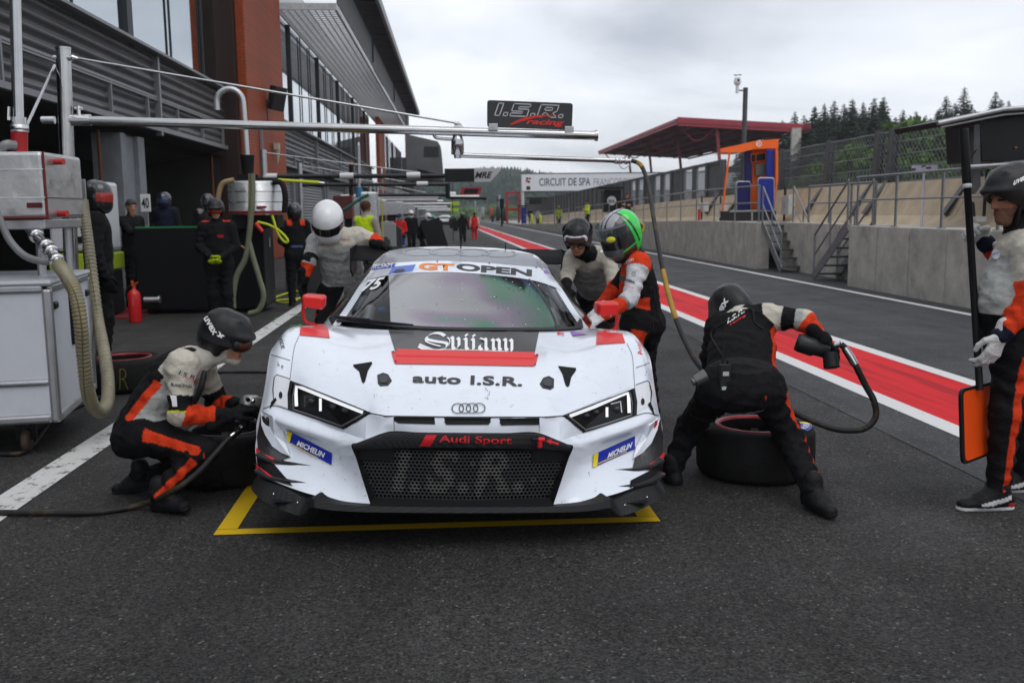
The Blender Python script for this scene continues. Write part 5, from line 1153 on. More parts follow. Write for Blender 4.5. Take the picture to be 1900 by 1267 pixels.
cg.tube(c2w(np.array([(-.54, 2.5, 1.18), (.54, 2.5, 1.18)])), .022, 8); cg.tube(c2w(np.array([(-.54, 3.0, 1.2), (.58, 3.0, .62)])), .022, 8); cg.tube(c2w(np.array([(-.5, 2.2, 1.06), (-.25, 2.6, .8), (-.1, 2.6, .8)])), .014, 8)
part('roll_cage', cg, mat('cage_grey', (.22, .22, .24), .4, .3), car)
mb = MB()
for (x, y, z) in ((-.52, 1.86, .93), (-.5, 1.86, .93), (-.54, 1.74, .84)): mb.cyl(c2w((x, y, z)), c2w((x+.012, y-.02, z)), .016, n=10)
part('blue_fitting', mb, mat('anodised_blue', (.02, .25, .75), .3, .5), car)
mb = MB(); mb.lathe([(.0, 0), (.13, .0), (.14, .02), (.13, .04)], c2w((.3, 1.95, .80)), (0, -1, .3), 20); part('steering_wheel', mb, M_BLK2, car)
mb = MB(); mb.box(c2w((.3, 2.75, .78)), (.5, .14, .8)); mb.box(c2w((.3, 2.62, 1.02)), (.4, .2, .28)); part('seat', mb, M_BLACK, car, bevel=.04)
# wheels still on the car
def wheel_mesh():
    ty = MB(); ty.lathe([(.235, -.13), (.27, -.15), (.325, -.145), (.342, -.12), (.345, 0), (.342, .12), (.325, .145), (.27, .15), (.235, .13)], (0, 0, 0), (1, 0, 0), 36)
    rm = MB(); rm.lathe([(.235, -.14), (.238, .12), (.21, .12), (.05, .08), (.0, .09)], (0, 0, 0), (1, 0, 0), 30); return ty, rm
for s2, y in ((-1, 3.65), (1, 3.65)):
    wh = bpy.data.objects.new('wheel', None); COL.objects.link(wh); wh.parent = car; wh.location = tuple(c2w((s2*.82, y, .34))-np.array(car.location)); ty, rm = wheel_mesh(); link('tyre', ty.mesh('tyre'), M_RUB, wh); link('rim', rm.mesh('rim'), M_BLK2, wh)
for s2 in (-1, 1): mb = MB(); mb.lathe([(.0, -.02), (.19, -.02), (.19, .02), (.0, .02)], c2w((s2*.78, 1.02, .40)), (1, 0, 0), 30, False); mb.cyl(c2w((s2*.6, 1.02, .40)), c2w((s2*.9, 1.02, .40)), .06, n=14); part('brake_disc', mb, mat('brake_steel', (.12, .1, .09), .5, .6), car)
# ================================================================== people: one continuous skin over a posed skeleton
def rc(a, b, ra, rb=None, col=None, k=.03, flat=None, fold=None, cut=False):
    return dict(a=np.asarray(a, float), b=np.asarray(b, float), ra=ra, rb=ra if rb is None else rb, col=col, k=k, flat=flat, fold=fold, cut=cut)
def pdist(p, P):
    a, b = p['a'], p['b']; ba = b-a; L2 = max(ba@ba, 1e-9)
    v = P-a; t = np.clip((v@ba)/L2, 0, 1); q = v-t[..., None]*ba
    s = 1.0
    if p['flat'] is not None:
        for f, r_ in p['flat']:
            q = q+(q@f)[..., None]*f*(1/r_-1)
            s = min(s, r_)
    d = (np.sqrt((q*q).sum(-1))-(p['ra']+(p['rb']-p['ra'])*t))*max(s, .55)
    if p['fold']:
        am, fr, ph = p['fold']; am = am*1.15; ln = math.sqrt(L2); ax = unit(ba); e1, e2, _ = frame(ax); an = np.arctan2(q@e1, q@e2)
        d = d+am*np.sin(6.283*fr*ln*t+1.3*np.sin(2*an+ph)+ph)*(.5+.5*np.sin(an+ph*2))
    return d, t
def nets(D, o, h):
    S = D < 0; sh = np.array(D.shape)
    cs = np.zeros(sh-1, int)
    C8 = [(i, j, k) for i in (0, 1) for j in (0, 1) for k in (0, 1)]
    for c in C8: cs += S[c[0]:sh[0]-1+c[0], c[1]:sh[1]-1+c[1], c[2]:sh[2]-1+c[2]]
    act = (cs > 0) & (cs < 8); idx = -np.ones(act.shape, int); I = np.argwhere(act); idx[act] = np.arange(len(I))
    Pm = np.zeros((len(I), 3)); ct = np.zeros(len(I))
    for ax in range(3):
        for u in (0, 1):
            for v in (0, 1):
                c0 = np.array([u, v]); c0 = np.insert(c0, ax, 0); c1 = c0.copy(); c1[ax] = 1
                A = I+c0; B_ = I+c1; d0 = D[A[:, 0], A[:, 1], A[:, 2]]; d1 = D[B_[:, 0], B_[:, 1], B_[:, 2]]
                m = (d0 < 0) != (d1 < 0); t = np.where(m, d0/np.where(m, d0-d1, 1), 0)
                Pm += m[:, None]*(c0+t[:, None]*(c1-c0)); ct += m
    V = o+h*(I+Pm/ct[:, None]); F_ = []
    for ax in range(3):
        sl0 = [slice(1, -1)]*3; sl1 = [slice(1, -1)]*3; sl0[ax] = slice(0, -1); sl1[ax] = slice(1, None)
        a = S[tuple(sl0)]; b = S[tuple(sl1)]
        for sg in (0, 1):
            J = np.argwhere((a & ~b) if sg == 0 else (~a & b)); off = np.ones(3, int); off[ax] = 0; J = J+off
            o1, o2 = [(1, 2), (2, 0), (0, 1)][ax]; e1 = np.zeros(3, int); e1[o1] = 1; e2 = np.zeros(3, int); e2[o2] = 1
            q = [J-e1-e2, J-e2, J, J-e1]
            if sg == 1: q = q[::-1]
            F_.append(np.stack([idx[x[:, 0], x[:, 1], x[:, 2]] for x in q], 1))
    return V, np.concatenate(F_)
def skin(prims, h, pad=.06):
    lo = np.min([np.minimum(p['a'], p['b'])-max(p['ra'], p['rb']) for p in prims if not p['cut']], 0)-pad
    hi = np.max([np.maximum(p['a'], p['b'])+max(p['ra'], p['rb']) for p in prims if not p['cut']], 0)+pad
    n = np.ceil((hi-lo)/h).astype(int)+1; D = np.full(n, .5, np.float32)
    for p in prims:
        r_ = max(p['ra'], p['rb'])+p['k']+2*h+(.01 if p['fold'] else 0); a = np.maximum(((np.minimum(p['a'], p['b'])-r_-lo)/h).astype(int), 0); b = np.minimum(((np.maximum(p['a'], p['b'])+r_-lo)/h).astype(int)+2, n)
        if (b <= a).any(): continue
        g = np.stack(np.meshgrid(*[lo[i]+h*np.arange(a[i], b[i]) for i in range(3)], indexing='ij'), -1)
        d, _ = pdist(p, g); s = D[a[0]:b[0], a[1]:b[1], a[2]:b[2]]; k = p['k']
        if p['cut']: D[a[0]:b[0], a[1]:b[1], a[2]:b[2]] = np.maximum(s, -d); continue
        e = np.clip(k-np.abs(s-d), 0, None)/max(k, 1e-6); D[a[0]:b[0], a[1]:b[1], a[2]:b[2]] = np.minimum(s, d)-e*e*k*.25
    D[0] = D[-1] = .5; D[:, 0] = D[:, -1] = .5; D[:, :, 0] = D[:, :, -1] = .5
    V, Fc = nets(D, lo, h)
    best = np.full(len(V), 9.); C = np.full((len(V), 3), .1)
    for p in prims:
        if p['cut'] or p['col'] is None: continue
        d, t = pdist(p, V); m = d < best; best[m] = d[m]
        c = p['col']; C[m] = c(V[m], t[m], p) if callable(c) else np.array(c)
    return V, Fc, C
def skin_part(name, prims, h, m, parent, paint=None, label=None, wrinkle=0.0, calm=None):
    V, Fc, C = skin(prims, h); off = world_off(parent)
    if paint is not None: C = paint(V, C)
    if wrinkle:                                                     # creases in the cloth, sharp ridges in a warped field
        N = np.zeros_like(V); a, b, c_, d_ = (V[Fc[:, i]] for i in range(4)); fn = np.cross(c_-a, d_-b)
        for i in range(4): np.add.at(N, Fc[:, i], fn)
        N /= np.maximum(np.linalg.norm(N, axis=1, keepdims=True), 1e-9); w = np.zeros(len(V))
        for k1, k2, am, ph in (((38, 17, 62), (21, 33, -14), .5, 0), ((-25, 44, 71), (30, -12, 25), .35, 1.3), ((70, 30, -40), (14, 40, 22), .3, 2.2)):
            w += am*(1-2*np.abs(np.sin((V@np.array(k1)+2.4*np.sin(V@np.array(k2)+ph)+ph)*.5)))
        if calm is not None: w *= np.clip((np.linalg.norm(V-calm, axis=1)-.15)/.06, 0, 1)
        V = V+N*(w*wrinkle)[:, None]
    me = bpy.data.meshes.new(name); me.from_pydata((V-off).tolist(), [], Fc.tolist()); me.polygons.foreach_set('use_smooth', [True]*len(Fc))
    a = me.color_attributes.new('Col', 'FLOAT_COLOR', 'POINT'); a.data.foreach_set('color', np.concatenate([C, np.ones((len(C), 1))], 1).astype(np.float32).ravel())
    me.update(); o = link(name, me, m, parent)
    if label: o['label'] = label
    return o, V, Fc
M_CLOTH = mat('cloth', rough=.85, attr='Col', var=.14, vscale=14, bump=1.0, bscale=15, spec=.12)
M_GLOSS = mat('helmet_gloss', rough=.22, attr='Col', coat=.5, spec=.5, var=.04)
M_SATIN = mat('helmet_satin', rough=.38, attr='Col', var=.12, vscale=20, spec=.3)
M_SKIN = mat('shoe_leather', rough=.55, spec=.15, attr='Col', var=.15, vscale=30, bump=.3, bscale=60)
M_GLOVE = mat('glove_knit', rough=.85, spec=.1, attr='Col', var=.12, vscale=40, bump=.5, bscale=90)
M_VIS = mat('visor_dark', (.012, .012, .014), .06, spec=.8)
BLK = np.array((.0095, .0095, .0105)); CRM = np.array((.50, .465, .395)); GRY = np.array((.36, .365, .35)); RED = np.array((.60, .045, .012)); SKN = np.array((.42, .21, .13)); WHT = np.array((.72, .72, .72)); DRK = np.array((.012, .012, .0135))
def limb(base, bands=(), stripe=None):
    """colour along a sleeve or leg: bands are (from, to, colour); a stripe runs down the side facing a direction"""
    def f(V, t, p):
        C = np.tile(np.array(base, float), (len(V), 1))
        if stripe is not None:
            dirv, cs, c, t0, t1 = stripe; ax = unit(p['b']-p['a']); w = dirv-ax*(dirv@ax); w = unit(w); q = V-(p['a']+t[:, None]*(p['b']-p['a'])); q /= np.maximum(np.linalg.norm(q, axis=1, keepdims=True), 1e-6)
            m = (q@w > cs) & (t >= t0) & (t <= t1); C[m] = c
        for t0, t1, c in bands: C[(t >= t0) & (t <= t1)] = c
        return C
    return f
def hand(w, d, n, side, curl=.5, col=BLK, thumb=.5, s=1.0, cuff=.05, spread=0.0):
    w = np.asarray(w, float); d = unit(d); n = unit(np.asarray(n, float)-d*(np.dot(n, d))); lat = np.cross(d, n)*side; P = []
    P.append(rc(w-d*cuff, w+d*.01, .036*s, .031*s, col, .012))
    for i, o in enumerate((.031, .0105, -.0105, -.031)):
        b = w+d*(.088-.006*abs(i-1))*s+lat*o*s; P.append(rc(w+d*.012+lat*o*.55*s, b, .0165*s, .0145*s, col, .016, [(n, .9)]))
        L = [(.044, .028, .023), (.048, .031, .024), (.044, .029, .023), (.035, .022, .02)][i]; c = curl if np.isscalar(curl) else curl[i]; a = c*.75; q = b; dd = d+lat*(1.5-i)*spread*.12
        for j, l in enumerate(L):
            v = unit(dd)*math.cos(a)+n*math.sin(a); e_ = q+v*l*s; P.append(rc(q, e_, (.0122-.0008*j)*s, (.0115-.0009*j)*s, col, .004)); q = e_; a += c*(1.0, .85, 0)[j]
    b = w+d*.022*s+lat*.03*s; v1 = unit(d*.62+lat*.72+n*.25); m_ = b+v1*.038*s; v2 = unit(d*.8+lat*(.35-.5*thumb)+n*(.2+.75*thumb)); m2 = m_+v2*.034*s; v3 = unit(d*.8-lat*.4*thumb+n*.8*thumb)
    P += [rc(b, m_, .0165*s, .0145*s, col, .012), rc(m_, m2, .0135*s, .0125*s, col, .005), rc(m2, m2+v3*.024*s, .0122*s, .0105*s, col, .004)]; return P
def foot(ank, toe, up=(0, 0, 1), col=DRK, sole=None, s=1.0, stripe=None):
    ank = np.asarray(ank, float); d = np.asarray(toe, float)-ank; up = np.asarray(up, float); d = unit(d-up*(d@up)); base = ank-up*.062*s; lat = np.cross(d, up)
    def cf(V, t, p):
        C = np.tile(np.array(col, float), (len(V), 1)); z = (V-base)@up; x = (V-base)@d
        if sole is not None: C[z < -.008*s] = sole
        if stripe is not None:
            z2 = z-.004; m = (np.abs((V-base)@lat) > .022) & (z2 > .0) & (z2 < .05) & (x > -.05) & (x < .11) & (np.abs(z2-(.042-.30*(x+.05))) < .013); C[m] = stripe[0]
            C[(x < -.035) & (z < .016) & (z > -.008)] = stripe[1]
        return C
    return [rc(ank+up*.05*s, ank-up*.02*s, .047*s, .046*s, cf, .03), rc(base-d*.038*s+up*.014*s, base+d*.07*s+up*.012*s, .040*s, .042*s, cf, .03), rc(base+d*.06*s+up*.006*s, base+d*.145*s, .043*s, .036*s, cf, .03, [(up, .72)]), rc(base-d*.04*s-up*.018*s, base+d*.15*s-up*.02*s, .036*s, .034*s, cf, .008, [(up, .4)]), rc(ank, base+d*.07*s+up*.02*s, .045*s, .034*s, cf, .03)]
def headframe(f, up=(0, 0, 1)):
    f = unit(f); u = np.asarray(up, float); u = unit(u-f*(f@u)); return f, np.cross(f, u), u            # forward, right, up
def head_prims(c, f, r, u, skin_=SKN, balaclava=None, beard=None, s=1.0):
    """skull, jaw, brow, nose, lips, ears"""
    sk = np.array(skin_); A = lambda a, b, e: c+(f*a+r*b+u*e)*s
    def face(V, t, p):
        C = np.tile(sk, (len(V), 1)); L = (V-c)/s; x, y, z = L@f, L@r, L@u
        nz = .06*np.sin(V[:, 0]*170+V[:, 2]*140); C *= (1+nz[:, None]*.5)
        C[(x > .05) & (np.abs(np.abs(y)-.033) < .016) & (np.abs(z-.004) < .006)] = (.035, .025, .02)
        C[(x > .06) & (np.abs(np.abs(y)-.034) < .02) & (np.abs(z-.026-.1*np.abs(np.abs(y)-.03)) < .005)] = (.03, .02, .015)
        if beard is not None: C[(z < -.038-.35*np.clip(.06-x, -1, .12)*0) & (x > -.01) & (z > -.15)] = sk*.45+np.array(beard)*.55
        C[(x > .07) & (np.abs(y) < .023) & (np.abs(z+.062) < .007)] = sk*np.array((.75, .45, .42))
        if balaclava is not None: C[(x < .035) | (z < -.085) | (z > .045) | (np.abs(y) > .06)] = balaclava
        return C
    return [rc(A(-.018, 0, .03), A(.01, 0, .03), .092*s, .088*s, face, .03, [(r, .82)]), rc(A(.025, 0, -.02), A(.048, 0, -.085), .068*s, .04*s, face, .03, [(r, .92)]), rc(A(.06, -.03, .024), A(.06, .03, .024), .024*s, .024*s, face, .02),
            rc(A(.084, 0, .012), A(.107, 0, -.026), .0085*s, .0135*s, face, .012), rc(A(.092, -.009, -.031), A(.092, .009, -.031), .009*s, .009*s, face, .008), rc(A(.078, -.017, -.062), A(.078, .017, -.062), .013*s, .013*s, face, .012), rc(A(.07, 0, -.092), A(.073, 0, -.098), .022*s, .02*s, face, .02),
            rc(A(-.012, -.079, -.002), A(-.018, -.083, -.03), .014*s, .009*s, face, .01, [(r, .5)]), rc(A(-.012, .079, -.002), A(-.018, .083, -.03), .014*s, .009*s, face, .01, [(r, .5)])]
def ski_helmet(parent, c, f, r, u, col=(.012, .012, .013), m=None, s=1.0, h=.007, trim=None):
    A = lambda a, b, e: c+(f*a+r*b+u*e)*s; K = np.array(col)
    def pc(V, t, p):
        C = np.tile(K, (len(V), 1)); L = (V-c)/s; x, y, z = L@f, L@r, L@u
        for q in (-.035, 0, .035):                                                              # vent slots
            for x0 in (-.06, .0, .05): C[(np.abs(y-q*1.1) < .007) & (np.abs(x-x0) < .02) & (z > .09)] = .002
        if trim is not None: C[(np.abs(z-.022-.1*x) < .004)] = trim
        return C
    P = [rc(A(-.03, 0, .048), A(.012, 0, .046), .122*s, .118*s, pc, .03, [(r, .88)]), rc(A(-.075, 0, -.01), A(-.02, 0, .0), .09*s, .09*s, pc, .03, [(r, .95)]), rc(A(.092, -.055, .05), A(.092, .055, .05), .020*s, .020*s, pc, .03, [(u, .6)]), rc(A(.112, -.03, .045), A(.112, .03, .045), .018*s, .018*s, pc, .03, [(u, .5)]),
         rc(A(-.01, -.088, .0), A(-.012, -.08, -.055), .036*s, .024*s, pc, .02, [(r, .6)]), rc(A(-.01, .088, .0), A(-.012, .08, -.055), .036*s, .024*s, pc, .02, [(r, .6)]),
         rc(A(.06, 0, -.075), A(.16, 0, -.07), .108*s, .108*s, None, .01, [(r, .80)], cut=True), rc(A(-.1, 0, -.16), A(.1, 0, -.16), .075*s, .075*s, None, .01, cut=True)]
    for y in (-.05, .05): P.append(rc(A(-.1, y, .118), A(.07, y, .128), .012*s, .008*s, pc, .02))
    return skin_part('helmet', P, h, m or M_SATIN, parent)
def goggles(parent, c, f, r, u, at=(.098, .008), frame_c=(.012, .012, .012), lens=(.10, .035, .012), strap=True, s=1.0, tilt=0.0):
    A = lambda a, b, e: c+(f*a+r*b+u*e)*s; x, z = at
    o, V, Fc = skin_part('goggles', [rc(A(x-.022, -.055, z), A(x-.004, -.022, z), .036*s, .039*s, frame_c, .02, [(f, .75)]), rc(A(x-.004, .022, z), A(x-.022, .055, z), .039*s, .036*s, frame_c, .02, [(f, .75)]), rc(A(x+.03, 0, z-.045), A(x+.05, 0, z-.06), .026*s, .02*s, None, .01, cut=True)], .006, M_SATIN, parent,
        paint=lambda V, C: np.where((((V-c)@f/s > x-.004) & (np.abs((V-c)@u/s-z) < .027) & (np.abs((V-c)@r/s) < .075))[:, None], np.array(lens), C))
    if strap:
        mb = MB(); P = [A(math.cos(t)*.128-.022, math.sin(t)*.118, z+.012-.012*math.cos(t)) for t in np.linspace(.75, 5.53, 22)]
        G = [[p-u*.019*s for p in P], [p+u*.019*s for p in P]]; mb.grid(np.array(G), True); part('strap', mb, mat('strap_black', (.014, .014, .015), .7), o)
    return o
def full_helmet(parent, c, f, r, u, paint, m=None, s=1.0, visor='closed', h=.008):
    A = lambda a, b, e: c+(f*a+r*b+u*e)*s
    P = [rc(A(-.025, 0, .03), A(.02, 0, .03), .136*s, .130*s, (.6, .6, .6), .03, [(r, .90)]), rc(A(-.03, 0, -.05), A(.03, 0, -.05), .115*s, .115*s, (.6, .6, .6), .04, [(r, .95)]), rc(A(.07, -.035, -.088), A(.07, .035, -.088), .05*s, .05*s, (.6, .6, .6), .04), rc(A(.0, 0, -.12), A(.0, 0, -.16), .085*s, .085*s, None, .01, cut=True)]
    o, V, Fc = skin_part('helmet', P, h, m or M_GLOSS, parent, paint=paint)
    off = world_off(parent); vv = visor if isinstance(visor, tuple) else ((.045, -.035) if visor == 'closed' else (.10, .02))
    G = []; top, bot = vv; lift = 1.0 if visor == 'closed' else 1.06
    for z in np.linspace(bot, top, 7):
        row = []
        for t in np.linspace(-1.25, 1.25, 23): row.append(A((math.cos(t)*.158-.006)*lift, math.sin(t)*.128*lift, z))
        G.append(row)
    return o, G
def human(name, label, J, st, loc, h=.012, group=None):
    """J: joints in world space; st: colours and build"""
    rt = thing(name, label, 'person', loc, group); s = st.get('s', 1.0); lat = unit(J['shR']-J['shL']); hl = unit(J['hipR']-J['hipL']); upv = unit((J['shL']+J['shR'])/2-J['pel']); fr_ = unit(np.cross(upv, lat)); fr2_ = unit(np.cross(upv, hl))
    mid = (J['pel']+J['chest'])/2+J.get('belly', np.zeros(3)); fl = [(fr_, .70)]; tc_ = st['torso']; P = []; fo = st.get('fold', 1.0); lg = st['leg']; W_ = st.get('w', 1.0)
    P.append(rc(J['pel']-upv*.03, mid, .172*s*W_, .165*s*W_, tc_, .05, [(fr2_, .74)], (.004*fo, 9, 1.0))); P.append(rc(mid, J['chest'], .168*s*W_, .182*s, tc_, .06, fl, (.005*fo, 8, 2.1)))
    nb = (J['shL']+J['shR'])/2; P.append(rc(J['shL']+lat*.03, J['shR']-lat*.03, .074*s, .074*s, st.get('yoke', tc_), .07)); P.append(rc(J['hipL'], J['hipR'], .112*s, .112*s, BLK if isinstance(lg, tuple) or callable(lg) else lg, .06))
    P.append(rc(nb+upv*.02, J['head']-J['hu']*.055, .068*s, .058*s, st.get('neck', BLK), .04))
    if 'head_prims' in st: P += st['head_prims']
    for S in 'LR':
        lgS = lg[1 if S == 'R' else 0] if isinstance(lg, tuple) else lg; la = J['hip'+S]; lb = J['knee'+S]; lc = J['ank'+S]
        P.append(rc(la, lb, .100*s, .074*s, lgS, .05, None, (.006*fo, 11, 1.7))); P.append(rc(lb, lc, .076*s, .060*s, lgS, .04, None, (.007*fo, 12, .4)))
        ua, ub, uc = J['sh'+S], J['el'+S], J['wr'+S]; P.append(rc(ua, ub, .072*s, .058*s, st['uarm'+S] if 'uarm'+S in st else st['uarm'], .045, None, (.0055*fo, 13, 2.7))); P.append(rc(ub, uc, .058*s, .044*s, st['farm'+S] if 'farm'+S in st else st['farm'], .03, None, (.0055*fo, 15, 1.1)))
    o, V, Fc = skin_part('body', P, h, M_CLOTH, rt, paint=st.get('paint'), wrinkle=.0042 if h < .0125 else 0, calm=J['head']); rt['_'] = 0; del rt['_']
    return rt, o, BVHTree.FromPolygons([tuple(v) for v in V], [tuple(f) for f in Fc])
def Jpx(D):
    J = {k: (atY(*v) if len(v) == 3 else v) for k, v in D.items()}; return J
def torso_paint(front, back, side=None, split=0.0, stripe=None):
    def f(V, t, p): return np.tile(np.array(back, float), (len(V), 1))
    return f
def tfn(J, rule):
    lat = unit(J['shR']-J['shL']); up = unit((J['shL']+J['shR'])/2-J['pel']); lat = unit(lat-up*(lat@up)); fr = np.cross(up, lat); ln = np.linalg.norm((J['shL']+J['shR'])/2-J['pel'])
    return lambda V, t, p: rule((V-J['pel'])@fr, (V-J['pel'])@lat, ((V-J['pel'])@up)/ln)
def col(n, base): return np.tile(np.array(base, float), (n, 1))
def body_words(s, p0, p1, h, m, bv, parent, **k): return words(s, p0, p1, h, m, 'lettering', bv=bv, parent=parent, lift=k.pop('lift', .004), **k)
def bv_of(V, Fc): return BVHTree.FromPolygons([tuple(v) for v in V], [tuple(f) for f in Fc])

# ---- crouching mechanic on the left
J = Jpx(dict(pel=(262, 790, 5.2), hipR=(270, 806, 5.09), hipL=(266, 800, 5.30), kneeR=(376, 838, 4.99), ankR=(298, 915, 4.98), kneeL=(396, 884, 5.36), ankL=(262, 880, 5.34), chest=(322, 700, 5.2), shR=(338, 676, 5.02), shL=(374, 676, 5.36),
         head=(421, 632, 5.2), elR=(334, 768, 4.97), wrR=(424, 772, 5.02), elL=(404, 750, 5.42), wrL=(440, 752, 5.3)))
f, r, u = headframe((.90, -.20, -.24)); J['hu'] = u
def ruleA(x, y, z):
    C = col(len(x), BLK); C[(x > -.03)] = GRY; C[(x > -.085) & (z > .80)] = CRM; C[(z < .12)] = BLK; m = (x < -.01) & (x > -.062) & (z < .7) & (z > .1); C[m] = RED; C[(x < -.062) & (z < .8)] = BLK; return C
out = np.array((0, -1., 0))
lgA = limb(BLK, stripe=(unit((.25, -1, .2)), .952, RED, 0, 1)); lgA2 = limb(BLK)
ptA, bodyA, bvA = human('person', 'crouching mechanic in black helmet and red cuffed cream jacket with a 1 armband', J, dict(torso=tfn(J, ruleA), yoke=tfn(J, lambda x, y, z: np.where((x < -.015)[:, None], BLK, CRM)), uarm=limb(CRM, [(.62, .93, BLK), (.93, .97, (.5, .48, .03))]), farm=limb(RED, [(.72, 1, BLK)]), leg=(lgA2, lgA), neck=(.5, .48, .43),
    head_prims=head_prims(J['head'], f, r, u, balaclava=(.52, .50, .46), beard=None)), gnd(300, 945), .0065)
oh, V, Fc = ski_helmet(ptA, J['head'], f, r, u, s=1.03); bh = bv_of(V, Fc)
body_words('uvex', (378, 591), (396, 623), 9, M_INKW, bh, oh, bold=.03, hv=(8, -5)); body_words('x', (402, 622), (414, 632), 8, M_INKW, bh, oh, bold=.05, hv=(4, -8))
goggles(ptA, J['head'], f, r, u, at=(.104, .006), lens=(.06, .016, .006), s=1.04)
d = unit(atY(462, 752, 5.06)-J['wrR']); skin_part('glove', hand(J['wrR'], d, (.1, .35, -.9), -1, .75, BLK, .6, 1.08, cuff=.09), .005, M_GLOVE, ptA)
d = unit(atY(478, 742, 5.16)-J['wrL']); skin_part('glove', hand(J['wrL'], d, (.1, -.5, -.7), 1, .7, BLK, .6, 1.08, cuff=.09), .005, M_GLOVE, ptA)
skin_part('shoe', foot(J['ankR'], atY(330, 950, 4.93), (-.1, 0, 1), DRK, (.012, .012, .013), 1.02), .008, M_SKIN, ptA); skin_part('shoe', foot(J['ankL'], J['ankL']+np.array((-.15, .02, -.03)), (-.12, .0, 1), DRK, (.02, .02, .022), 1.02), .008, M_SKIN, ptA)
body_words('I.S.R.', (331, 694), (363, 706), 7, M_INKB, bvA, ptA, bold=.0, shear=.25, hv=(1, -8)); body_words('racing', (338, 702), (366, 711), 5, M_INKR, bvA, ptA, shear=.25, hv=(1, -5)); body_words('BLANCPAIN', (318, 716), (354, 720), 6, M_INKB, bvA, ptA, bold=.01, hv=(.2, -6)); body_words('1', (322, 754), (331, 755), 18, M_INKW, bvA, ptA, hv=(-3, -21), lift=.012)
mb = MB(); mb.tube(spline([atY(380, 688, 4.95), atY(372, 720, 4.92), atY(360, 748, 4.94)], 5), [.012]+[.016]*9+[.012], 8); part('sleeve_strap', mb, M_BLK2, ptA)

# ---- mechanic bending over the tyre on the right, seen from behind
J = Jpx(dict(pel=(1374, 702, 4.98), hipL=(1332, 722, 4.98), hipR=(1418, 722, 4.92), kneeL=(1280, 792, 5.28), ankL=(1246, 872, 5.19), kneeR=(1462, 808, 4.98), ankR=(1508, 908, 4.62), chest=(1376, 628, 5.2), shL=(1332, 606, 5.32), shR=(1424, 588, 5.2),
         head=(1356, 580, 5.42), elR=(1492, 594, 5.1), wrR=(1528, 632, 4.98), elL=(1318, 664, 5.5), wrL=(1330, 720, 5.42)))
f, r, u = headframe((-.25, .75, -.6), (-.25, .3, 1)); J['hu'] = u
def ruleB(x, y, z):
    C = col(len(x), BLK); C[(y > .14) & (x > -.02)] = RED; C[(x > .06)] = GRY; C[(z > 1.02) & (np.abs(y) < .1)] = CRM; C[(z < .12) & (z > .0)] = (.022, .022, .024); return C
lgB = limb(BLK, stripe=(unit((1., -.5, 0)), .955, RED, 0, .9))
ptB, bodyB, bvB = human('person', 'mechanic in black bending astride the flat tyre with a radio on his belt', J, dict(torso=tfn(J, ruleB), yoke=BLK, uarmR=limb(CRM, [(.42, .78, BLK), (.78, .97, GRY)]), uarmL=BLK, farmR=limb(RED, [(.78, 1, BLK)]), farmL=BLK, leg=(limb(BLK), lgB), neck=(.5, .48, .43), w=1.03,
    head_prims=head_prims(J['head'], f, r, u, balaclava=(.5, .48, .44))), gnd(1400, 930), .0065)
oh, V, Fc = ski_helmet(ptB, J['head'], f, r, u, s=.97); bh = bv_of(V, Fc); body_words('uvex', (1323, 596), (1345, 552), 10, M_INKW, bh, oh, bold=.03, hv=(8, 5))
body_words('I.S.R.', (1350, 602), (1382, 580), 8, M_INKW, bvB, ptB, bold=.02, shear=.2, hv=(-1, -9)); body_words('racing', (1356, 606), (1384, 588), 5, M_INKR, bvB, ptB, bold=.01, hv=(-1, -5))
hB = J['wrR']; d = unit(atY(1552, 655, 4.96)-hB); skin_part('glove', hand(hB, d, (-.8, -.1, -.6), 1, .95, BLK, .7, 1.1, cuff=.08), .005, M_GLOVE, ptB)
skin_part('glove', hand(J['wrL'], (.1, -.1, -1), (0, .9, 0), 1, .4, BLK, .4, 1.05, cuff=.07), .006, M_GLOVE, ptB)
skin_part('shoe', foot(J['ankL'], J['ankL']+np.array((-.06, .13, -.01)), (0, 0, 1), DRK, (.014, .014, .015), 1.05), .008, M_SKIN, ptB); skin_part('shoe', foot(J['ankR'], atY(1545, 945, 4.45), (0, 0, 1), DRK, (.014, .014, .015), 1.05), .008, M_SKIN, ptB)
def onto(px, py, bv, l=0): h_ = hit(px, py, bv, l); return h_ if h_ is not None else atY(px, py, 4.8)
mb = MB(); P = [onto(x, y, bvB, .004) for x, y in ((1312, 687), (1330, 690), (1355, 692), (1380, 693), (1405, 693), (1432, 690))]; G = [[p-(0, 0, .022) for p in P], [p+(0, 0, .022) for p in P]]; mb.grid(np.array(G), True, True); part('belt', mb, mat('belt_black', (.02, .02, .021), .6), ptB)
q = onto(1346, 695, bvB, .02); mb = MB(); mb.box(q+(0, 0, -.02), (.058, .04, .14)); o = part('radio', mb, mat('radio_black', (.016, .016, .017), .5), ptB, bevel=.006)
mb = MB(); mb.cyl(q+(-.012, 0, .05), q+(.0, .02, .17), .007, .005, n=8); mb.cyl(q+(.014, 0, .05), q+(.014, 0, .07), .008, n=8); part('radio_aerial', mb, M_BLK2, o); mb = MB(); mb.box(q+(0, -.022, .0), (.032, .004, .022)); mb.box(q+(0, -.022, -.078), (.04, .004, .018)); part('radio_screen', mb, mat('lcd_grey', (.45, .5, .5), .4), o)
mb = MB(); mb.tube(spline([onto(x, y, bvB, .008) for x, y in ((1346, 668), (1330, 640), (1322, 618), (1345, 600), (1392, 575), (1400, 600), (1415, 612))], 6), .004, 6); part('radio_cord', mb, M_BLK2, ptB)
mb = MB(); a = atY(1300, 700, 4.86); mb.cyl(a+(.03, 0, .01), a+(-.03, 0, -.02), .038, .03, n=16); mb.cyl(a+(-.03, 0, -.02), a+(-.045, 0, -.025), .022, n=12); part('belt_flask', mb, mat('flask_steel', (.14, .14, .14), .3, .7), ptB)

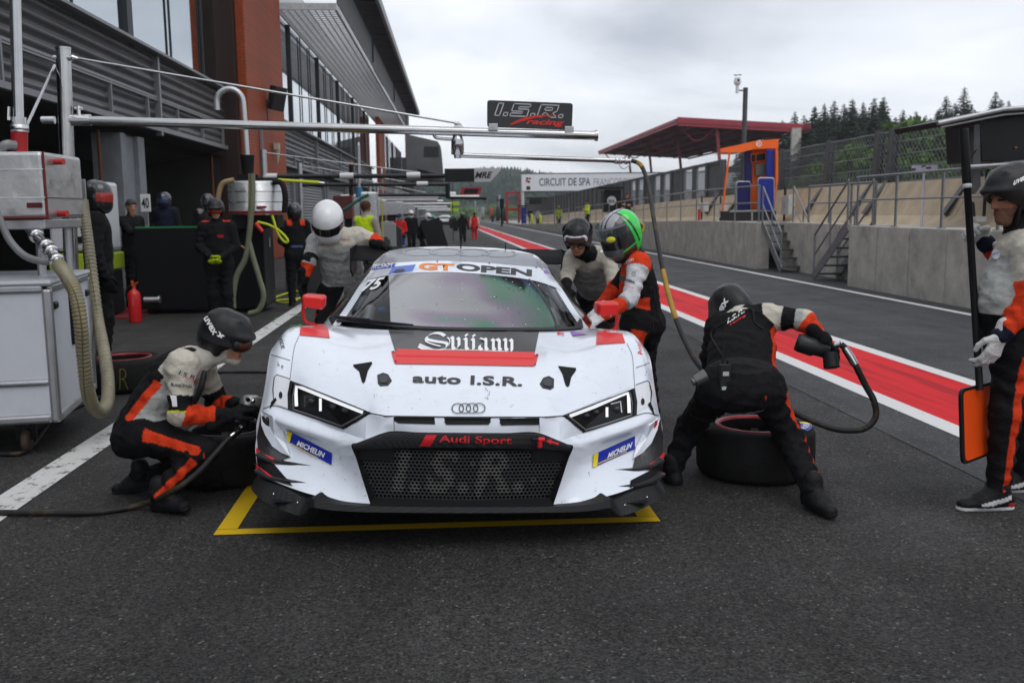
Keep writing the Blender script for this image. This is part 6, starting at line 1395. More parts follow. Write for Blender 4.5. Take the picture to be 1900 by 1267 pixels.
# ---- man with the orange board on the right
J = Jpx(dict(pel=(1888, 618, 4.62), hipL=(1880, 640, 4.52), hipR=(1888, 640, 4.74), kneeL=(1866, 770, 4.50), ankL=(1852, 902, 4.52), kneeR=(1896, 768, 4.78), ankR=(1898, 890, 4.80), chest=(1886, 498, 4.62), shL=(1908, 462, 4.46), shR=(1886, 452, 4.82),
         head=(1877, 368, 4.62), elL=(1916, 560, 4.38), wrL=(1856, 624, 4.40), elR=(1872, 500, 4.92), wrR=(1824, 446, 4.86)))
f, r, u = headframe((-.95, -.18, -.12)); J['hu'] = u; J['belly'] = np.array((-.055, 0, .0))
def ruleC(x, y, z):
    C = col(len(x), GRY); C[(z > .9)] = CRM; C[z < .24] = BLK; return C
lgC = limb(BLK, stripe=(np.array((.12, -1., 0)), .955, RED, 0, 1))
ptC, bodyC, bvC = human('person', 'man in black helmet and white gloves holding a pole with an orange board', J, dict(torso=tfn(J, ruleC), yoke=CRM, uarm=limb(CRM, [(.62, 1, RED)]), farm=limb(RED, [(.80, 1, (.012, .014, .03))]), leg=(lgC, limb(BLK)), neck=BLK, w=1.22,
    head_prims=head_prims(J['head'], f, r, u, skin_=(.36, .17, .105), beard=(.03, .028, .027), s=1.04)), gnd(1850, 935), .0065)
oh, V, Fc = ski_helmet(ptC, J['head'], f, r, u, s=1.06); bh = bv_of(V, Fc); body_words('uvex', (1879, 345), (1906, 332), 9, M_INKW, bh, oh, bold=.03, shear=.15, hv=(2, -9))
mb = MB(); A = lambda a, b, e: J['head']+f*a+r*b+u*e
mb.tube(spline([A(.02, -.085, -.02), A(.035, -.075, -.09), A(.03, -.05, -.125), A(.03, 0, -.135)], 5), .008, 8); part('chin_strap', mb, M_BLK2, oh)
dv = unit((-.45, -.05, .55)); skin_part('glove', hand(J['wrR'], (-.62, -.10, .42), (-.35, -.75, -.35), 1, .95, (.55, .55, .54), .8, 1.12, cuff=.05), .0045, M_GLOVE, ptC)
skin_part('glove', hand(J['wrL'], (-.42, -.05, -.9), (-.3, .9, -.1), -1, .55, (.55, .55, .54), .4, 1.12, cuff=.06), .0045, M_GLOVE, ptC)
for S_, tg in (('L', (-1, .05, 0)), ('R', (-1, .05, 0))): a_ = J['ank'+S_]; a_[2] = .105; skin_part('shoe', foot(a_, a_+np.array(tg)*.15, (0, 0, 1), DRK, (.6, .6, .6), 1.16, stripe=((.62, .62, .62), (.55, .03, .03))), .006, M_SKIN, ptC)
body_words('OMP', (1858, 432), (1876, 430), 8, M_INKB, bvC, ptC, bold=.02); P_, T_ = ring2((1849, 472), 8, 7.9, 20, 1.15); lay(P_, T_, bvC, .004, mat('badge_white', (.6, .6, .66), .6), 'chest_badge', ptC); body_words('OMPN', (1843, 476), (1856, 471), 4, mat('badge_ink', (.18, .12, .4), .6), bvC, ptC, lift=.006)
# the board he holds
a0 = atY(1788, 240, 4.78); a1 = atY(1818, 724, 4.5); lo_ = thing('pit_board', 'orange board in a black frame on a long black pole', 'pit board', (a1[0], a1[1], .3))
mb = MB(); mb.tube([a0, a0+(a1-a0)*.22, a0+(a1-a0)*.222, a1], [.022, .022, .018, .018], 14); part('pole', mb, M_BLK2, lo_)
mb = MB()
for k in range(22): p = a0+(a1-a0)*(.01+.0092*k); mb.lathe([(.0215, -.006), (.0235, 0), (.0215, .006)], p, a1-a0, 12)
part('grip', mb, M_BLACK, lo_)
mb = MB(); p = a0+(a1-a0)*.222; mb.lathe([(.019, -.012), (.0225, -.01), (.0225, .01), (.019, .012)], p, a1-a0, 14); part('tape', mb, mat('tape_white', (.5, .5, .5), .5), lo_)
dn = unit(a1-a0); P4 = [(1780, 722), (1822, 712), (1830, 845), (1784, 863)]
Yb = [4.42, 4.58, 4.58, 4.42]; q4 = [atY(x, y, Y) for (x, y), Y in zip(P4, Yb)]; q4[1] = q4[0]+(q4[1]-q4[0])*2.1; q4[2] = q4[3]+(q4[2]-q4[3])*2.1
nb_ = unit(np.cross(q4[1]-q4[0], q4[3]-q4[0])); c4 = np.mean(q4, 0); mb = MB(); ins = [c4+(p-c4)*.92 for p in q4]
def rnd_poly(Q, rr):
    out_ = []
    for i in range(4):
        p = Q[i]; a = unit(Q[i-1]-p); b = unit(Q[(i+1) % 4]-p)
        for t in np.linspace(0, 1, 5): out_.append(p+a*rr*(1-t)**2+b*rr*t**2)
    return out_
mb.prism([p-nb_*.008 for p in rnd_poly(q4, .05)], nb_*.016); part('frame', mb, M_BLK2, lo_, bevel=.003)
mb = MB()
for s_ in (-1, 1): Q_ = [p+nb_*.0085*s_ for p in rnd_poly(ins, .035)]; mb.prism(Q_, nb_*.002*s_)
part('panel', mb, mat('signal_orange', (.85, .085, .008), .4), lo_)

# ---- white helmet, behind the left of the car
J = Jpx(dict(pel=(640, 528, 8.85), hipL=(664, 545, 8.85), hipR=(612, 545, 8.85), kneeR=(596, 622, 8.60), ankR=(585, 690, 8.80), kneeL=(650, 630, 8.80), ankL=(650, 690, 9.00), chest=(628, 462, 8.70), shR=(584, 450, 8.70), shL=(666, 438, 8.70),
         head=(608, 412, 8.52), elR=(574, 486, 8.55), wrR=(562, 524, 8.50), elL=(695, 446, 8.70), wrL=(706, 456, 8.54)))
f, r, u = headframe((-.02, -.80, -.55)); J['hu'] = u
def ruleD(x, y, z):
    C = col(len(x), GRY); C[(z > .93)] = CRM; C[(z < .10)] = BLK; return C
ptD, bD, bvD = human('person', 'mechanic in white full face helmet and grey vest leaning a hand on the rear wing', J, dict(torso=tfn(J, ruleD), yoke=CRM, uarmR=limb(GRY, [(.72, 1, BLK)]), uarmL=limb(CRM, [(.85, 1, RED)]), farmR=limb(RED, [(.0, .12, GRY), (.72, 1, BLK)]), farmL=limb(RED, [(.7, 1, BLK)]), leg=limb(BLK, stripe=(np.array((-1., -.2, 0)), .93, RED, 0, 1)), s=1.07), gnd(612, 700), .009)
def ptn(V, C):
    L = V-J['head']; x, y, z = L@f, L@r, L@u; C = np.tile((.74, .74, .74), (len(V), 1)); C[(x > .06) & (np.abs(z+.012) < .034+.0*x) & (np.abs(y) < .11)] = .01; C[(np.abs(y) > .105) & (np.abs(z+.01) < .02) & (x > -.02)] = .1; return C
oh, G = full_helmet(ptD, J['head'], f, r, u, ptn, s=1.13); mb = MB(); mb.grid(np.array(G)[1:6], True); part('visor', mb, M_VIS, oh)
skin_part('glove', hand(J['wrR'], (-.02, .05, -1), (.5, -.3, 0), 1, .5, BLK, .4, 1.1, cuff=.1), .007, M_GLOVE, ptD); skin_part('glove', hand(J['wrL'], (.75, -.1, -.25), (0, -.2, -1), -1, .5, BLK, .4, 1.1, cuff=.07), .007, M_GLOVE, ptD)
for S_ in 'LR': a_ = J['ank'+S_]; skin_part('shoe', foot((a_[0], a_[1], .1), (a_[0], a_[1]-.15, .1), (0, 0, 1), DRK), .011, M_SKIN, ptD)
body_words('OMP', (590, 458), (612, 452), 8, mat('ink_faded', (.16, .16, .17), .8), bvD, ptD, bold=.02); body_words('racing', (628, 448), (650, 446), 4, M_INKR, bvD, ptD, shear=.3)

# ---- goggled mechanic behind the right of the car
J = Jpx(dict(pel=(1108, 540, 8.45), hipR=(1094, 552, 8.5), hipL=(1124, 552, 8.45), kneeR=(1094, 615, 8.3), ankR=(1098, 672, 8.4), kneeL=(1124, 615, 8.3), ankL=(1126, 672, 8.4), chest=(1096, 492, 8.05), shR=(1062, 478, 7.95), shL=(1128, 472, 7.95),
         head=(1072, 447, 7.72), elR=(1052, 512, 7.8), wrR=(1050, 535, 7.55), elL=(1140, 530, 7.7), wrL=(1132, 560, 7.4)))
f, r, u = headframe((-.25, -.85, -.42)); J['hu'] = u
def ruleE(x, y, z):
    C = col(len(x), (.235, .23, .215)); C[(z > .92)] = CRM*.85; C[z < .10] = BLK; return C
ptE, bE, bvE = human('person', 'mechanic in black ski helmet with orange goggles pushed up leaning over the rear', J, dict(torso=tfn(J, ruleE), yoke=CRM*.8, uarm=limb(CRM*.85), farm=limb(CRM*.8, [(.55, 1, BLK)]), farmL=limb(RED), leg=limb(BLK), head_prims=head_prims(J['head'], f, r, u, balaclava=BLK)), gnd(1112, 680), .009)
oh, V, Fc = ski_helmet(ptE, J['head'], f, r, u, s=1.08, h=.009); goggles(ptE, J['head'], f, r, u, at=(.112, .062), frame_c=(.50, .52, .60), lens=(.075, .028, .012), s=1.06, strap=True)
mb = MB(); A = lambda a, b, e: J['head']+f*a+r*b+u*e
for s_ in (-1, 1): mb.tube([A(.104, s_*.033+.024*math.cos(t), .0+.018*math.sin(t)) for t in np.linspace(0, 6.283, 16)], .0032, 5)
mb.tube([A(.106, -.01, .004), A(.106, .01, .004)], .003, 5); part('spectacles', mb, M_BLK2, ptE)
skin_part('glove', hand(J['wrR'], (0, -.7, -.5), (0, -.2, -1), 1, .4, BLK, .4, 1.1), .008, M_GLOVE, ptE); skin_part('glove', hand(J['wrL'], (0, -.7, -.5), (0, -.2, -1), -1, .4, BLK, .4, 1.1), .008, M_GLOVE, ptE)
for S_ in 'LR': a_ = J['ank'+S_]; skin_part('shoe', foot((a_[0], a_[1], .1), (a_[0]-.03, a_[1]-.15, .1), (0, 0, 1), DRK), .012, M_SKIN, ptE)
P_, T_ = ring2((1116, 467), 2.6, 2.5, 12); lay(P_, T_, bvE, .004, M_INKW, 'shoulder_badge', ptE)

# ---- driver with the green helmet
J = Jpx(dict(pel=(1192, 578, 6.75), hipL=(1180, 600, 6.62), hipR=(1206, 600, 6.85), kneeL=(1168, 668, 6.55), ankL=(1175, 745, 6.6), kneeR=(1196, 668, 6.85), ankR=(1208, 740, 6.9), chest=(1182, 518, 6.72), shL=(1186, 490, 6.55), shR=(1180, 484, 6.92),
         head=(1151, 436, 6.68), elL=(1168, 556, 6.42), wrL=(1118, 586, 6.3), elR=(1140, 540, 6.9), wrR=(1112, 572, 6.75)))
f, r, u = headframe((-.80, -.50, -.34)); J['hu'] = u
def ruleF(x, y, z):
    C = col(len(x), BLK); C[(x > .02) & (z > .55)] = (.09, .09, .095); C[(z > .80) & (x > -.05)] = RED; C[(x > .04) & (z < .7) & (z > .42)] = RED; C[(z < .35) & (x < .06) & (x > -.05)] = RED; C[z < .1] = BLK; return C
def lgF(V, t, p):
    C = limb(BLK, stripe=(np.array((.15, -1., 0)), .80, RED, 0, 1))(V, t, p); return C
ptF, bF, bvF = human('person', 'driver in black and red suit with white sleeve and green and black helmet', J, dict(torso=tfn(J, ruleF), yoke=RED, uarmL=limb((.55, .55, .57), [(0, .12, RED)]), uarmR=limb(BLK), farmL=limb(RED, [(0, .2, (.55, .55, .57)), (.2, .26, (.2, .2, .21))]), farmR=RED, leg=(lgF, limb(BLK)), w=1.02), gnd(1190, 745), .008)
def ptg(V, C):
    L = (V-J['head'])/1.07; x, y, z = L@f, L@r, L@u; C = np.tile((.028, .03, .032), (len(V), 1)); C[(z > .06) & (x > -.02) & (np.abs(y) > .025) & (np.abs(y) < .07)] = (.32, .33, .34); C[(np.abs(y) < .012) & (z > .05)] = (.35, .36, .38)
    gm_ = (x < -.015+.6*(z-.02)*0-.25*np.clip(.08-z, 0, .2)+.03) & (x > -.11-.0*z) & (np.abs(y) > .03); C[gm_] = (.02, .62, .06); C[(x < -.10) & (z < .1)] = (.02, .02, .022); C[(np.abs(z+.085+.22*(x-.1)) < .006) & (np.abs(y) > .04)] = (.03, .6, .07); C[(np.abs(x+.035-.3*z) < .008) & (z > -.06)] = (.01, .01, .01)
    C[(x > .09) & (z < -.06)] = (.10, .11, .11); C[(x > .085) & (np.abs(z+.005) < .05) & (np.abs(y) < .095)] = (.012, .01, .01); return C
oh, G = full_helmet(ptF, J['head'], f, r, u, ptg, s=1.07, visor=(.10, .025), h=.006)
mb = MB(); mb.grid(np.array(G), True); mb.mi = 1; mb.grid(np.array(G)[5:]*1.0+f*.0015, True); part('visor', mb, [mat('visor_smoke', (.05, .06, .065), .08, alpha=.72), mat('visor_strip', (.22, .23, .24), .3)], oh)
Hd = lambda a, b, e: J['head']+(f*a+r*b+u*e)*1.07
mb = MB(); mb.sph(Hd(.142, -.062, .022), (.036, .016, .022), 12, (unit(r+f*.45), unit(f-r*.45), u)); part('visor_graphic', mb, mat('graphic_yellow', (.72, .66, .04), .3), oh)  # yellow helmet graphic lying on the visor
mb = MB(); mb.tube([Hd(-.13+.03*math.cos(t), -.06, .0+.03*math.sin(t)) for t in np.linspace(0, 6.28, 16)], .012, 8); part('neck_tether', mb, mat('tether_yellow', (.35, .3, .02), .6), oh)
mb = MB(); mb.lathe([(.09, 0), (.12, .03), (.13, .02), (.10, -.03)], J['head']-u*.16-f*.02, u, 18); part('neck_collar', mb, M_BLK2, ptF)
skin_part('glove', hand(J['wrL'], (-.75, -.25, -.35), (.1, .5, -.8), -1, .6, (.6, .6, .6), .5, 1.08, cuff=.04), .006, M_GLOVE, ptF); skin_part('glove', hand(J['wrR'], (-.7, -.3, -.4), (.1, -.3, -.9), 1, .6, (.6, .6, .6), .5, 1.08, cuff=.04), .006, M_GLOVE, ptF)
for S_ in 'LR': a_ = J['ank'+S_]; skin_part('shoe', foot((a_[0], a_[1], .1), (a_[0]-.15, a_[1]-.03, .1), (0, 0, 1), DRK), .012, M_SKIN, ptF)
body_words('KORRA', (1160, 521), (1178, 527), 5, M_INKB, bvF, ptF, bold=.03); body_words('racing', (1158, 531), (1176, 537), 4, M_INKR, bvF, ptF, shear=.2); P_, T_ = ring2((1176, 508), 4.5, 4.4, 12, 1.2); lay(P_, T_, bvF, .004, M_GREYF, 'sleeve_badge', ptF)
rp = MB()
for k in range(4): P_, T_ = ring2((1162+4*k, 488-2*k), 2.6, .8, 14); lay(P_, T_, bvF, .005, mb=rp)
if rp.n: part('shoulder_rings', rp, M_INKW, ptF)

# ---- the driver already in the seat
K = lambda *p: c2w(p); J = dict(pel=K(.32, 2.62, .50), hipL=K(.42, 2.5, .46), hipR=K(.22, 2.5, .46), kneeL=K(.42, 2.1, .60), kneeR=K(.22, 2.1, .60), ankL=K(.42, 1.75, .45), ankR=K(.22, 1.75, .45), chest=K(.32, 2.64, .76), shL=K(.49, 2.62, .84), shR=K(.15, 2.62, .84), head=K(.32, 2.5, 1.0), elL=K(.52, 2.4, .66), elR=K(.12, 2.4, .66), wrL=K(.42, 2.1, .82), wrR=K(.2, 2.1, .82))
f, r, u = headframe(-_ey); J['hu'] = u
ptS, bS, _b = human('person', 'helmeted driver sitting inside the car behind the windscreen', J, dict(torso=BLK, uarm=BLK, farm=BLK, leg=BLK, s=.9), K(.32, 2.6, .4), .014)
full_helmet(ptS, J['head'], f, r, u, lambda V, C: np.where((np.abs((V-J['head'])@u-.01) < .04)[:, None] & (((V-J['head'])@f) > .05)[:, None], .02, np.where((np.abs((V-J['head'])@r) < .03)[:, None], np.array((.55, .55, .56)), np.array((.05, .30, .12)))), s=1.0, h=.012)
for S_, sd in (('L', -1), ('R', 1)): skin_part('glove', hand(J['wr'+S_], unit(-_ey+_ez*.3), _ez*-1, sd, .9, BLK, .6), .01, M_GLOVE, ptS)

# ---- people standing further off, built from one standing pose
def stand(name_label, px, py, Y, hgt, st, yaw=180, group=None, arms='down', h=.022, lean=0.0, hat=None, skin_=SKN, walk=0.0, facing_yaw=None, glove=None, gloves=True):
    """py: photo row of the top of the head; yaw: direction faced, 180 = towards the photographer"""
    top = atY(px, py, Y); bx, by = top[0], top[1]; z0 = top[2]-hgt; a = rad(yaw); fd = np.array((math.sin(a), math.cos(a), 0)); rt_ = np.array((math.cos(a), -math.sin(a), 0)); s = hgt/1.80
    B_ = np.array((bx, by, z0))-fd*lean*.5; P = lambda x, y, z: B_+(rt_*x+fd*(y+lean*max(0, z-.9)*.9)+np.array((0, 0, z)))*s
    J = dict(pel=P(0, 0, .98), hipR=P(.09, 0, .93), hipL=P(-.09, 0, .93), kneeR=P(.10, .03+walk, .51), kneeL=P(-.10, .03-walk*.3, .51), ankR=P(.11, -.02+walk*1.2, .1), ankL=P(-.11, -.02-walk*1.4, .1), chest=P(0, .01, 1.33), shR=P(.19, 0, 1.45), shL=P(-.19, 0, 1.45), head=P(0, .03, 1.66))
    ar = dict(down=[(.25, -.02, 1.16), (.26, .05, .92)], front=[(.25, .02, 1.17), (.06, .24, 1.02)], fold=[(.24, .08, 1.18), (-.04, .26, 1.2)], up=[(.3, .12, 1.22), (.2, .38, 1.15)], right=[(.24, .24, 1.27), (.20, .52, 1.27)])
    A_ = ar[arms]; L_ = ar['down'] if arms == 'right' else A_
    J['elR'], J['wrR'] = P(*A_[0]), P(*A_[1]); J['elL'], J['wrL'] = P(-L_[0][0], *L_[0][1:]), P(-L_[1][0], L_[1][1]-(.03 if arms == 'fold' else 0), L_[1][2]+(.04 if arms == 'fold' else 0))
    f, r, u = headframe(fd*1.0+np.array((0, 0, -.1-lean*.5)) if facing_yaw is None else np.array((math.sin(rad(facing_yaw)), math.cos(rad(facing_yaw)), -.08))); J['hu'] = u
    st = dict(st); st['s'] = s; rule = st.pop('rule', None)
    if rule: st['torso'] = tfn(J, rule)
    st.setdefault('uarm', st['torso'] if not callable(st['torso']) else BLK); st.setdefault('farm', st['uarm'])
    if st.get('bare', hat is None or hat[0] in ('hair', 'cap', 'ski')): st['head_prims'] = head_prims(J['head'], f, r, u, skin_, s=s, balaclava=st.get('bal'))
    st.pop('bare', None); st.pop('bal', None)
    rt, o, bv = human('person', name_label, J, st, (bx, by, z0), h, group)
    if hat:
        k, c = hat[0], np.array(hat[1])
        if k == 'ski': ski_helmet(rt, J['head'], f, r, u, c, s=1.06*s, h=max(.009, h*.6))
        elif k == 'full':
            def pt(V, C, c=c, hd=J['head']): L = V-hd; x, y, z = L@f, L@r, L@u; C = np.tile(c, (len(V), 1)); C[(x > .06) & (np.abs(z-.005) < .042) & (np.abs(y) < .11)] = hat[2] if len(hat) > 2 else .01; return C
            full_helmet(rt, J['head'], f, r, u, pt, s=.99*s, h=max(.01, h*.6))
        elif k == 'hair':
            A = lambda a, b, e: J['head']+(f*a+r*b+u*e)*s; skin_part('hair', [rc(A(-.035, 0, .05), A(.02, 0, .062), .095*s, .088*s, c, .02, [(r, .84)]), rc(A(.08, 0, -.02), A(.1, 0, .0), .075*s, .07*s, None, .01, cut=True)], max(.009, h*.6), M_CLOTH, rt)
        elif k == 'cap':
            A = lambda a, b, e: J['head']+(f*a+r*b+u*e)*s; skin_part('cap', [rc(A(-.02, 0, .06), A(.02, 0, .06), .098*s, .095*s, c, .02, [(r, .86)]), rc(A(.1, -.04, .06), A(.1, .04, .06), .03*s, .03*s, c, .01, [(u, .3)])], max(.009, h*.6), M_CLOTH, rt)
    gc = np.array(glove if glove is not None else (BLK if gloves else skin_))
    for S_, sd in (('R', 1), ('L', -1)):
        w = J['wr'+S_]; e_ = J['el'+S_]; d = unit(w-e_); inn_ = unit(-rt_*sd*.8+fd*.2)
        hb = max(.008, h*.45); skin_part('glove' if gloves else 'hand', hand(w, d, inn_, sd, .45, gc, .4, s*1.05), hb, M_GLOVE, rt)
        a_ = J['ank'+S_]; skin_part('shoe', foot(a_, a_+fd*.15, (0, 0, 1), st.get('shoe', DRK), st.get('sole', (.1, .1, .1)), s*1.05), max(.012, h*.7), M_SKIN, rt)
    return rt, J, f, r, u
def rule_red(x, y, z):
    C = col(len(x), BLK); C[(z > .96) & (np.abs(y) > .09) & (np.abs(x) < .05)] = RED; C[(x > .08) & (np.abs(z-.72) < .05) & (y > -.1) & (y < -.02)] = (.3, .02, .02); return C
def rule_vest(x, y, z):
    C = col(len(x), (.50, .68, .015)); C[(np.abs(z-.42) < .05)] = (.45, .47, .47); return C
# black suited crew beside the black cabinet
rt, J, f, r, u = stand('crew member in black with red shoulders and lime gloves standing by the black cabinet', 400, 373, 13.4, 1.78, dict(torso=BLK, rule=rule_red, leg=BLK, uarm=BLK, bal=BLK), 176, None, 'front', .014, hat=('ski', (.012, .012, .013)), glove=(.33, .42, .012))
goggles(rt, J['head'], f, r, u, lens=(.20, .02, .012), frame_c=(.3, .02, .02), at=(.102, .008))
rt, J, f, r, u = stand('grey haired man in a black jacket leaning an arm on the black cabinet', 240, 370, 16.6, 1.84, dict(torso=BLK, leg=BLK, uarm=BLK), 120, None, 'right', .016, hat=('hair', (.07, .068, .065)), facing_yaw=140, gloves=False)
stand('person in dark blue balaclava helmet behind the black cabinet near the 40 sign', 305, 358, 18.6, 1.78, dict(torso=(.012, .014, .03), leg=BLK, uarm=(.014, .014, .02)), 190, None, 'down', .022, hat=('full', (.012, .016, .04), (.03, .06, .10)))
stand('person in dark helmet with a pale collar behind the helmeted black cabinet guard', 384, 361, 18.4, 1.76, dict(torso=(.02, .02, .022), yoke=(.22, .21, .21), leg=BLK, uarm=BLK), 160, None, 'down', .022, hat=('full', (.02, .021, .023), (.06, .06, .065)))
stand('crew member in black with a red trimmed helmet behind the shiny steel post', 172, 338, 9.6, 1.86, dict(torso=BLK, leg=BLK, uarm=BLK), 70, None, 'down', .016, hat=('full', (.014, .014, .015), (.35, .02, .015)), facing_yaw=110)
rt, J, f, r, u = stand('crew member in black seen from behind with red shoulder flashes and shiny black helmet', 546, 379, 16.4, 1.76, dict(torso=BLK, rule=lambda x, y, z: np.where(((z > .97) & (np.abs(y) > .07) & (np.abs(y) < .15))[:, None], RED, np.where(((np.abs(z-.2) < .03) & (np.abs(y) < .1) & (x < 0))[:, None], np.array((.1, .13, .32)), BLK)), leg=BLK, uarm=BLK, sole=(.55, .55, .55)), -20, None, 'front', .016, hat=('full', (.012, .012, .013)))
stand('man in a lime yellow vest over a grey hooded top seen from behind', 677, 373, 17.2, 1.76, dict(torso=(.5, .68, .015), rule=rule_vest, leg=(.05, .05, .055), uarm=(.30, .265, .225), yoke=(.45, .60, .02), neck=(.30, .265, .225)), 25, None, 'front', .018, hat=('hair', (.06, .03, .016)), skin_=(.16, .07, .04), gloves=False)
# far end of the pit lane
rrp = random.Random(9)
stand('person in a red jacket and blue trousers walking down the pit lane', 741, 397, 35.5, 1.74, dict(torso=(.50, .018, .018), leg=limb((.02, .04, .28), [(.8, .95, (.5, .5, .5))]), uarm=(.50, .018, .018)), 185, None, 'front', .026, hat=('cap', (.03, .035, .16)), gloves=False, walk=.12)
stand('person in black with a white open helmet walking beside the red jacket', 762, 391, 38, 1.8, dict(torso=BLK, leg=BLK, uarm=BLK), 170, None, 'down', .028, hat=('full', (.68, .68, .68)), walk=.15)
rt, J, f, r, u = stand('person in black and white helmet bending and carrying a big black board', 790, 396, 36, 1.72, dict(torso=BLK, leg=BLK, uarm=BLK), 130, None, 'front', .026, lean=.55, hat=('full', (.66, .66, .66)), walk=.25)
mb = MB(); p = atY(806, 436, 35.6); mb.box(p, (.75, .05, 1.15), (unit((.95, 0, .28)), (0, 1, 0), unit((-.28, 0, .95)))); solo('black_panel', mb, M_BLK2, 'big tilted black panel carried by the bending person in white helmet', 'panel', bevel=.01, loc=p)
rt, J, f, r, u = stand('person in red and white racing overalls seen from behind on the pit lane', 880, 394, 54, 1.78, dict(torso=(.58, .02, .02), leg=limb((.58, .02, .02), stripe=(np.array((1., 0, 0)), .8, (.6, .45, .38), 0, 1)), uarm=(.6, .45, .38)), 5, None, 'down', .034, hat=('hair', (.012, .01, .01)), gloves=False)
rt, J, f, r, u = stand('person in black standing with a tall thin pole beside the red overalls', 858, 395, 50, 1.78, dict(torso=BLK, leg=BLK, uarm=BLK), 190, None, 'up', .034, hat=('full', (.014, .014, .014)))
mb = MB(); p = J['wrR']; mb.tube([(p[0]-.25, p[1], .02), (p[0]-.25, p[1], 3.3)], .02, 6); solo('thin_pole', mb, M_BLK2, 'tall thin dark pole held upright beside the far red overalls', 'pole', loc=(p[0]-.25, p[1], 0))
for i, (px, py, Y, c, hc, wk) in enumerate([(803, 400, 60, BLK, (.1, .3, .2), 0), (814, 402, 72, BLK, (.5, .5, .5), .1), (845, 402, 78, BLK, (.02, .02, .02), 0), (838, 400, 90, (.03, .03, .03), (.3, .3, .3), 0), (870, 401, 85, (.4, .03, .03), (.02, .02, .02), 0), (795, 402, 50, (.015, .015, .016), (.02, .02, .02), .1), (808, 403, 95, (.05, .05, .05), (.55, .55, .55), 0)]):
    stand(['dark suited person in a green tinted helmet far down the pit lane', 'dark suited person in a pale helmet near the far car', 'dark suited person right of the far car headlights', 'dark figure in a grey helmet behind the far car', 'far person in a red top left of the red overalls', 'dark suited person left of the crowd by the far car', 'grey suited figure in a white helmet behind the far car'][i], px, py, Y, 1.75, dict(torso=c, leg=BLK, uarm=c), 180, 'crew far down the pit lane', 'down', .04, hat=('full', hc), walk=wk)
# on the platform to the right
stand('person in a lime vest and blue trousers on the platform filming', 1090, 372, 57, 1.78, dict(torso=(.5, .68, .015), rule=rule_vest, leg=(.025, .04, .08), uarm=(.5, .65, .02)), 250, None, 'fold', .03, hat=('hair', (.02, .015, .012)), gloves=False)
stand('person in a lime vest half hidden by the platform rail under the blue umbrella', 1037, 382, 69, 1.72, dict(torso=(.5, .68, .015), rule=rule_vest, leg=BLK, uarm=(.5, .65, .02)), 200, None, 'fold', .034, hat=('cap', (.5, .6, .02)), gloves=False)
stand('man in a dark jacket with folded arms on the platform beside the black stand', 1164, 358, 46.5, 1.86, dict(torso=(.025, .025, .027), leg=BLK, uarm=(.025, .025, .027)), 200, None, 'fold', .028, hat=('hair', (.05, .03, .02)), gloves=False)
for i, (px, py, Y, c) in enumerate([(984, 386, 98, (.02, .02, .025)), (932, 392, 118, (.02, .02, .03)), (914, 396, 140, (.03, .03, .05)), (998, 388, 90, (.3, .3, .3))]):
    stand(['dark clothed person on the platform beside the blue pit stand', 'dark clothed person on the far platform left of the red frame', 'dark blue clothed person at the far end of the platform', 'grey clothed person on the platform right of the blue pit stand'][i], px, py, Y, 1.75, dict(torso=c, leg=BLK, uarm=c), 200, 'people on the far platform', 'down', .045, hat=('hair', (.03, .02, .015)), gloves=False)
# ================================================================== pit equipment
M_STEEL = mat('polished_steel', (.46, .46, .46), .2, 1.0, var=.12, vscale=6, rvar=.1)
M_ALU = mat('aluminium', (.42, .425, .44), .38, .85, var=.12, vscale=9)
M_PANEL = mat('cart_panel', (.56, .58, .62), .45, var=.06, vscale=1.5, dirt=(.36, .35, .34), dscale=2.5, damt=.35)
M_FOIL = mat('foil_lagging', (.50, .50, .50), .36, .8, var=.08, vscale=10, bump=.2, bscale=12, rvar=.12)
M_HOSEB = mat('air_hose', (.014, .014, .014), .55, var=.3, vscale=12, dirt=(.12, .075, .02), dscale=5, damt=.7)
M_LIME = mat('lime_hose', (.50, .56, .02), .5)
def tread(c, r=.345, w=.30):
    """a slick lying flat; c is the centre of its underside"""
    c = np.asarray(c, float); z = np.array((0, 0, 1)); ty = MB()
    ty.lathe([(.232, .02), (.25, .006), (.285, .0), (.325, .012), (.342, .045), (.346, w/2), (.342, w-.045), (.325, w-.012), (.285, w), (.25, w-.006), (.232, w-.02)], c, z, 56); rm = MB()
    rm.lathe([(.225, w-.03), (.236, w-.018), (.236, w-.004), (.212, w-.004), (.208, w-.02)], c, z, 48); rm.mi = 1; rm.lathe([(.208, w-.02), (.2, .03), (.232, .02)], c, z, 48); return ty, rm
def wheel(c, label, rim_col, sticker=None, group='loose slick tyres'):
    rt = thing('wheel', label, 'wheel', c, group); ty, rm = tread(c); o = part('tyre', ty, M_RUB, rt); bt = bv_of(np.concatenate(ty.v), ty.f)
    orim = part('rim', rm, [mat('rim_'+rim_col, dict(red=(.24, .018, .022), black=(.02, .02, .02))[rim_col], .35, .3), mat('rim_barrel', (.03, .03, .032), .3, .6)], rt); sp_ = MB(); c = np.asarray(c, float)
    for k in range(10):
        t = 2*math.pi*k/10; d = np.array((math.cos(t), math.sin(t), 0)); sp_.bar(c+d*.05+(0, 0, .13), c+d*.225+(0, 0, .22), .045, .022)
    sp_.lathe([(.0, .15), (.055, .15), (.06, .10), (.06, .02)], c, (0, 0, 1), 20); part('spoke', sp_, M_BLK2, orim); return rt, bt, o
cR = np.array((1.86, 5.36, 0)); wR, bR, oR = wheel(cR, 'slick tyre with a red rim lying flat under the bending mechanic', 'red')
st_ = MB()
for (t0, t1, mi) in ((-.80, -.22, 0), (-.22, -.09, 1)):
    n = 14; G = [[cR+np.array((rr2*math.cos(t), rr2*math.sin(t), .3022+(-.006 if rr2 > .32 else 0))) for t in np.linspace(t0, t1, n)] for rr2 in (.258, .29, .322)]; st_.mi = mi; st_.grid(np.array(G), True, True)
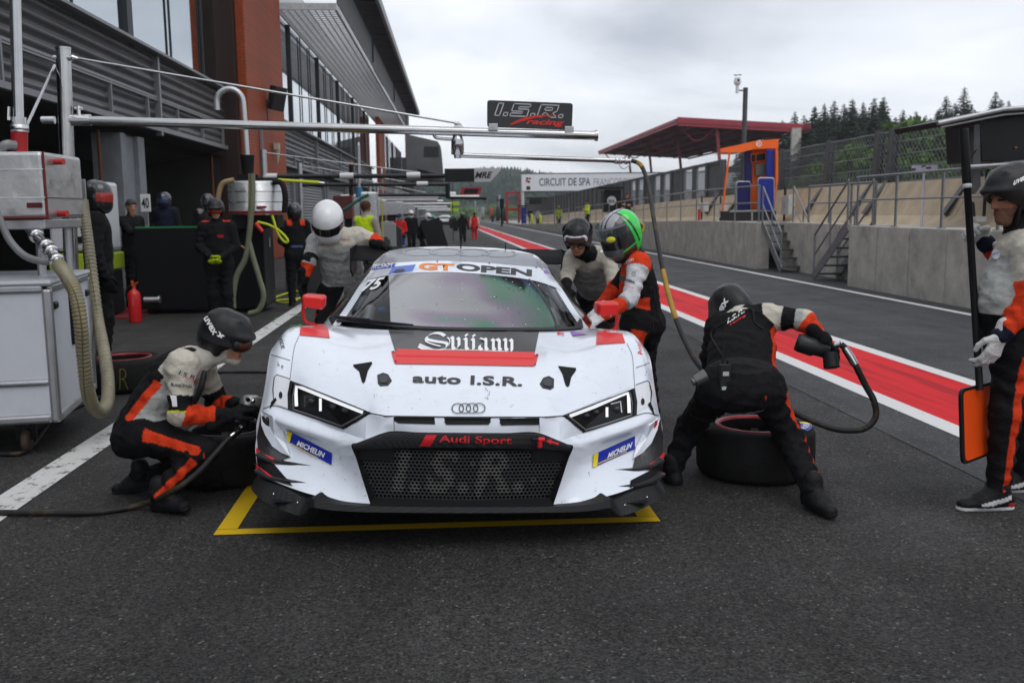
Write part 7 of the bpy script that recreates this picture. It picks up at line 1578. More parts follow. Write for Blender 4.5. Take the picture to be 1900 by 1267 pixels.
ost = part('sticker', st_, [M_BLUE, M_YELF], oR); V, T = text2d('MICHELIN', bold=.03); V = V/np.array((1, V[:, 1].max())); lw = MB(); P_ = [cR+np.array(((.272+.036*v[1])*math.cos(-.77+.5*v[0]), (.272+.036*v[1])*math.sin(-.77+.5*v[0]), .3045)) for v in V]; lw.add(P_, T, False); part('lettering', lw, M_INKW, ost)
wheel((-1.28, 5.66, 0), 'plain black slick tyre lying flat behind the crouching mechanic', 'black')
wT, bT, oT = wheel((-2.86, 8.72, 0), 'slick tyre with a red rim and a chalked R lying behind the white cart', 'red'); lay(*(lambda VT: ([(222+16*v[0], 722-38*v[1]/max(VT[0][:, 1])) for v in VT[0]], VT[1]))(text2d('R', bold=-.03)), bT, .004, mat('chalk_yellow', (.20, .17, .02), .9), 'chalk_mark', wT)
mb = MB(); mb.tube([cR+np.array((.0, 0, 0))]*2, .001, 3) if False else None
# ---- wheel guns
g1 = thing('wheel_gun', 'silver and black wheel gun pressed to the wheel by the crouching mechanic', 'wheel gun', atY(470, 752, 5.12), 'wheel guns'); p0 = atY(455, 748, 5.10); p1 = atY(488, 750, 5.16)
mb = MB(); mb.lathe([(.0, -.02), (.03, -.02), (.045, .0), (.048, .06), (.04, .075), (.036, .11), (.0, .11)], p0, p1-p0, 18); part('housing', mb, mat('gun_silver', (.45, .45, .44), .35, .8, var=.35, vscale=20), g1); mb = MB(); mb.lathe([(.0, .10), (.03, .10), (.034, .16), (.0, .16)], p0, p1-p0, 18); part('socket', mb, M_BLK2, g1)
mb = MB(); mb.cyl(p0+(.03, 0, .0), atY(452, 792, 5.06), .026, .022, 12); part('grip', mb, M_BLACK, g1); mb = MB(); mb.sph(p0+(.05, -.045, .02), .014, 8); mb.cyl(p0+(.02, -.04, .03), p0+(.03, -.06, .03), .012, n=8); part('valve', mb, M_CHROME, g1)
h1 = thing('air_hose', 'black air hose with steel couplings running along the ground to the left wheel gun', 'hose', gnd(250, 940)); pts = [gnd(-60, 950, .02), gnd(80, 951, .02), gnd(180, 950, .02), gnd(262, 936, .03), atY(318, 912, 4.84), atY(365, 878, 4.86), atY(402, 838, 4.92), atY(424, 814, 4.98), atY(452, 790, 5.06)]
sp1 = spline(pts, 8); mb = MB(); mb.tube(sp1, .0155, 10); part('tube', mb, M_HOSEB, h1); mb = MB()
for a, b, rr2 in ((.89, .93, .0195), (.935, .955, .022), (.96, .985, .018)): i0, i1 = int(a*len(sp1)), int(b*len(sp1)); mb.tube(sp1[i0:max(i1, i0+2)], rr2, 12)
part('coupling', mb, M_CHROME, h1)
g2 = thing('wheel_gun', 'black wheel gun held out in the right hand of the bending mechanic', 'wheel gun', atY(1520, 645, 4.98), 'wheel guns'); p0 = atY(1484, 636, 5.0); p1 = atY(1542, 655, 4.94)
mb = MB(); mb.lathe([(.0, -.02), (.045, -.02), (.052, 0), (.052, .075), (.042, .09), (.038, .16), (.0, .17)], p0, p1-p0, 18); part('housing', mb, mat('gun_black', (.03, .03, .03), .35, .4, var=.4, vscale=25), g2, label='black scuffed housing'); mb = MB(); q = atY(1540, 655, 4.92); mb.cyl(q, q+(0, -.03, -.075), .04, .043, 18); part('socket', mb, M_BLK2, g2); mb = MB(); mb.cyl(atY(1535, 645, 4.97), atY(1560, 638, 4.93), .018, n=10); part('handle', mb, M_CHROME, g2)
h2 = thing('air_hose', 'long black air hose hanging from the overhead arm down to the right wheel gun', 'hose', (1.9, 5.5, 0)); up_ = [atY(1172, 298, 7.9), atY(1190, 308, 7.85), atY(1203, 345, 7.6), atY(1212, 400, 7.2), atY(1224, 470, 6.8), atY(1240, 545, 6.4), atY(1262, 612, 6.0), atY(1290, 668, 5.7), atY(1312, 695, 5.55)]
lo2 = [atY(1330, 730, 5.5), atY(1380, 752, 5.3), atY(1452, 758, 5.05), atY(1500, 778, 4.95), atY(1552, 796, 4.9), atY(1600, 796, 4.88), atY(1624, 775, 4.88), atY(1622, 745, 4.88), atY(1606, 715, 4.9), atY(1586, 675, 4.9), atY(1570, 648, 4.92), atY(1560, 639, 4.93)]
mb = MB(); mb.tube(spline(up_+lo2, 7), .0175, 10); part('tube', mb, M_HOSEB, h2); mb = MB(); mb.tube([atY(1567, 645, 4.92), atY(1577, 660, 4.91), atY(1586, 676, 4.9)], [.02, .023, .021], 12); part('coupling', mb, M_CHROME, h2)
mb = MB(); sleeve = spline(up_, 7); mb.tube(sleeve[31:41], .0192, 10); mb.tube(sleeve[4:9], .0192, 10); part('yellow_sleeve', mb, mat('sleeve_yellow', (.34, .20, .03), .6, var=.3), h2)
mb = MB(); mb.tube(spline([gnd(120, 690, .02), gnd(170, 695, .02), gnd(240, 694, .015), gnd(330, 692, .015), gnd(420, 690, .015), gnd(500, 690, .015)], 8), .013, 8); solo('ground_cable', mb, M_HOSEB, 'thin black cable lying across the tarmac behind the crouching mechanic', 'cable', loc=gnd(330, 692))
mb = MB(); mb.tube(spline([gnd(0, 842, .02), gnd(40, 840, .02), gnd(64, 822, .02), gnd(110, 770, .02), gnd(190, 735, .02), gnd(240, 706, .02)], 8), .016, 8); solo('ground_cable', mb, M_HOSEB, 'black hose lying under the white cart and round its castor', 'cable', loc=gnd(64, 822))
# ---- gantry with the boom and the team sign
Y0 = 8.0; gy = thing('boom_gantry', 'polished steel post with a long overhead boom and the team sign', 'gantry', (-3.0, Y0, 0)); b_ = atY(134, 540, Y0); t_ = atY(117, 92, Y0)
mb = MB(); mb.tube([b_, t_], .056, 24); part('post', mb, M_STEEL, gy); mb = MB(); mb.cyl(t_, t_+(0, 0, .015), .06, n=24); mb.cyl(t_+(-.07, -.02, -.07), t_+(.07, -.02, -.07), .022, n=12); part('post_cap', mb, M_STEEL, gy)
q0 = atY(135, 223, Y0); q1 = atY(1106, 252, Y0-.15); mb = MB(); mb.tube([q0, q0+(q1-q0)*.02, q0+(q1-q0)*.05, q1], [.03, .032, .036, .036], 20); bo = part('boom', mb, M_STEEL, gy); mb = MB(); mb.cyl(q1-(.01, 0, 0), q1+(.012, 0, 0), .045, n=20); part('boom_end', mb, M_STEEL, bo)
mb = MB(); mb.cyl(q0+(-.02, 0, 0), q0+(.14, 0, 0), .044, n=18); mb.cyl(q0+(.05, 0, .03), q0+(.05, 0, .11), .015, n=10); mb.cyl(q0+(.02, 0, .09), q0+(.08, 0, .09), .012, n=10); mb.cyl(q0+(-.14, 0, .0), q0+(-.24, 0, 0), .03, n=14); part('clamp', mb, M_CHROME, gy)
mb = MB(); a = atY(134, 107, Y0); e_ = atY(850, 229, Y0-.1); mb.tube([a, e_], .0095, 8); mb.tube([atY(101, 122, Y0+.05), atY(47, 238, 7.1)], .012, 8); part('stay', mb, M_STEEL, gy); mb = MB(); mb.cyl(e_+(-.03, 0, 0), e_+(.03, 0, -.01), .02, .005, 10); mb.prism([atY(840, 237, Y0-.1), atY(861, 237, Y0-.1), atY(851, 225, Y0-.1)], (0, .012, 0)); mb.cyl(a, a+(.05, 0, -.01), .022, .01, 10); part('stay_fitting', mb, M_CHROME, gy)
jt = atY(849, 250, Y0-.1); jb = atY(849, 290, Y0-.1); mb = MB(); mb.lathe([(.0, 0), (.035, 0), (.052, .05), (.052, .16), (.03, .165), (.03, .19), (.0, .19)], jt, jb-jt, 20); mb.tube(spline([atY(803, 244, Y0-.1), atY(808, 255, Y0-.1), atY(822, 258, Y0-.1), atY(845, 259, Y0-.1)], 5), .014, 10); part('swivel_joint', mb, M_STEEL, gy)
a1_ = atY(846, 288, Y0-.1); a2_ = atY(1168, 299, 7.9); mb = MB(); mb.tube([a1_, a2_], [.021, .0205], 14); part('swing_arm', mb, M_STEEL, gy); mb = MB()
for f_ in (.925, .95, .98): p = a1_+(a2_-a1_)*f_; mb.lathe([(.02, -.015), (.028, -.012), (.028, .012), (.02, .015)], p, a2_-a1_, 14)
mb.tube(spline([atY(1145, 300, 7.9), atY(1155, 313, 7.9), atY(1166, 309, 7.9), atY(1172, 301, 7.9)], 5), .004, 6); part('coupling', mb, M_CHROME, gy)
sq = [atY(x, y, Y0-.16) for x, y in ((904, 186), (1063, 192), (1061, 242), (904, 236))]; mb = MB(); mb.prism(rnd_poly([np.array(p) for p in sq], .025)[::-1], (0, .016, 0)); sg = part('sign_board', mb, mat('sign_black', (.008, .008, .009), .3, coat=.4), gy)
ux = unit(sq[1]-sq[0]); uz = unit(sq[0]-sq[3]); O_ = sq[3]+np.array((0, -.002, 0)); Wd = np.linalg.norm(sq[1]-sq[0]); Ht = np.linalg.norm(sq[0]-sq[3])
def strokes(mb, S, o, ux, uy, w, lift):
    nz = np.cross(ux, uy)
    for s_ in S:
        P = [np.asarray(o)+ux*a+uy*b+nz*lift for a, b in s_]
        for a, b in zip(P[:-1], P[1:]): d = unit(b-a); n = np.cross(nz, d)*w/2; mb.add([a-n-d*w/2, a+n-d*w/2, b+n+d*w/2, b-n+d*w/2], [(0, 3, 2, 1)], False); lift += .00003
def outline_glyphs(mb, o, ux, uy, sx, sy, w, lift):
    sh = .22; G = {'I': [[(0, 0), (.24, 0), (.24, 1), (0, 1), (0, 0)]], 'o': [[(0, 0), (.2, 0), (.2, .26), (0, .26), (0, 0)]],
      'S': [[(0, 0), (.85, 0), (.85, .58), (.3, .58), (.3, .76), (.85, .76), (.85, 1), (0, 1), (0, .40), (.56, .40), (.56, .24), (0, .24), (0, 0)]], 'R': [[(0, 0), (.26, 0), (.26, .34), (.42, .34), (.66, 0), (.98, 0), (.72, .36), (.9, .5), (.9, 1), (0, 1), (0, 0)], [(.27, .56), (.64, .56), (.64, .78), (.27, .78), (.27, .56)]]}
    x = 0
    for g_, ad in (('I', .42), ('o', .34), ('S', 1.02), ('o', .34), ('R', 1.08), ('o', .3)):
        strokes(mb, [[((x+a+sh*b)*sx, b*sy) for a, b in s_] for s_ in G[g_]], o, ux, uy, w, lift); x += ad; lift += .0002
lw = MB(); outline_glyphs(lw, O_+ux*Wd*.085+uz*Ht*.44, ux, uz, Wd*.232, Ht*.46, Wd*.0115, .004); part('lettering', lw, mat('sign_silver', (.5, .5, .52), .4), sg)
lw = MB(); cv = spline([(.26, .10), (.40, .30), (.58, .46), (.83, .53)], 8); ln = len(cv)
for i in range(ln-1):
    w0, w1 = .034*math.sin(math.pi*(i/(ln-1))**.7)*Wd+.001, .034*math.sin(math.pi*((i+1)/(ln-1))**.7)*Wd+.001; a = O_+ux*Wd*cv[i][0]+uz*Ht*cv[i][1]; b = O_+ux*Wd*cv[i+1][0]+uz*Ht*cv[i+1][1]; lw.add([a-uz*w0/2, b-uz*w1/2, b+uz*w1/2, a+uz*w0/2]+[], [(0, 1, 2, 3)], False)
for v in lw.v: v += np.array((0, -.0075, 0))
text_on(lw, 'racing', O_+ux*Wd*.45+uz*Ht*.09, ux, uz, Wd*.45, Ht*.26, .008, bold=.03, shear=.3); part('lettering', lw, mat('sign_red', (.65, .03, .02), .4), sg)
mb = MB()
for x in (.04, .93): p = O_+ux*Wd*x+uz*Ht*.0; mb.box(p+(.02, -.004, .0), (.075, .02, .055)); mb.cyl(p+(.02, -.014, .0), p+(.02, -.02, 0), .01, n=8)
part('bracket', mb, M_ALU, sg, bevel=.004)
mb = MB()
for x0, x1, y0_, y1_ in ((106, 117, 334, 372), (141, 158, 333, 372)): a = atY(x0, y1_, Y0-.05); b = atY(x1, y0_, Y0-.05); mb.box((a+b)/2, (b[0]-a[0], .015, b[2]-a[2]))
part('mounting_plate', mb, M_ALU, gy, bevel=.003); mb = MB()
for x, y in ((111, 340), (113, 366), (150, 340), (153, 366)): p = atY(x, y, Y0-.062); mb.cyl(p, p+(0, -.008, 0), .006, n=8)
part('bolt', mb, M_MULL, gy)
# ---- refuelling cart with its lagged tank
ct = thing('refuelling_cart', 'white panelled cart with aluminium edges and castors under the silver tank', 'cart', (-3.1, 6.8, 0)); A_ = np.array((-2.49, 6.27, 0)); B_ = np.array((-2.68, 7.5, 0)); e1 = unit(B_-A_); e2 = np.array((e1[1]*-1, e1[0], 0)); L1_ = np.linalg.norm(B_-A_); L2_ = 1.5; zb_, zt_ = .22, 1.10
cc_ = A_+e1*L1_/2+e2*L2_/2; AX = (e1, e2, np.array((0, 0, 1.)))
mb = MB(); mb.box(cc_+(0, 0, (zb_+zt_)/2), (L1_-.03, L2_-.03, zt_-zb_-.02), AX); part('panel', mb, M_PANEL, ct)
mb = MB(); E_ = .06
for s1 in (0, 1):
    for s2 in (0, 1): c = A_+e1*L1_*s1+e2*L2_*s2; mb.box(c+e1*(E_/2-.001)*(1-2*s1)*1.0+e2*(E_/2-.001)*(1-2*s2)+(0, 0, (zb_+zt_)/2), (E_, E_, zt_-zb_), AX)
for z in (zb_+.03, zt_-.0):
    for s2 in (0, 1): mb.box(A_+e1*L1_/2+e2*(L2_*s2+.022*(1-2*s2))+(0, 0, z), (L1_-.1, .05, .06), AX)
    for s1 in (0, 1): mb.box(A_+e2*L2_/2+e1*(L1_*s1+.022*(1-2*s1))+(0, 0, z), (.05, L2_-.1, .06), AX)
mb.box(A_+e1*.024+e2*L2_/2+(0, 0, zb_+.27), (.054, L2_-.1, .045), AX); part('edge_profile', mb, M_ALU, ct, bevel=.018)
mb = MB(); mb.box(cc_+(0, 0, zt_+.035), (L1_+.02, L2_+.02, .04), AX); part('lid', mb, mat('lid_grey', (.40, .41, .43), .4, .2), ct, bevel=.02)
mb = MB(); mb.box(A_+e1*.62+e2*.01+(0, 0, .87), (.14, .03, .42), AX); part('slot', mb, M_BLK2, ct, bevel=.02)
for s_ in (.14, 1.16): mb = MB(); mb.box(A_+e1*s_+e2*.012+(0, 0, .98), (.1, .03, .05), AX); part('latch', mb, M_BLK2, ct, bevel=.012)
for a in (.15, L1_-.15):
    for b in (.25, L2_-.2):
        p = A_+e1*a+e2*b; mb = MB(); mb.lathe([(.0, -.025), (.07, -.025), (.085, -.015), (.085, .015), (.07, .025), (.0, .025)], p+(0, 0, .086), e2, 20); o = part('castor', mb, mat('castor_brown', (.06, .04, .03), .6), ct); mb = MB(); mb.box(p+(0, 0, .205), (.12, .1, .02), AX); mb.bar(p+e2*.04+(0, 0, .09), p+e2*.04+(0, 0, .2), .012, .05); mb.bar(p-e2*.04+(0, 0, .09), p-e2*.04+(0, 0, .2), .012, .05); part('fork', mb, M_BLK2, o)
tk = thing('fuel_tank', 'silver foil lagged square tank with a red pipe on top of the white cart', 'tank', (-3.1, 6.9, 1.14)); tx = atY(87, 400, 6.75)[0]; tz0, tz1 = atY(80, 405, 6.75)[2], atY(80, 281, 6.75)[2]
mb = MB(); mb.box((tx-.42, 7.1, (tz0+tz1)/2), (.84, .72, tz1-tz0)); part('lagging', mb, M_FOIL, tk, bevel=.025); mb = MB()
for z in (tz0+.14, tz0+.33): mb.box((tx-.42, 6.737, z), (.85, .006, .008))
mb.box((tx+.004, 7.1, tz0+.14), (.006, .7, .008)); part('seam', mb, M_STEEL, tk); mb = MB(); mb.box((tx-.42, 7.1, tz0-.04), (.80, .68, .07)); part('tray', mb, M_ALU, tk, bevel=.01); mb = MB(); mb.bar((tx+.005, 6.75, tz0), (tx+.005, 6.75, tz1), .012, .012); mb.bar((tx-.84, 6.745, tz0+.005), (tx, 6.745, tz0+.005), .012, .012); part('piping', mb, mat('piping_red', (.16, .02, .02), .6), tk)
for z in (tz0+.03, tz1-.06): mb = MB(); mb.cyl((tx, 6.95, z), (tx+.07, 6.93, z), .022, n=10); part('stud', mb, mat('stud_red', (.45, .03, .03), .4), tk)
mb = MB(); p = atY(64, 381, 6.73); mb.box(p, (.10, .008, .035)); part('nameplate', mb, mat('plate_dark', (.08, .01, .012), .5), tk)
pz = [atY(36, 284, 7.0), atY(36, 240, 7.0)]; mb = MB(); mb.tube(pz, .055, 18); part('red_pipe', mb, mat('pipe_red', (.33, .012, .016), .4), tk); mb = MB(); mb.tube([pz[1], atY(34, 228, 7.0), atY(26, -80, 7.0)], [.052, .037, .037], 16); part('vent_pipe', mb, M_STEEL, tk); mb = MB(); p = atY(36, 232, 7.0); mb.lathe([(.04, -.05), (.06, -.05), (.06, 0), (.05, .0), (.05, .05), (.04, .05)], p, (0, 0, 1), 16); mb.cyl(p+(-.06, -.03, .03), p+(-.05, -.03, .12), .014, n=8); part('clamp', mb, M_CHROME, tk)
for x, y in ((tx-.1, 6.85), (tx-.1, 7.35), (tx-.62, 6.85)): mb = MB(); mb.tube([(x, y, 1.14), (x, y, tz0-.06)], .03, 12); mb.lathe([(.03, 0), (.06, 0), (.06, .012), (.03, .014)], (x, y, 1.135), (0, 0, 1), 14); part('leg', mb, M_ALU, tk)
mb = MB(); mb.tube(spline([atY(-30, 330, 6.9), atY(-8, 288, 6.9), atY(10, 270, 6.9), atY(28, 270, 6.95)], 6), .034, 14); part('return_pipe', mb, mat('clear_pipe', (.2, .2, .2), .25, .2), tk)
hs = thing('fuel_hose', 'thick ribbed yellowish fuel hose looping from the silver tank over the white cart', 'hose', gnd(185, 770)); mb = MB(); dn_ = spline([atY(52, 420, 6.85), atY(75, 446, 6.7), atY(95, 467, 6.58), atY(110, 492, 6.45)], 6); mb.tube(dn_, .036, 14)
for f_ in (.25, .5, .72, .9): p = dn_[int(f_*(len(dn_)-1))]; mb.lathe([(.03, -.02), (.05, -.018), (.05, .018), (.03, .02)], p, dn_[-1]-dn_[0], 14)
part('coupling', mb, M_CHROME, hs); pth = spline([atY(108, 490, 6.45), atY(124, 512, 6.36), atY(140, 545, 6.30), atY(150, 600, 6.28), atY(155, 660, 6.34), atY(162, 720, 6.42), atY(172, 752, 6.5), atY(187, 764, 6.62), atY(199, 745, 6.85), atY(200, 700, 7.1), atY(191, 640, 7.4), atY(181, 590, 7.62), atY(172, 520, 7.78), atY(165, 460, 7.85), atY(158, 410, 7.9), atY(153, 372, 7.95)], 26)
rr_h = [.043+.005*math.sin(i*math.pi*.66) for i in range(len(pth))]; mb = MB(); mb.tube(pth, rr_h, 12); part('ribbed_tube', mb, mat('ribbed_hose', (.24, .22, .15), .35, var=.25, vscale=12, dirt=(.26, .18, .05), dscale=5, damt=.7), hs)
mb = MB(); mb.tube([p+np.array((.02*math.sin(i*.12), -.045, 0)) for i, p in enumerate(pth[20:-60:4])], .004, 5); part('earth_wire', mb, mat('wire_olive', (.12, .10, .02), .6), hs)
mb = MB(); mb.tube(spline([atY(-10, 385, 6.62), atY(2, 412, 6.6), atY(18, 446, 6.58), atY(45, 474, 6.55), atY(78, 485, 6.5), atY(100, 483, 6.5)], 8), .024, 12); solo('grey_hose', mb, mat('grey_hose_rubber', (.16, .165, .17), .3), 'smooth grey hose sagging below the silver tank', 'hose', loc=atY(45, 474, 6.55))
# ---- black cabinet, extinguisher, second refuelling rig
ax0, ax1, cyf = -4.75, -2.76, 15.3; cb = thing('tool_cabinet', 'long black equipment cabinet with a green strip along its top edge', 'cabinet', ((ax0+ax1)/2, cyf+.4, 0))
mb = MB(); mb.box(((ax0+ax1)/2, cyf+.45, .72), (ax1-ax0, .9, 1.28)); part('case', mb, mat('cabinet_black', (.007, .007, .008), .5, var=.2, spec=.12), cb, bevel=.015); mb = MB(); mb.box((ax1+.004, cyf+.45, .72), (.012, .86, 1.22)); part('side_panel', mb, mat('cabinet_side', (.022, .023, .025), .5), cb); mb = MB(); mb.box((-4.05, cyf+.03, 1.372), (1.35, .05, .02)); part('green_strip', mb, mat('strip_green', (.015, .22, .07), .5), cb); mb = MB(); mb.box((ax1+.014, cyf+.5, 1.1), (.006, .07, .16)); part('switch_plate', mb, mat('switch_grey', (.3, .31, .33), .5), cb)
for x in (ax0+.15, ax1-.15): mb = MB(); mb.cyl((x-.03, cyf+.12, .05), (x+.03, cyf+.12, .05), .05, n=14); part('castor', mb, M_BLACK, cb)
ex = thing('fire_extinguisher', 'red fire extinguisher standing on the tarmac before the black cabinet', 'extinguisher', gnd(252, 598)); e0 = gnd(252, 598); mb = MB(); mb.lathe([(.0, 0), (.088, 0), (.092, .02), (.092, .40), (.08, .445), (.05, .47), (.035, .48), (.03, .5)], e0, (0, 0, 1), 24); part('cylinder', mb, mat('extinguisher_red', (.50, .012, .014), .3, coat=.3), ex); mb = MB(); mb.cyl(e0+(0, 0, .5), e0+(0, 0, .55), .022, n=10); mb.bar(e0+(0, 0, .55), e0+(.07, -.02, .59), .02, .02); mb.bar(e0+(0, 0, .55), e0+(-.02, 0, .62), .03, .03); part('valve', mb, mat('valve_red', (.5, .05, .01), .4), ex); mb = MB(); mb.tube(spline([e0+(0, 0, .54), e0+(-.07, -.02, .52), e0+(-.11, -.02, .42), e0+(-.10, -.02, .36)], 5), .012, 8); part('hose', mb, M_BLACK, ex)
mb = MB(); p = atY(282, 556, 15.2); mb.cyl(p+(-.12, 0, 0), p+(.1, 0, 0), .045, n=14); mb.cyl(p+(.1, 0, 0), p+(.13, 0, 0), .06, n=14); solo('steel_coupling', mb, M_ALU, 'steel pipe coupling sticking out beside the fire extinguisher', 'coupling', loc=p)
r2 = thing('fuel_tank', 'round silver foil lagged tank on the black cabinet with hoses hanging from it', 'tank', (-2.75, 15.4, 1.38)); c2 = atY(470, 370, 15.3); rad_ = (528-430)/2/1750*15.5; z0_, z1_ = atY(470, 397, 15.3)[2], atY(470, 337, 15.3)[2]
mb = MB(); mb.lathe([(.0, 0), (rad_*1.02, 0), (rad_*1.02, .04), (rad_, .05), (rad_, z1_-z0_-.03), (rad_*.94, z1_-z0_), (.0, z1_-z0_+.01)], (c2[0]+.06, c2[1], z0_), (0, 0, 1), 32); part('lagging', mb, M_FOIL, r2); mb = MB()
for z in (.18, .34): mb.lathe([(rad_+.003, -.006), (rad_+.003, .006)], (c2[0]+.06, c2[1], z0_+z), (0, 0, 1), 32)
part('band', mb, M_STEEL, r2); mb = MB(); mb.lathe([(rad_*1.03, .0), (rad_*1.04, .02), (rad_*1.03, .035)], (c2[0]+.06, c2[1], z0_+.01), (0, 0, 1), 32); mb.box((c2[0]+.2, c2[1]-rad_-.0, z0_+.1), (.15, .02, .035)); part('red_band', mb, mat('band_red', (.2, .02, .02), .5), r2)
mb = MB(); mb.box((c2[0]+.06, c2[1], z0_-.12), (.7, .6, .2)); part('pump_frame', mb, M_BLACK, r2); mt = atY(460, 310, 15.2); mb = MB(); mb.cyl(mt+(0, 0, .18), mt+(0, 0, -.12), .11, .08, 14); mb.box(mt+(0, 0, -.16), (.3, .16, .08)); mb.cyl(mt+(-.25, 0, -.2), mt+(.45, 0, -.2), .035, n=10); part('manifold', mb, M_BLACK, r2)
mb = MB(); mb.tube(spline([atY(506, 338, 15.0), atY(522, 340, 15.0), atY(529, 362, 14.95), atY(528, 395, 14.95)], 6), .045, 10); part('vapour_hose', mb, M_BLACK, r2)
mb = MB(); gp = [atY(459, 300, 15.2), atY(455, 240, 15.2), atY(451, 190, 15.2)]; tp_ = gp[-1]; arc = [tp_+np.array((-.2*(1-math.cos(t)), 0, .2*math.sin(t))) for t in np.linspace(0, 3.14, 12)]; mb.tube(gp+arc[1:]+[arc[-1]+np.array((0, 0, -.12))], .045, 12); part('vent_pipe', mb, mat('vent_grey', (.5, .5, .51), .35, .7), r2)
M_TAN = mat('tan_hose', (.30, .21, .11), .45, var=.2); M_GRN = mat('sage_hose', (.16, .17, .11), .4, var=.2)
for nm, P, rr2, m_ in (('tan_hose', [(434, 334), (412, 342), (404, 372), (402, 398)], .04, M_TAN), ('sage_hose', [(468, 322), (468, 370), (462, 440), (455, 480), (440, 510), (433, 545), (433, 572)], .044, M_GRN), ('sage_hose', [(462, 450), (470, 480), (482, 520), (489, 550), (480, 575), (462, 582)], .043, M_GRN), ('tan_hose', [(463, 322), (462, 400), (458, 470), (446, 500)], .018, M_TAN), ('tan_hose', [(440, 452), (462, 468), (478, 500), (487, 530)], .016, M_TAN)):
    mb = MB(); mb.tube(spline([atY(x, y, 14.75+.04*i*0) for i, (x, y) in enumerate(P)], 8), rr2, 10); part(nm, mb, m_, r2)
mb = MB(); mb.tube(spline([atY(x, y, 14.85) for x, y in ((478, 412), (500, 418), (520, 430), (534, 446), (528, 449), (516, 434), (508, 410), (505, 400))], 6), .02, 8); part('lime_hose', mb, M_LIME, r2); mb = MB(); mb.cyl(atY(474, 414, 14.6), atY(487, 430, 14.6), .03, n=10); part('red_lever', mb, mat('lever_red', (.6, .03, .02), .4), r2)
mb = MB(); mb.tube(spline([gnd(x, y, .04) for x, y in ((510, 552), (530, 545), (552, 540), (564, 545), (558, 553), (530, 556), (512, 558), (530, 562), (552, 556))], 6), .017, 8); solo('lime_hose', mb, M_LIME, 'lime yellow hose coiled on the ground behind the white helmet', 'hose', loc=gnd(540, 552))
sg4 = thing('number_board', 'white board with the black number 40 on the grey pillar', 'sign', atY(270, 377, 19.2)); p = atY(270, 377, 19.2); mb = MB(); mb.box(p, (.19, .03, .34)); part('board', mb, mat('board_white', (.7, .7, .69), .5), sg4, bevel=.008); mb = MB(); text_on(mb, '40', p+(-.07, -.017, -.10), (1, 0, 0), (0, 0, 1), .14, .2, .003, bold=.02); part('lettering', mb, M_INKB, sg4); mb = MB(); mb.box(p+(-.02, .02, -.3), (.1, .05, .26)); part('bracket', mb, M_ALU, sg4)
# white and lime trolley in the garage
tr_ = thing('garage_trolley', 'tall white cabinet with a lime green band in the garage behind the steel post', 'cabinet', (-5.9, 15.2, 0)); xa, xb_ = atY(88, 400, 15)[0], atY(198, 400, 15)[0]
mb = MB(); mb.box(((xa+xb_)/2, 15.3, 1.55), (xb_-xa, .6, 1.05)); part('upper_case', mb, mat('trolley_white', (.55, .56, .58), .4), tr_, bevel=.05); mb = MB(); mb.box(((xa+xb_)/2, 15.3, .86), (xb_-xa+.05, .66, .26)); part('lime_band', mb, mat('trolley_lime', (.30, .42, .02), .5), tr_, bevel=.02); mb = MB(); mb.box(((xa+xb_)/2, 15.3, .38), (xb_-xa-.02, .6, .68)); part('lower_case', mb, M_BLK2, tr_, bevel=.02); mb = MB(); mb.box(((xa+xb_)/2+.1, 14.99, 1.2), (.5, .02, .1)); part('label_strip', mb, M_BLK2, tr_)
mb = MB(); mb.tube([gnd(205, 560, .0), atY(215, 493, 16.0)], .02, 6); solo('prop_rod', mb, mat('rod_grey', (.4, .4, .4), .5), 'thin pale rod leaning beside the grey haired man', 'rod', loc=gnd(205, 560))
# ---- the row of booms further down the lane
def rig(Y, px_post, z_boom, px_end, m_boom, r_b, label, joints=(), drop=None, sign=None, tank=True, post_m=None, tank_m=None):
    xp = atY(px_post, 400, Y)[0]; xe = atY(px_end, 400, Y)[0]; rt = thing('boom_gantry', label, 'gantry', (xp, Y, 0), 'overhead booms down the pit lane')
    mb = MB(); mb.tube([(xp, Y, 0), (xp, Y, z_boom+.5)], .06, 10); part('post', mb, post_m or M_ALU, rt); mb = MB(); mb.tube([(xp, Y, z_boom), (xe, Y, z_boom-.02)], r_b, 10); part('boom', mb, m_boom, rt)
    mb = MB(); mb.tube([(xp, Y, z_boom+.45), (xp+(xe-xp)*.7, Y, z_boom+.05)], .012, 6); part('stay', mb, M_ALU, rt)
    if joints:
        for px in joints: mb = MB(); x = atY(px, 400, Y)[0]; mb.cyl((x-.13, Y, z_boom), (x+.13, Y, z_boom), r_b*1.3, n=12); part('joint', mb, mat('joint_white', (.62, .62, .62), .4), rt)
    if drop: mb = MB(); x = atY(drop, 400, Y)[0]; mb.cyl((x, Y, z_boom), (x, Y, z_boom-.35), r_b*1.3, n=10); mb.tube([(x, Y, z_boom-.33), (x+.9, Y, z_boom-.35)], r_b*.8, 8); part('swivel_joint', mb, M_BLK2, rt)
    if tank: mb = MB(); mb.box((xp-.05, Y+.1, 1.75), (.8, .7, .62)); part('tank', mb, tank_m or M_FOIL, rt, bevel=.03); mb = MB(); mb.box((xp-.05, Y+.1, .62), (.9, .8, .95)); part('cart', mb, M_PANEL, rt, bevel=.02); mb = MB(); mb.box((xp-.05, Y+.1, 1.27), (.6, .5, .36)); part('pump', mb, M_BLACK, rt)
    return rt, xe
M_BLKB = mat('boom_black', (.012, .012, .013), .35)
def zof(px, py, Y): return atY(px, py, Y)[2]
rt, xe = rig(18.5, 494, zof(700, 326, 18.5), 900, M_BLKB, .045, 'black boom with white joints reaching from the round silver tank', (505, 646, 769), None, tank=False)
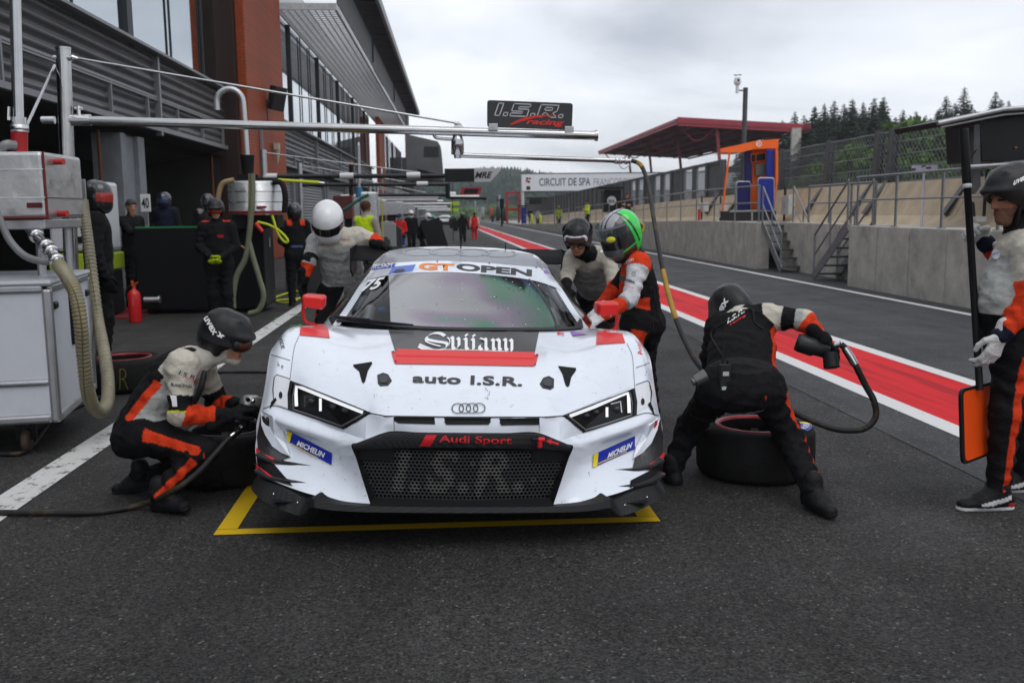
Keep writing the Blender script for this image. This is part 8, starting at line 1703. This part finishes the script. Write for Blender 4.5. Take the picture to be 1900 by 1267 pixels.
zz = zof(880, 338, 18.5); bl_ = MB(); x0, x1, x2 = [atY(p_, 330, 18.4)[0] for p_ in (825, 880, 930)]; zt_ = zof(850, 313, 18.4); bl_.prism([(x0, 18.4, zz), (x1, 18.4, zz), (x1, 18.4, zt_), (x0, 18.4, zt_)], (0, .05, 0)); part('dark_panel', bl_, M_BLK2, rt); bl_ = MB(); bl_.prism([(x1+.003, 18.4, zz), (x1+.31, 18.4, zz), (x2, 18.4, zt_-.03), (x2-.02, 18.4, zt_), (x1+.003, 18.4, zt_)], (0, .05, 0)); sb = part('sign_board', bl_, mat('sign_pale', (.42, .42, .44), .5), rt)
lw = MB(); text_on(lw, 'MRE', (x1+.01, 18.395, zz+.07), (1, 0, 0), (0, 0, 1), .34, .12, .004, bold=.03, shear=.35); part('lettering', lw, M_INKB, sb)
rig(22.5, 560, zof(700, 342, 22.5), 835, M_BLKB, .042, 'thin black boom with a lime sleeve below the first black boom', (785,), 832, tank=False); mb = MB(); mb.tube([atY(515, 334, 16), atY(560, 337, 16), atY(592, 339, 16)], .026, 8); mb.mi = 1; mb.tube([atY(592, 339, 16), atY(602, 340, 16)], .018, 8); solo('lime_hose', mb, [M_LIME, M_CHROME], 'straight lime yellow hose held out above the shutters', 'hose', loc=atY(560, 337, 16))
rt, xe = rig(26.5, 664, zof(800, 361, 26.5), 845, M_BLKB, .05, 'black boom carrying a small red framed sign beyond the lime vest', (838,), None)
sgx = [atY(p_, 356, 26.4)[0] for p_ in (853, 895)]; za_, zb2 = zof(870, 362, 26.4), zof(870, 348, 26.4); mb = MB(); mb.prism([(sgx[0], 26.4, za_), (sgx[1]-.08, 26.4, za_), (sgx[1], 26.4, zb2), (sgx[0]+.06, 26.4, zb2)], (0, .05, 0)); sb = part('sign_board', mb, mat('frame_red', (.30, .02, .03), .5), rt); mb = MB(); mb.prism([(sgx[0]+.1, 26.395, za_+.04), (sgx[1]-.15, 26.395, za_+.04), (sgx[1]-.1, 26.395, zb2-.04), (sgx[0]+.14, 26.395, zb2-.04)], (0, -.004, 0)); part('sign_face', mb, M_BLK2, sb); mb = MB(); mb.tube([(atY(830, 360, 26.4)[0], 26.4, za_-.05), (atY(889, 360, 26.4)[0], 26.4, za_-.05)], .05, 10); part('sign_rail', mb, mat('rail_white', (.7, .7, .7), .4), rt)
for i, (Y, pp, py, pe) in enumerate([(34, 688, 365.5, 815), (39, 702, 370, 812), (46, 735, 373, 823), (53, 730, 378, 840), (62, 760, 384, 830), (72, 775, 388, 846), (84, 790, 391, 850)]):
    rig(Y, pp, zof(780, py, Y), pe, mat('boom_pale', (.62, .62, .63), .35, .5), .06, ['silver boom first behind the red framed sign', 'silver boom with a yellow frame under it', 'silver boom over the person in the red jacket', 'long silver boom with a lime end sign', 'silver boom over the crowd by the far car', 'distant silver boom left of the far car headlights', 'farthest silver boom above the far car'][i], (), None, tank=i < 5)
p = atY(844, 386, 53); mb = MB(); mb.box(p+(0, 0, .25), (.5, .1, .22)); mb.box(p+(0, 0, -.1), (.4, .1, .18)); mb.cyl(p+(-.22, 0, -.2), p+(-.22, 0, .3), .04, n=6); solo('lime_sign', mb, mat('sign_lime', (.38, .55, .02), .5), 'lime green team signs hung at the end of a far silver boom', 'sign', loc=p)
mb = MB(); mb.tube([gnd(652, 480), atY(652, 302, 21.4)], .055, 8); solo('rusty_post', mb, mat('post_brown', (.14, .085, .055), .6, .3), 'tall thin brown post left of the lime vest', 'post', loc=gnd(652, 480))
mb = MB(); mb.box(atY(638, 385, 23), (.45, .5, .55)); solo('red_box', mb, mat('box_maroon', (.12, .03, .03), .5), 'dark red box hanging behind the white helmet', 'box', bevel=.02, loc=atY(638, 385, 23))
mb = MB(); c = atY(660, 385, 20.5); mb.box(atY(685, 383, 21), (.38, .5, .62)); solo('foil_tank', mb, M_FOIL, 'tall silver tank with a blue valve behind the lime vest', 'tank', bevel=.04, loc=c)
mb = MB(); p = atY(666, 358, 20.8); mb.cyl(p+(0, 0, -.1), p+(0, 0, .12), .07, n=12); solo('blue_valve', mb, mat('valve_blue', (.03, .16, .30), .4), 'blue valve on top of the tall silver tank', 'valve', loc=p); mb = MB(); mb.tube([atY(666, 352, 20.8), atY(665, 270, 20.8)], .035, 10); solo('vent_pipe', mb, M_ALU, 'thin grey vent pipe rising from the blue valve', 'pipe', loc=atY(666, 352, 20.8))
mb = MB(); mb.tube(spline([atY(634, 392, 20.5), atY(650, 382, 20.5), atY(670, 368, 20.5), atY(684, 361, 20.5)], 5), .03, 8); solo('green_hose', mb, mat('hose_green', (.01, .10, .07), .5), 'dark green hose running up to the tall silver tank', 'hose', loc=atY(650, 382, 20.5))
gooseneck(670, 263, 380, -4.6, 'tall silver gooseneck lamp pipe with a drooping head above the lime vest'); gooseneck(712, 311, 420, -4.4, 'shorter silver gooseneck lamp pipe near the second red column', .9)
pb_ = thing('screen_cabinet', 'pale upright cabinet standing beside the lime vest', 'cabinet', gnd(690, 500)); p = gnd(695, 500); mb = MB(); mb.box(p+(-.1, .3, .72), (.42, .5, 1.44)); part('case', mb, mat('cabinet_pale', (.36, .35, .36), .5), pb_, bevel=.02); mb = MB(); mb.box(p+(-.2, .045, .72), (.05, .01, 1.3)); part('stripe', mb, mat('stripe_pink', (.4, .2, .2), .5), pb_); mb = MB(); mb.box(p+(.16, .25, .72), (.06, .5, 1.44)); part('edge', mb, M_BLK2, pb_); mb = MB(); mb.tube([p+(.26, 0, 0), p+(.26, 0, 1.9)], .02, 6); part('yellow_rod', mb, mat('rod_yellow', (.4, .4, .03), .5), pb_)
mb = MB(); mb.box((-2.2, 19.5, .5), (1.7, .7, 1.0)); solo('low_cabinet', mb, mat('low_black', (.03, .031, .033), .5), 'low dark cabinet behind the white helmeted mechanic', 'cabinet', bevel=.02, loc=(-2.2, 19.5, 0))
for i, (px, py, Y, w, h_, c) in enumerate([(712, 405, 30, .7, 1.2, (.25, .25, .26)), (728, 408, 33, .6, 1.0, (.03, .03, .03)), (706, 440, 27, .5, .8, (.05, .05, .05)), (752, 405, 44, .9, 1.3, (.2, .2, .2)), (778, 402, 58, 1.0, 1.2, (.12, .12, .13)), (718, 440, 29.5, .3, .5, (.02, .25, .06)), (790, 404, 70, 1.2, 1.2, (.3, .3, .3))]):
    p = atY(px, py, Y); mb = MB(); mb.box((p[0], Y+.3, h_/2+.02), (w, .6, h_)); mb.box((p[0], Y+.3, h_+.05), (w*.8, .5, .06)); mb.cyl((p[0]-w*.3, Y, .05), (p[0]-w*.3, Y+.6, .05), .05, n=8); mb.cyl((p[0]+w*.3, Y, .05), (p[0]+w*.3, Y+.6, .05), .05, n=8)
    solo('tool_trolley', mb, mat('trolley_%d' % i, c, .5), ['grey trolley beyond the pale cabinet', 'black trolley left of the red jacket', 'dark low trolley by the lime yellow rod', 'grey trolley behind the white open helmet', 'dark grey trolley near the far crowd', 'small green bin left of the red jacket', 'pale trolley at the far end of the garages'][i], 'trolley', 'trolleys along the garages', bevel=.02, loc=(p[0], Y, 0))
# ---- the far car
fc = thing('race_car', 'far off white race car facing us with both headlights lit', 'race car', (.95, 113, 0)); sh_ = np.array((.95, 113, -.12)); mb = MB()
def fput(S): S = np.asarray(S)*1.0; S2 = S.copy(); S2[..., 0] *= -1; mb.grid(S+sh_); mb.grid(S2+sh_)
for S in (hood, cheekA, cheekB, nose, cabin, door, wing_side, sidewin): fput(S[::3, ::3])
part('body_shell', mb, mat('far_white', (.6, .62, .6), .3), fc); mb = MB(); mb.grid(cabin[:14:3, ::4]+sh_+(0, -.02, .01)); S2 = cabin[:14:3, ::4].copy(); S2[..., 0] *= -1; mb.grid(S2+sh_+(0, -.02, .01)); part('windscreen', mb, M_BLK2, fc); mb = MB(); mb.box(sh_+(0, .06, .36), (.9, .1, .28)); mb.box(sh_+(0, .2, .2), (1.9, .4, .05)); part('grille', mb, M_BLACK, fc); mb = MB(); mb.box(sh_+(.35, .5, .74), (.5, .3, .04)); part('orange_flash', mb, mat('flash_orange', (.6, .12, .03), .4), fc)
for s_ in (-1, 1): mb = MB(); mb.sph(sh_+(s_*.70, .32, .60), (.17, .08, .11), 12); part('headlight', mb, mat('lit_headlight', (1, 1, .9), .3, emis=(1, .98, .85), estr=9), fc); mb = MB(); mb.cyl(sh_+(s_*.75, 1.0, .46), sh_+(s_*.98, 1.0, .46), .34, n=20); part('wheel', mb, M_RUB, fc)
mb = MB(); mb.box(sh_+(0, 4.2, 1.24), (1.8, .3, .04)); part('rear_wing', mb, M_BLK2, fc)
# ---- pit wall stands on the platform
ps = thing('pit_wall_stand', 'orange and blue pit wall stand with a canopy on a wheeled black flight case', 'pit stand', (9.55, 27.3, 1.17)); Yp = 27.2
def PS(px, py, dy=0): return atY(px, py, Yp+dy)
def panel(P, dy, th, m, nm, bev=.02): mb = MB(); mb.prism([PS(x, y, dy) for x, y in P][::-1], (0, th, 0)); return part(nm, mb, m, ps, bevel=bev)
M_ORG = mat('stand_orange', (.86, .135, .010), .45); M_SBL = mat('stand_blue', (.012, .025, .24), .4); M_SBL2 = mat('stand_blue_shaded', (.012, .012, .10), .5)  # the set-back left panels carry their shade as a darker blue
panel([(1355, 392), (1440, 390), (1440, 411), (1355, 413)], 0, 1.0, mat('flight_case', (.02, .02, .021), .5), 'flight_case', .01)
for P in ([(1354, 391), (1441, 389), (1441, 392), (1354, 394)], [(1354, 411), (1441, 409), (1441, 412), (1354, 414)], [(1394, 391), (1397, 391), (1397, 411), (1394, 411)]): panel(P, -.02, .02, M_ALU, 'case_edge', .003)
for px in (1362, 1392, 1402, 1434): mb = MB(); p = PS(px, 416, .3); mb.cyl(p+(-.03, 0, .0), p+(.03, 0, 0), .055, n=12); part('castor', mb, M_BLACK, ps)
def rpanel(x0, x1, y0, y1, dy, th, m, nm): panel([(x0, y0+5), (x0+1, y0+1.5), (x0+4, y0), (x1-4, y0), (x1-1, y0+1.5), (x1, y0+5), (x1, y1), (x0, y1)], dy, th, m, nm)
rpanel(1366, 1394, 336, 391, .35, .12, M_ALU, 'rim_left'); rpanel(1368, 1392.5, 337.5, 391, .33, .04, M_SBL2, 'lower_panel'); rpanel(1406, 1438, 329, 391, -.05, .12, M_ALU, 'rim_right'); rpanel(1408, 1436, 331, 390, -.075, .04, M_SBL, 'lower_panel')
panel([(1392, 275), (1424, 272), (1440, 272), (1443, 340), (1437, 389), (1392, 390)], .55, .1, M_ORG, 'back_panel'); panel([(1382, 274), (1396, 273), (1396, 340), (1382, 342)], .42, .08, M_SBL2, 'upper_panel'); panel([(1423, 277), (1437, 277), (1438, 330), (1422, 328)], .1, .08, M_SBL, 'upper_panel'); panel([(1440, 276), (1444, 276), (1444, 335), (1441, 350), (1436, 386), (1433, 386), (1439, 345)], .0, .4, M_ORG, 'edge_flap', .005)
panel([(1393, 286), (1422, 282), (1422, 299), (1394, 303)], .4, .1, M_ORG, 'screen_frame'); panel([(1395, 288), (1402, 287), (1402, 300), (1396, 301)], .37, .05, M_BLK2, 'screen', .004); panel([(1404, 287), (1420, 284), (1420, 297), (1404, 299.5)], .37, .05, M_BLK2, 'screen', .004); panel([(1402, 306), (1421, 303), (1421, 324), (1403, 327)], .4, .08, mat('grey_screen', (.13, .14, .14), .4), 'screen', .004)
mb = MB(); cp_ = [PS(1337, 276, -.5), PS(1374, 268, -.1), PS(1400, 262, .1), PS(1445, 258, .3)]; cb_ = [PS(1337, 283, -.5), PS(1374, 283, -.1), PS(1400, 277, .1), PS(1444, 275, .3)]; G = [cp_, cb_]; mb.grid(np.array(G), False); mb.grid(np.array([cp_, [p+np.array((.1, 1.0, .0)) for p in cp_]]), False); mb.grid(np.array([cb_, [p+np.array((.1, 1.0, .0)) for p in cb_]]), False); part('canopy', mb, M_ORG, ps); mb = MB(); P_, T_ = ring2((1408, 267), 5.5, 1.2, 20); mb.add([PS(x, y, .05) for x, y in P_], T_, False); P_, T_ = ring2((1407, 267), 2.5, 1.0, 14); mb.add([PS(x, y, .05) for x, y in P_], T_, False); part('emblem', mb, M_INKW, ps)
mb = MB(); mb.tube([PS(1354, 282, -.4), PS(1346, 340, -.45), PS(1341, 392, -.5)], .03, 8); part('canopy_strut', mb, M_ORG, ps)
bs = thing('pit_wall_stand', 'black pit wall stand with a silver edged roof above the man with the board', 'pit stand', (10, 16, 1.17)); Yb_ = 16.2
def BSp(px, py, dy=0): return atY(px, py, Yb_+dy)
mb = MB(); P = [(1740, 226), (1862, 200), (1960, 193), (1960, 205), (1862, 212), (1744, 236)]; mb.prism([BSp(x, y) for x, y in P][::-1], (0, 1.6, 0)); part('roof', mb, M_BLK2, bs); mb = MB(); mb.tube([BSp(1740, 229, -.03), BSp(1862, 203, -.03), BSp(1960, 196, -.03)], .04, 10); mb.tube([BSp(1745, 236, .02), BSp(1862, 213, .02), BSp(1960, 205, .02)], .022, 8); part('roof_edge', mb, M_ALU, bs)
mb = MB(); mb.prism([BSp(x, y, .4) for x, y in ((1818, 222), (1975, 205), (1975, 304), (1822, 300))][::-1], (0, 1.2, 0)); part('cabin', mb, mat('cabin_black', (.006, .006, .007), .4), bs, bevel=.02); mb = MB(); mb.prism([BSp(x, y, .2) for x, y in ((1808, 232), (1818, 230), (1820, 345), (1810, 360), (1804, 355))][::-1], (0, .3, 0)); part('frame_leg', mb, M_DGREY, bs); mb = MB(); mb.bar(BSp(1798, 311, .1), BSp(1975, 293, .1), .1, .06); mb.tube([BSp(1798, 309), BSp(1975, 300)], .03, 8); part('counter', mb, M_ALU, bs); mb = MB(); mb.tube([BSp(1770, 236, .1), BSp(1800, 242, .2), BSp(1816, 243, .3)], .012, 6); mb.tube([BSp(1800, 296, .1), BSp(1822, 262, .3)], .012, 6); part('gas_strut', mb, M_BLACK, bs); mb = MB(); p = BSp(1885, 274, .38); mb.box(p, (.04, .02, .03)); part('pilot_lamp', mb, mat('lamp_orange', (.5, .06, .02), .4), bs)
def small_stand(px, py, Y, w, h_, m, label, kind='pit stand', nm='pit_wall_stand', frame_=False):
    p = atY(px, py, Y); rt = thing(nm, label, kind, p); mb = MB()
    if frame_:
        for s_ in (-1, 1): mb.box(p+(s_*w/2, 0, h_/2), (.22, .5, h_))
        mb.box(p+(0, 0, h_), (w+.22, .5, .25)); mb.box(p+(0, 0, h_*.45), (w, .4, .3)); part('frame', mb, m, rt, bevel=.03); mb = MB(); mb.box(p+(0, .1, h_*.72), (w*.7, .1, h_*.28)); part('screen', mb, mat('screen_grey', (.14, .15, .15), .4), rt)
    else: mb.box(p+(0, 0, h_/2), (w, .7, h_)); part('case', mb, m, rt, bevel=.05); mb = MB(); mb.box(p+(-.2, -.2, h_+.1), (w+.5, 1.0, .12)); part('roof', mb, M_BLK2, rt)
    return rt, p
small_stand(952, 414, 104, 1.3, 3.3, mat('stand_red', (.42, .03, .035), .45), 'tall red framed pit wall stand left of the white sign post', frame_=True); small_stand(972, 415, 98, .5, 1.7, M_SBL, 'narrow blue pit wall stand at the foot of the white sign post')
bk, p = small_stand(1135, 395, 52.5, .95, 1.25, M_BLK2, 'black box shaped pit wall stand with a round white emblem'); mb = MB(); P_, T_ = ring2((1135, 372.5), 8.5, 8.4, 24); mb.add([atY(x, y, 52.1) for x, y in P_], T_, False); P_, T_ = text2d('RP', bold=.03, shear=.2); text_on(mb, 'RP', atY(1130, 375, 52.05), (1, 0, 0), (0, 0, 1), .28, .16, .01, bold=.03) if False else None; part('emblem', mb, mat('emblem_white', (.6, .6, .6), .5), bk); mb = MB(); text_on(mb, 'RN', atY(1129, 375.5, 52.05), (1, 0, 0), (0, 0, 1), .32, .15, .01, bold=.03); part('lettering', mb, M_INKB, bk)
um = thing('pit_wall_stand', 'small open stand with a curved blue canopy beside the lime vest', 'pit stand', atY(1045, 415, 68)); mb = MB(); mb.grid(np.array([[atY(x, y, 68+d) for x, y in ((1022, 366), (1035, 358), (1050, 357), (1058, 368))] for d in (-.8, .8)])); mb.grid(np.array([[atY(x, y+2.5, 68+d) for x, y in ((1022, 366), (1035, 358), (1050, 357), (1058, 368))] for d in (-.8, .8)])); part('canopy', mb, mat('canopy_navy', (.03, .05, .13), .4), um); mb = MB()
for x in (1029, 1056): mb.tube([atY(x, 416, 68), atY(x, 366, 68)], .03, 6)
for k in range(6): mb.tube([atY(1030+5*k, 416, 67.5), atY(1030+5*k, 396, 67.5)], .02, 5)
part('frame', mb, M_ALU, um)
for i, (px, py, Y, h_, c) in enumerate([(987, 416, 95, 1.1, (.5, .6, .02)), (1003, 416, 88, .9, (.5, .6, .02)), (912, 408, 150, 2.0, (.4, .05, .05)), (896, 408, 160, 2.2, (.3, .3, .3)), (924, 410, 128, 2.0, (.03, .03, .035)), (938, 411, 115, 1.8, (.04, .04, .045))]):
    p = atY(px, py, Y); mb = MB(); q_ = .12 if h_ < 1.3 else .3; mb.lathe([(.0, 0), (q_*.9, 0), (q_, h_*.5), (q_*.8, h_*.9), (.0, h_)], p, (0, 0, 1), 10); mb.box(p+(0, 0, h_*.5), (q_*1.8, q_*1.5, h_*.6)); solo('platform_bundle', mb, mat('bundle_%d' % i, c, .6), ['lime bundle low on the far platform right of the blue stand', 'small lime bundle on the far platform below the sign', 'red covered box at the far end of the platform', 'grey covered box at the farthest end of the platform', 'black covered box left of the red framed stand', 'dark covered box beside the red framed stand'][i], 'bundle', loc=p)
# far signal masts
for i, (px, y0_, y1_, Y, m_) in enumerate([(927, 412, 366, 150, M_ALU), (931, 420, 378, 70, M_BLACK), (882, 404, 376, 200, M_ALU)]):
    p, q = atY(px, y0_, Y), atY(px, y1_, Y); mb = MB(); mb.tube([p, q], .07, 8); mb.box(q, (.3, .2, .7)); solo('signal_mast', mb, m_, ['thin pale mast on the far platform left of the red stand', 'thin black post with a lamp by the far lane edge', 'small distant mast right of the far car'][i], 'mast', loc=p)
p = atY(893, 408, 175); mb = MB(); mb.box(p+(0, 0, .9), (1.1, 2, 2.2)); mb.box(p+(0, 0, 2.1), (1.5, 2.4, .3)); solo('marshal_cabin', mb, mat('cabin_pale', (.25, .26, .25), .7), 'small pale cabin at the far end of the lane', 'cabin', loc=p)
# ---- damp air over the valley
mb = MB(); mb.box((60, 340, 28), (620, 760, 58)); hz_ = link('haze', mb.mesh('haze')); hz_['kind'] = 'stuff'
m = bpy.data.materials.new('haze'); m.use_nodes = True; n = m.node_tree; n.nodes.clear(); o = n.nodes.new('ShaderNodeOutputMaterial'); v = n.nodes.new('ShaderNodeVolumePrincipled')
v.inputs['Color'].default_value = (.86, .90, .95, 1); v.inputs['Density'].default_value = .0004; v.inputs['Anisotropy'].default_value = .2; n.links.new(v.outputs[0], o.inputs['Volume']); hz_.data.materials.append(m)
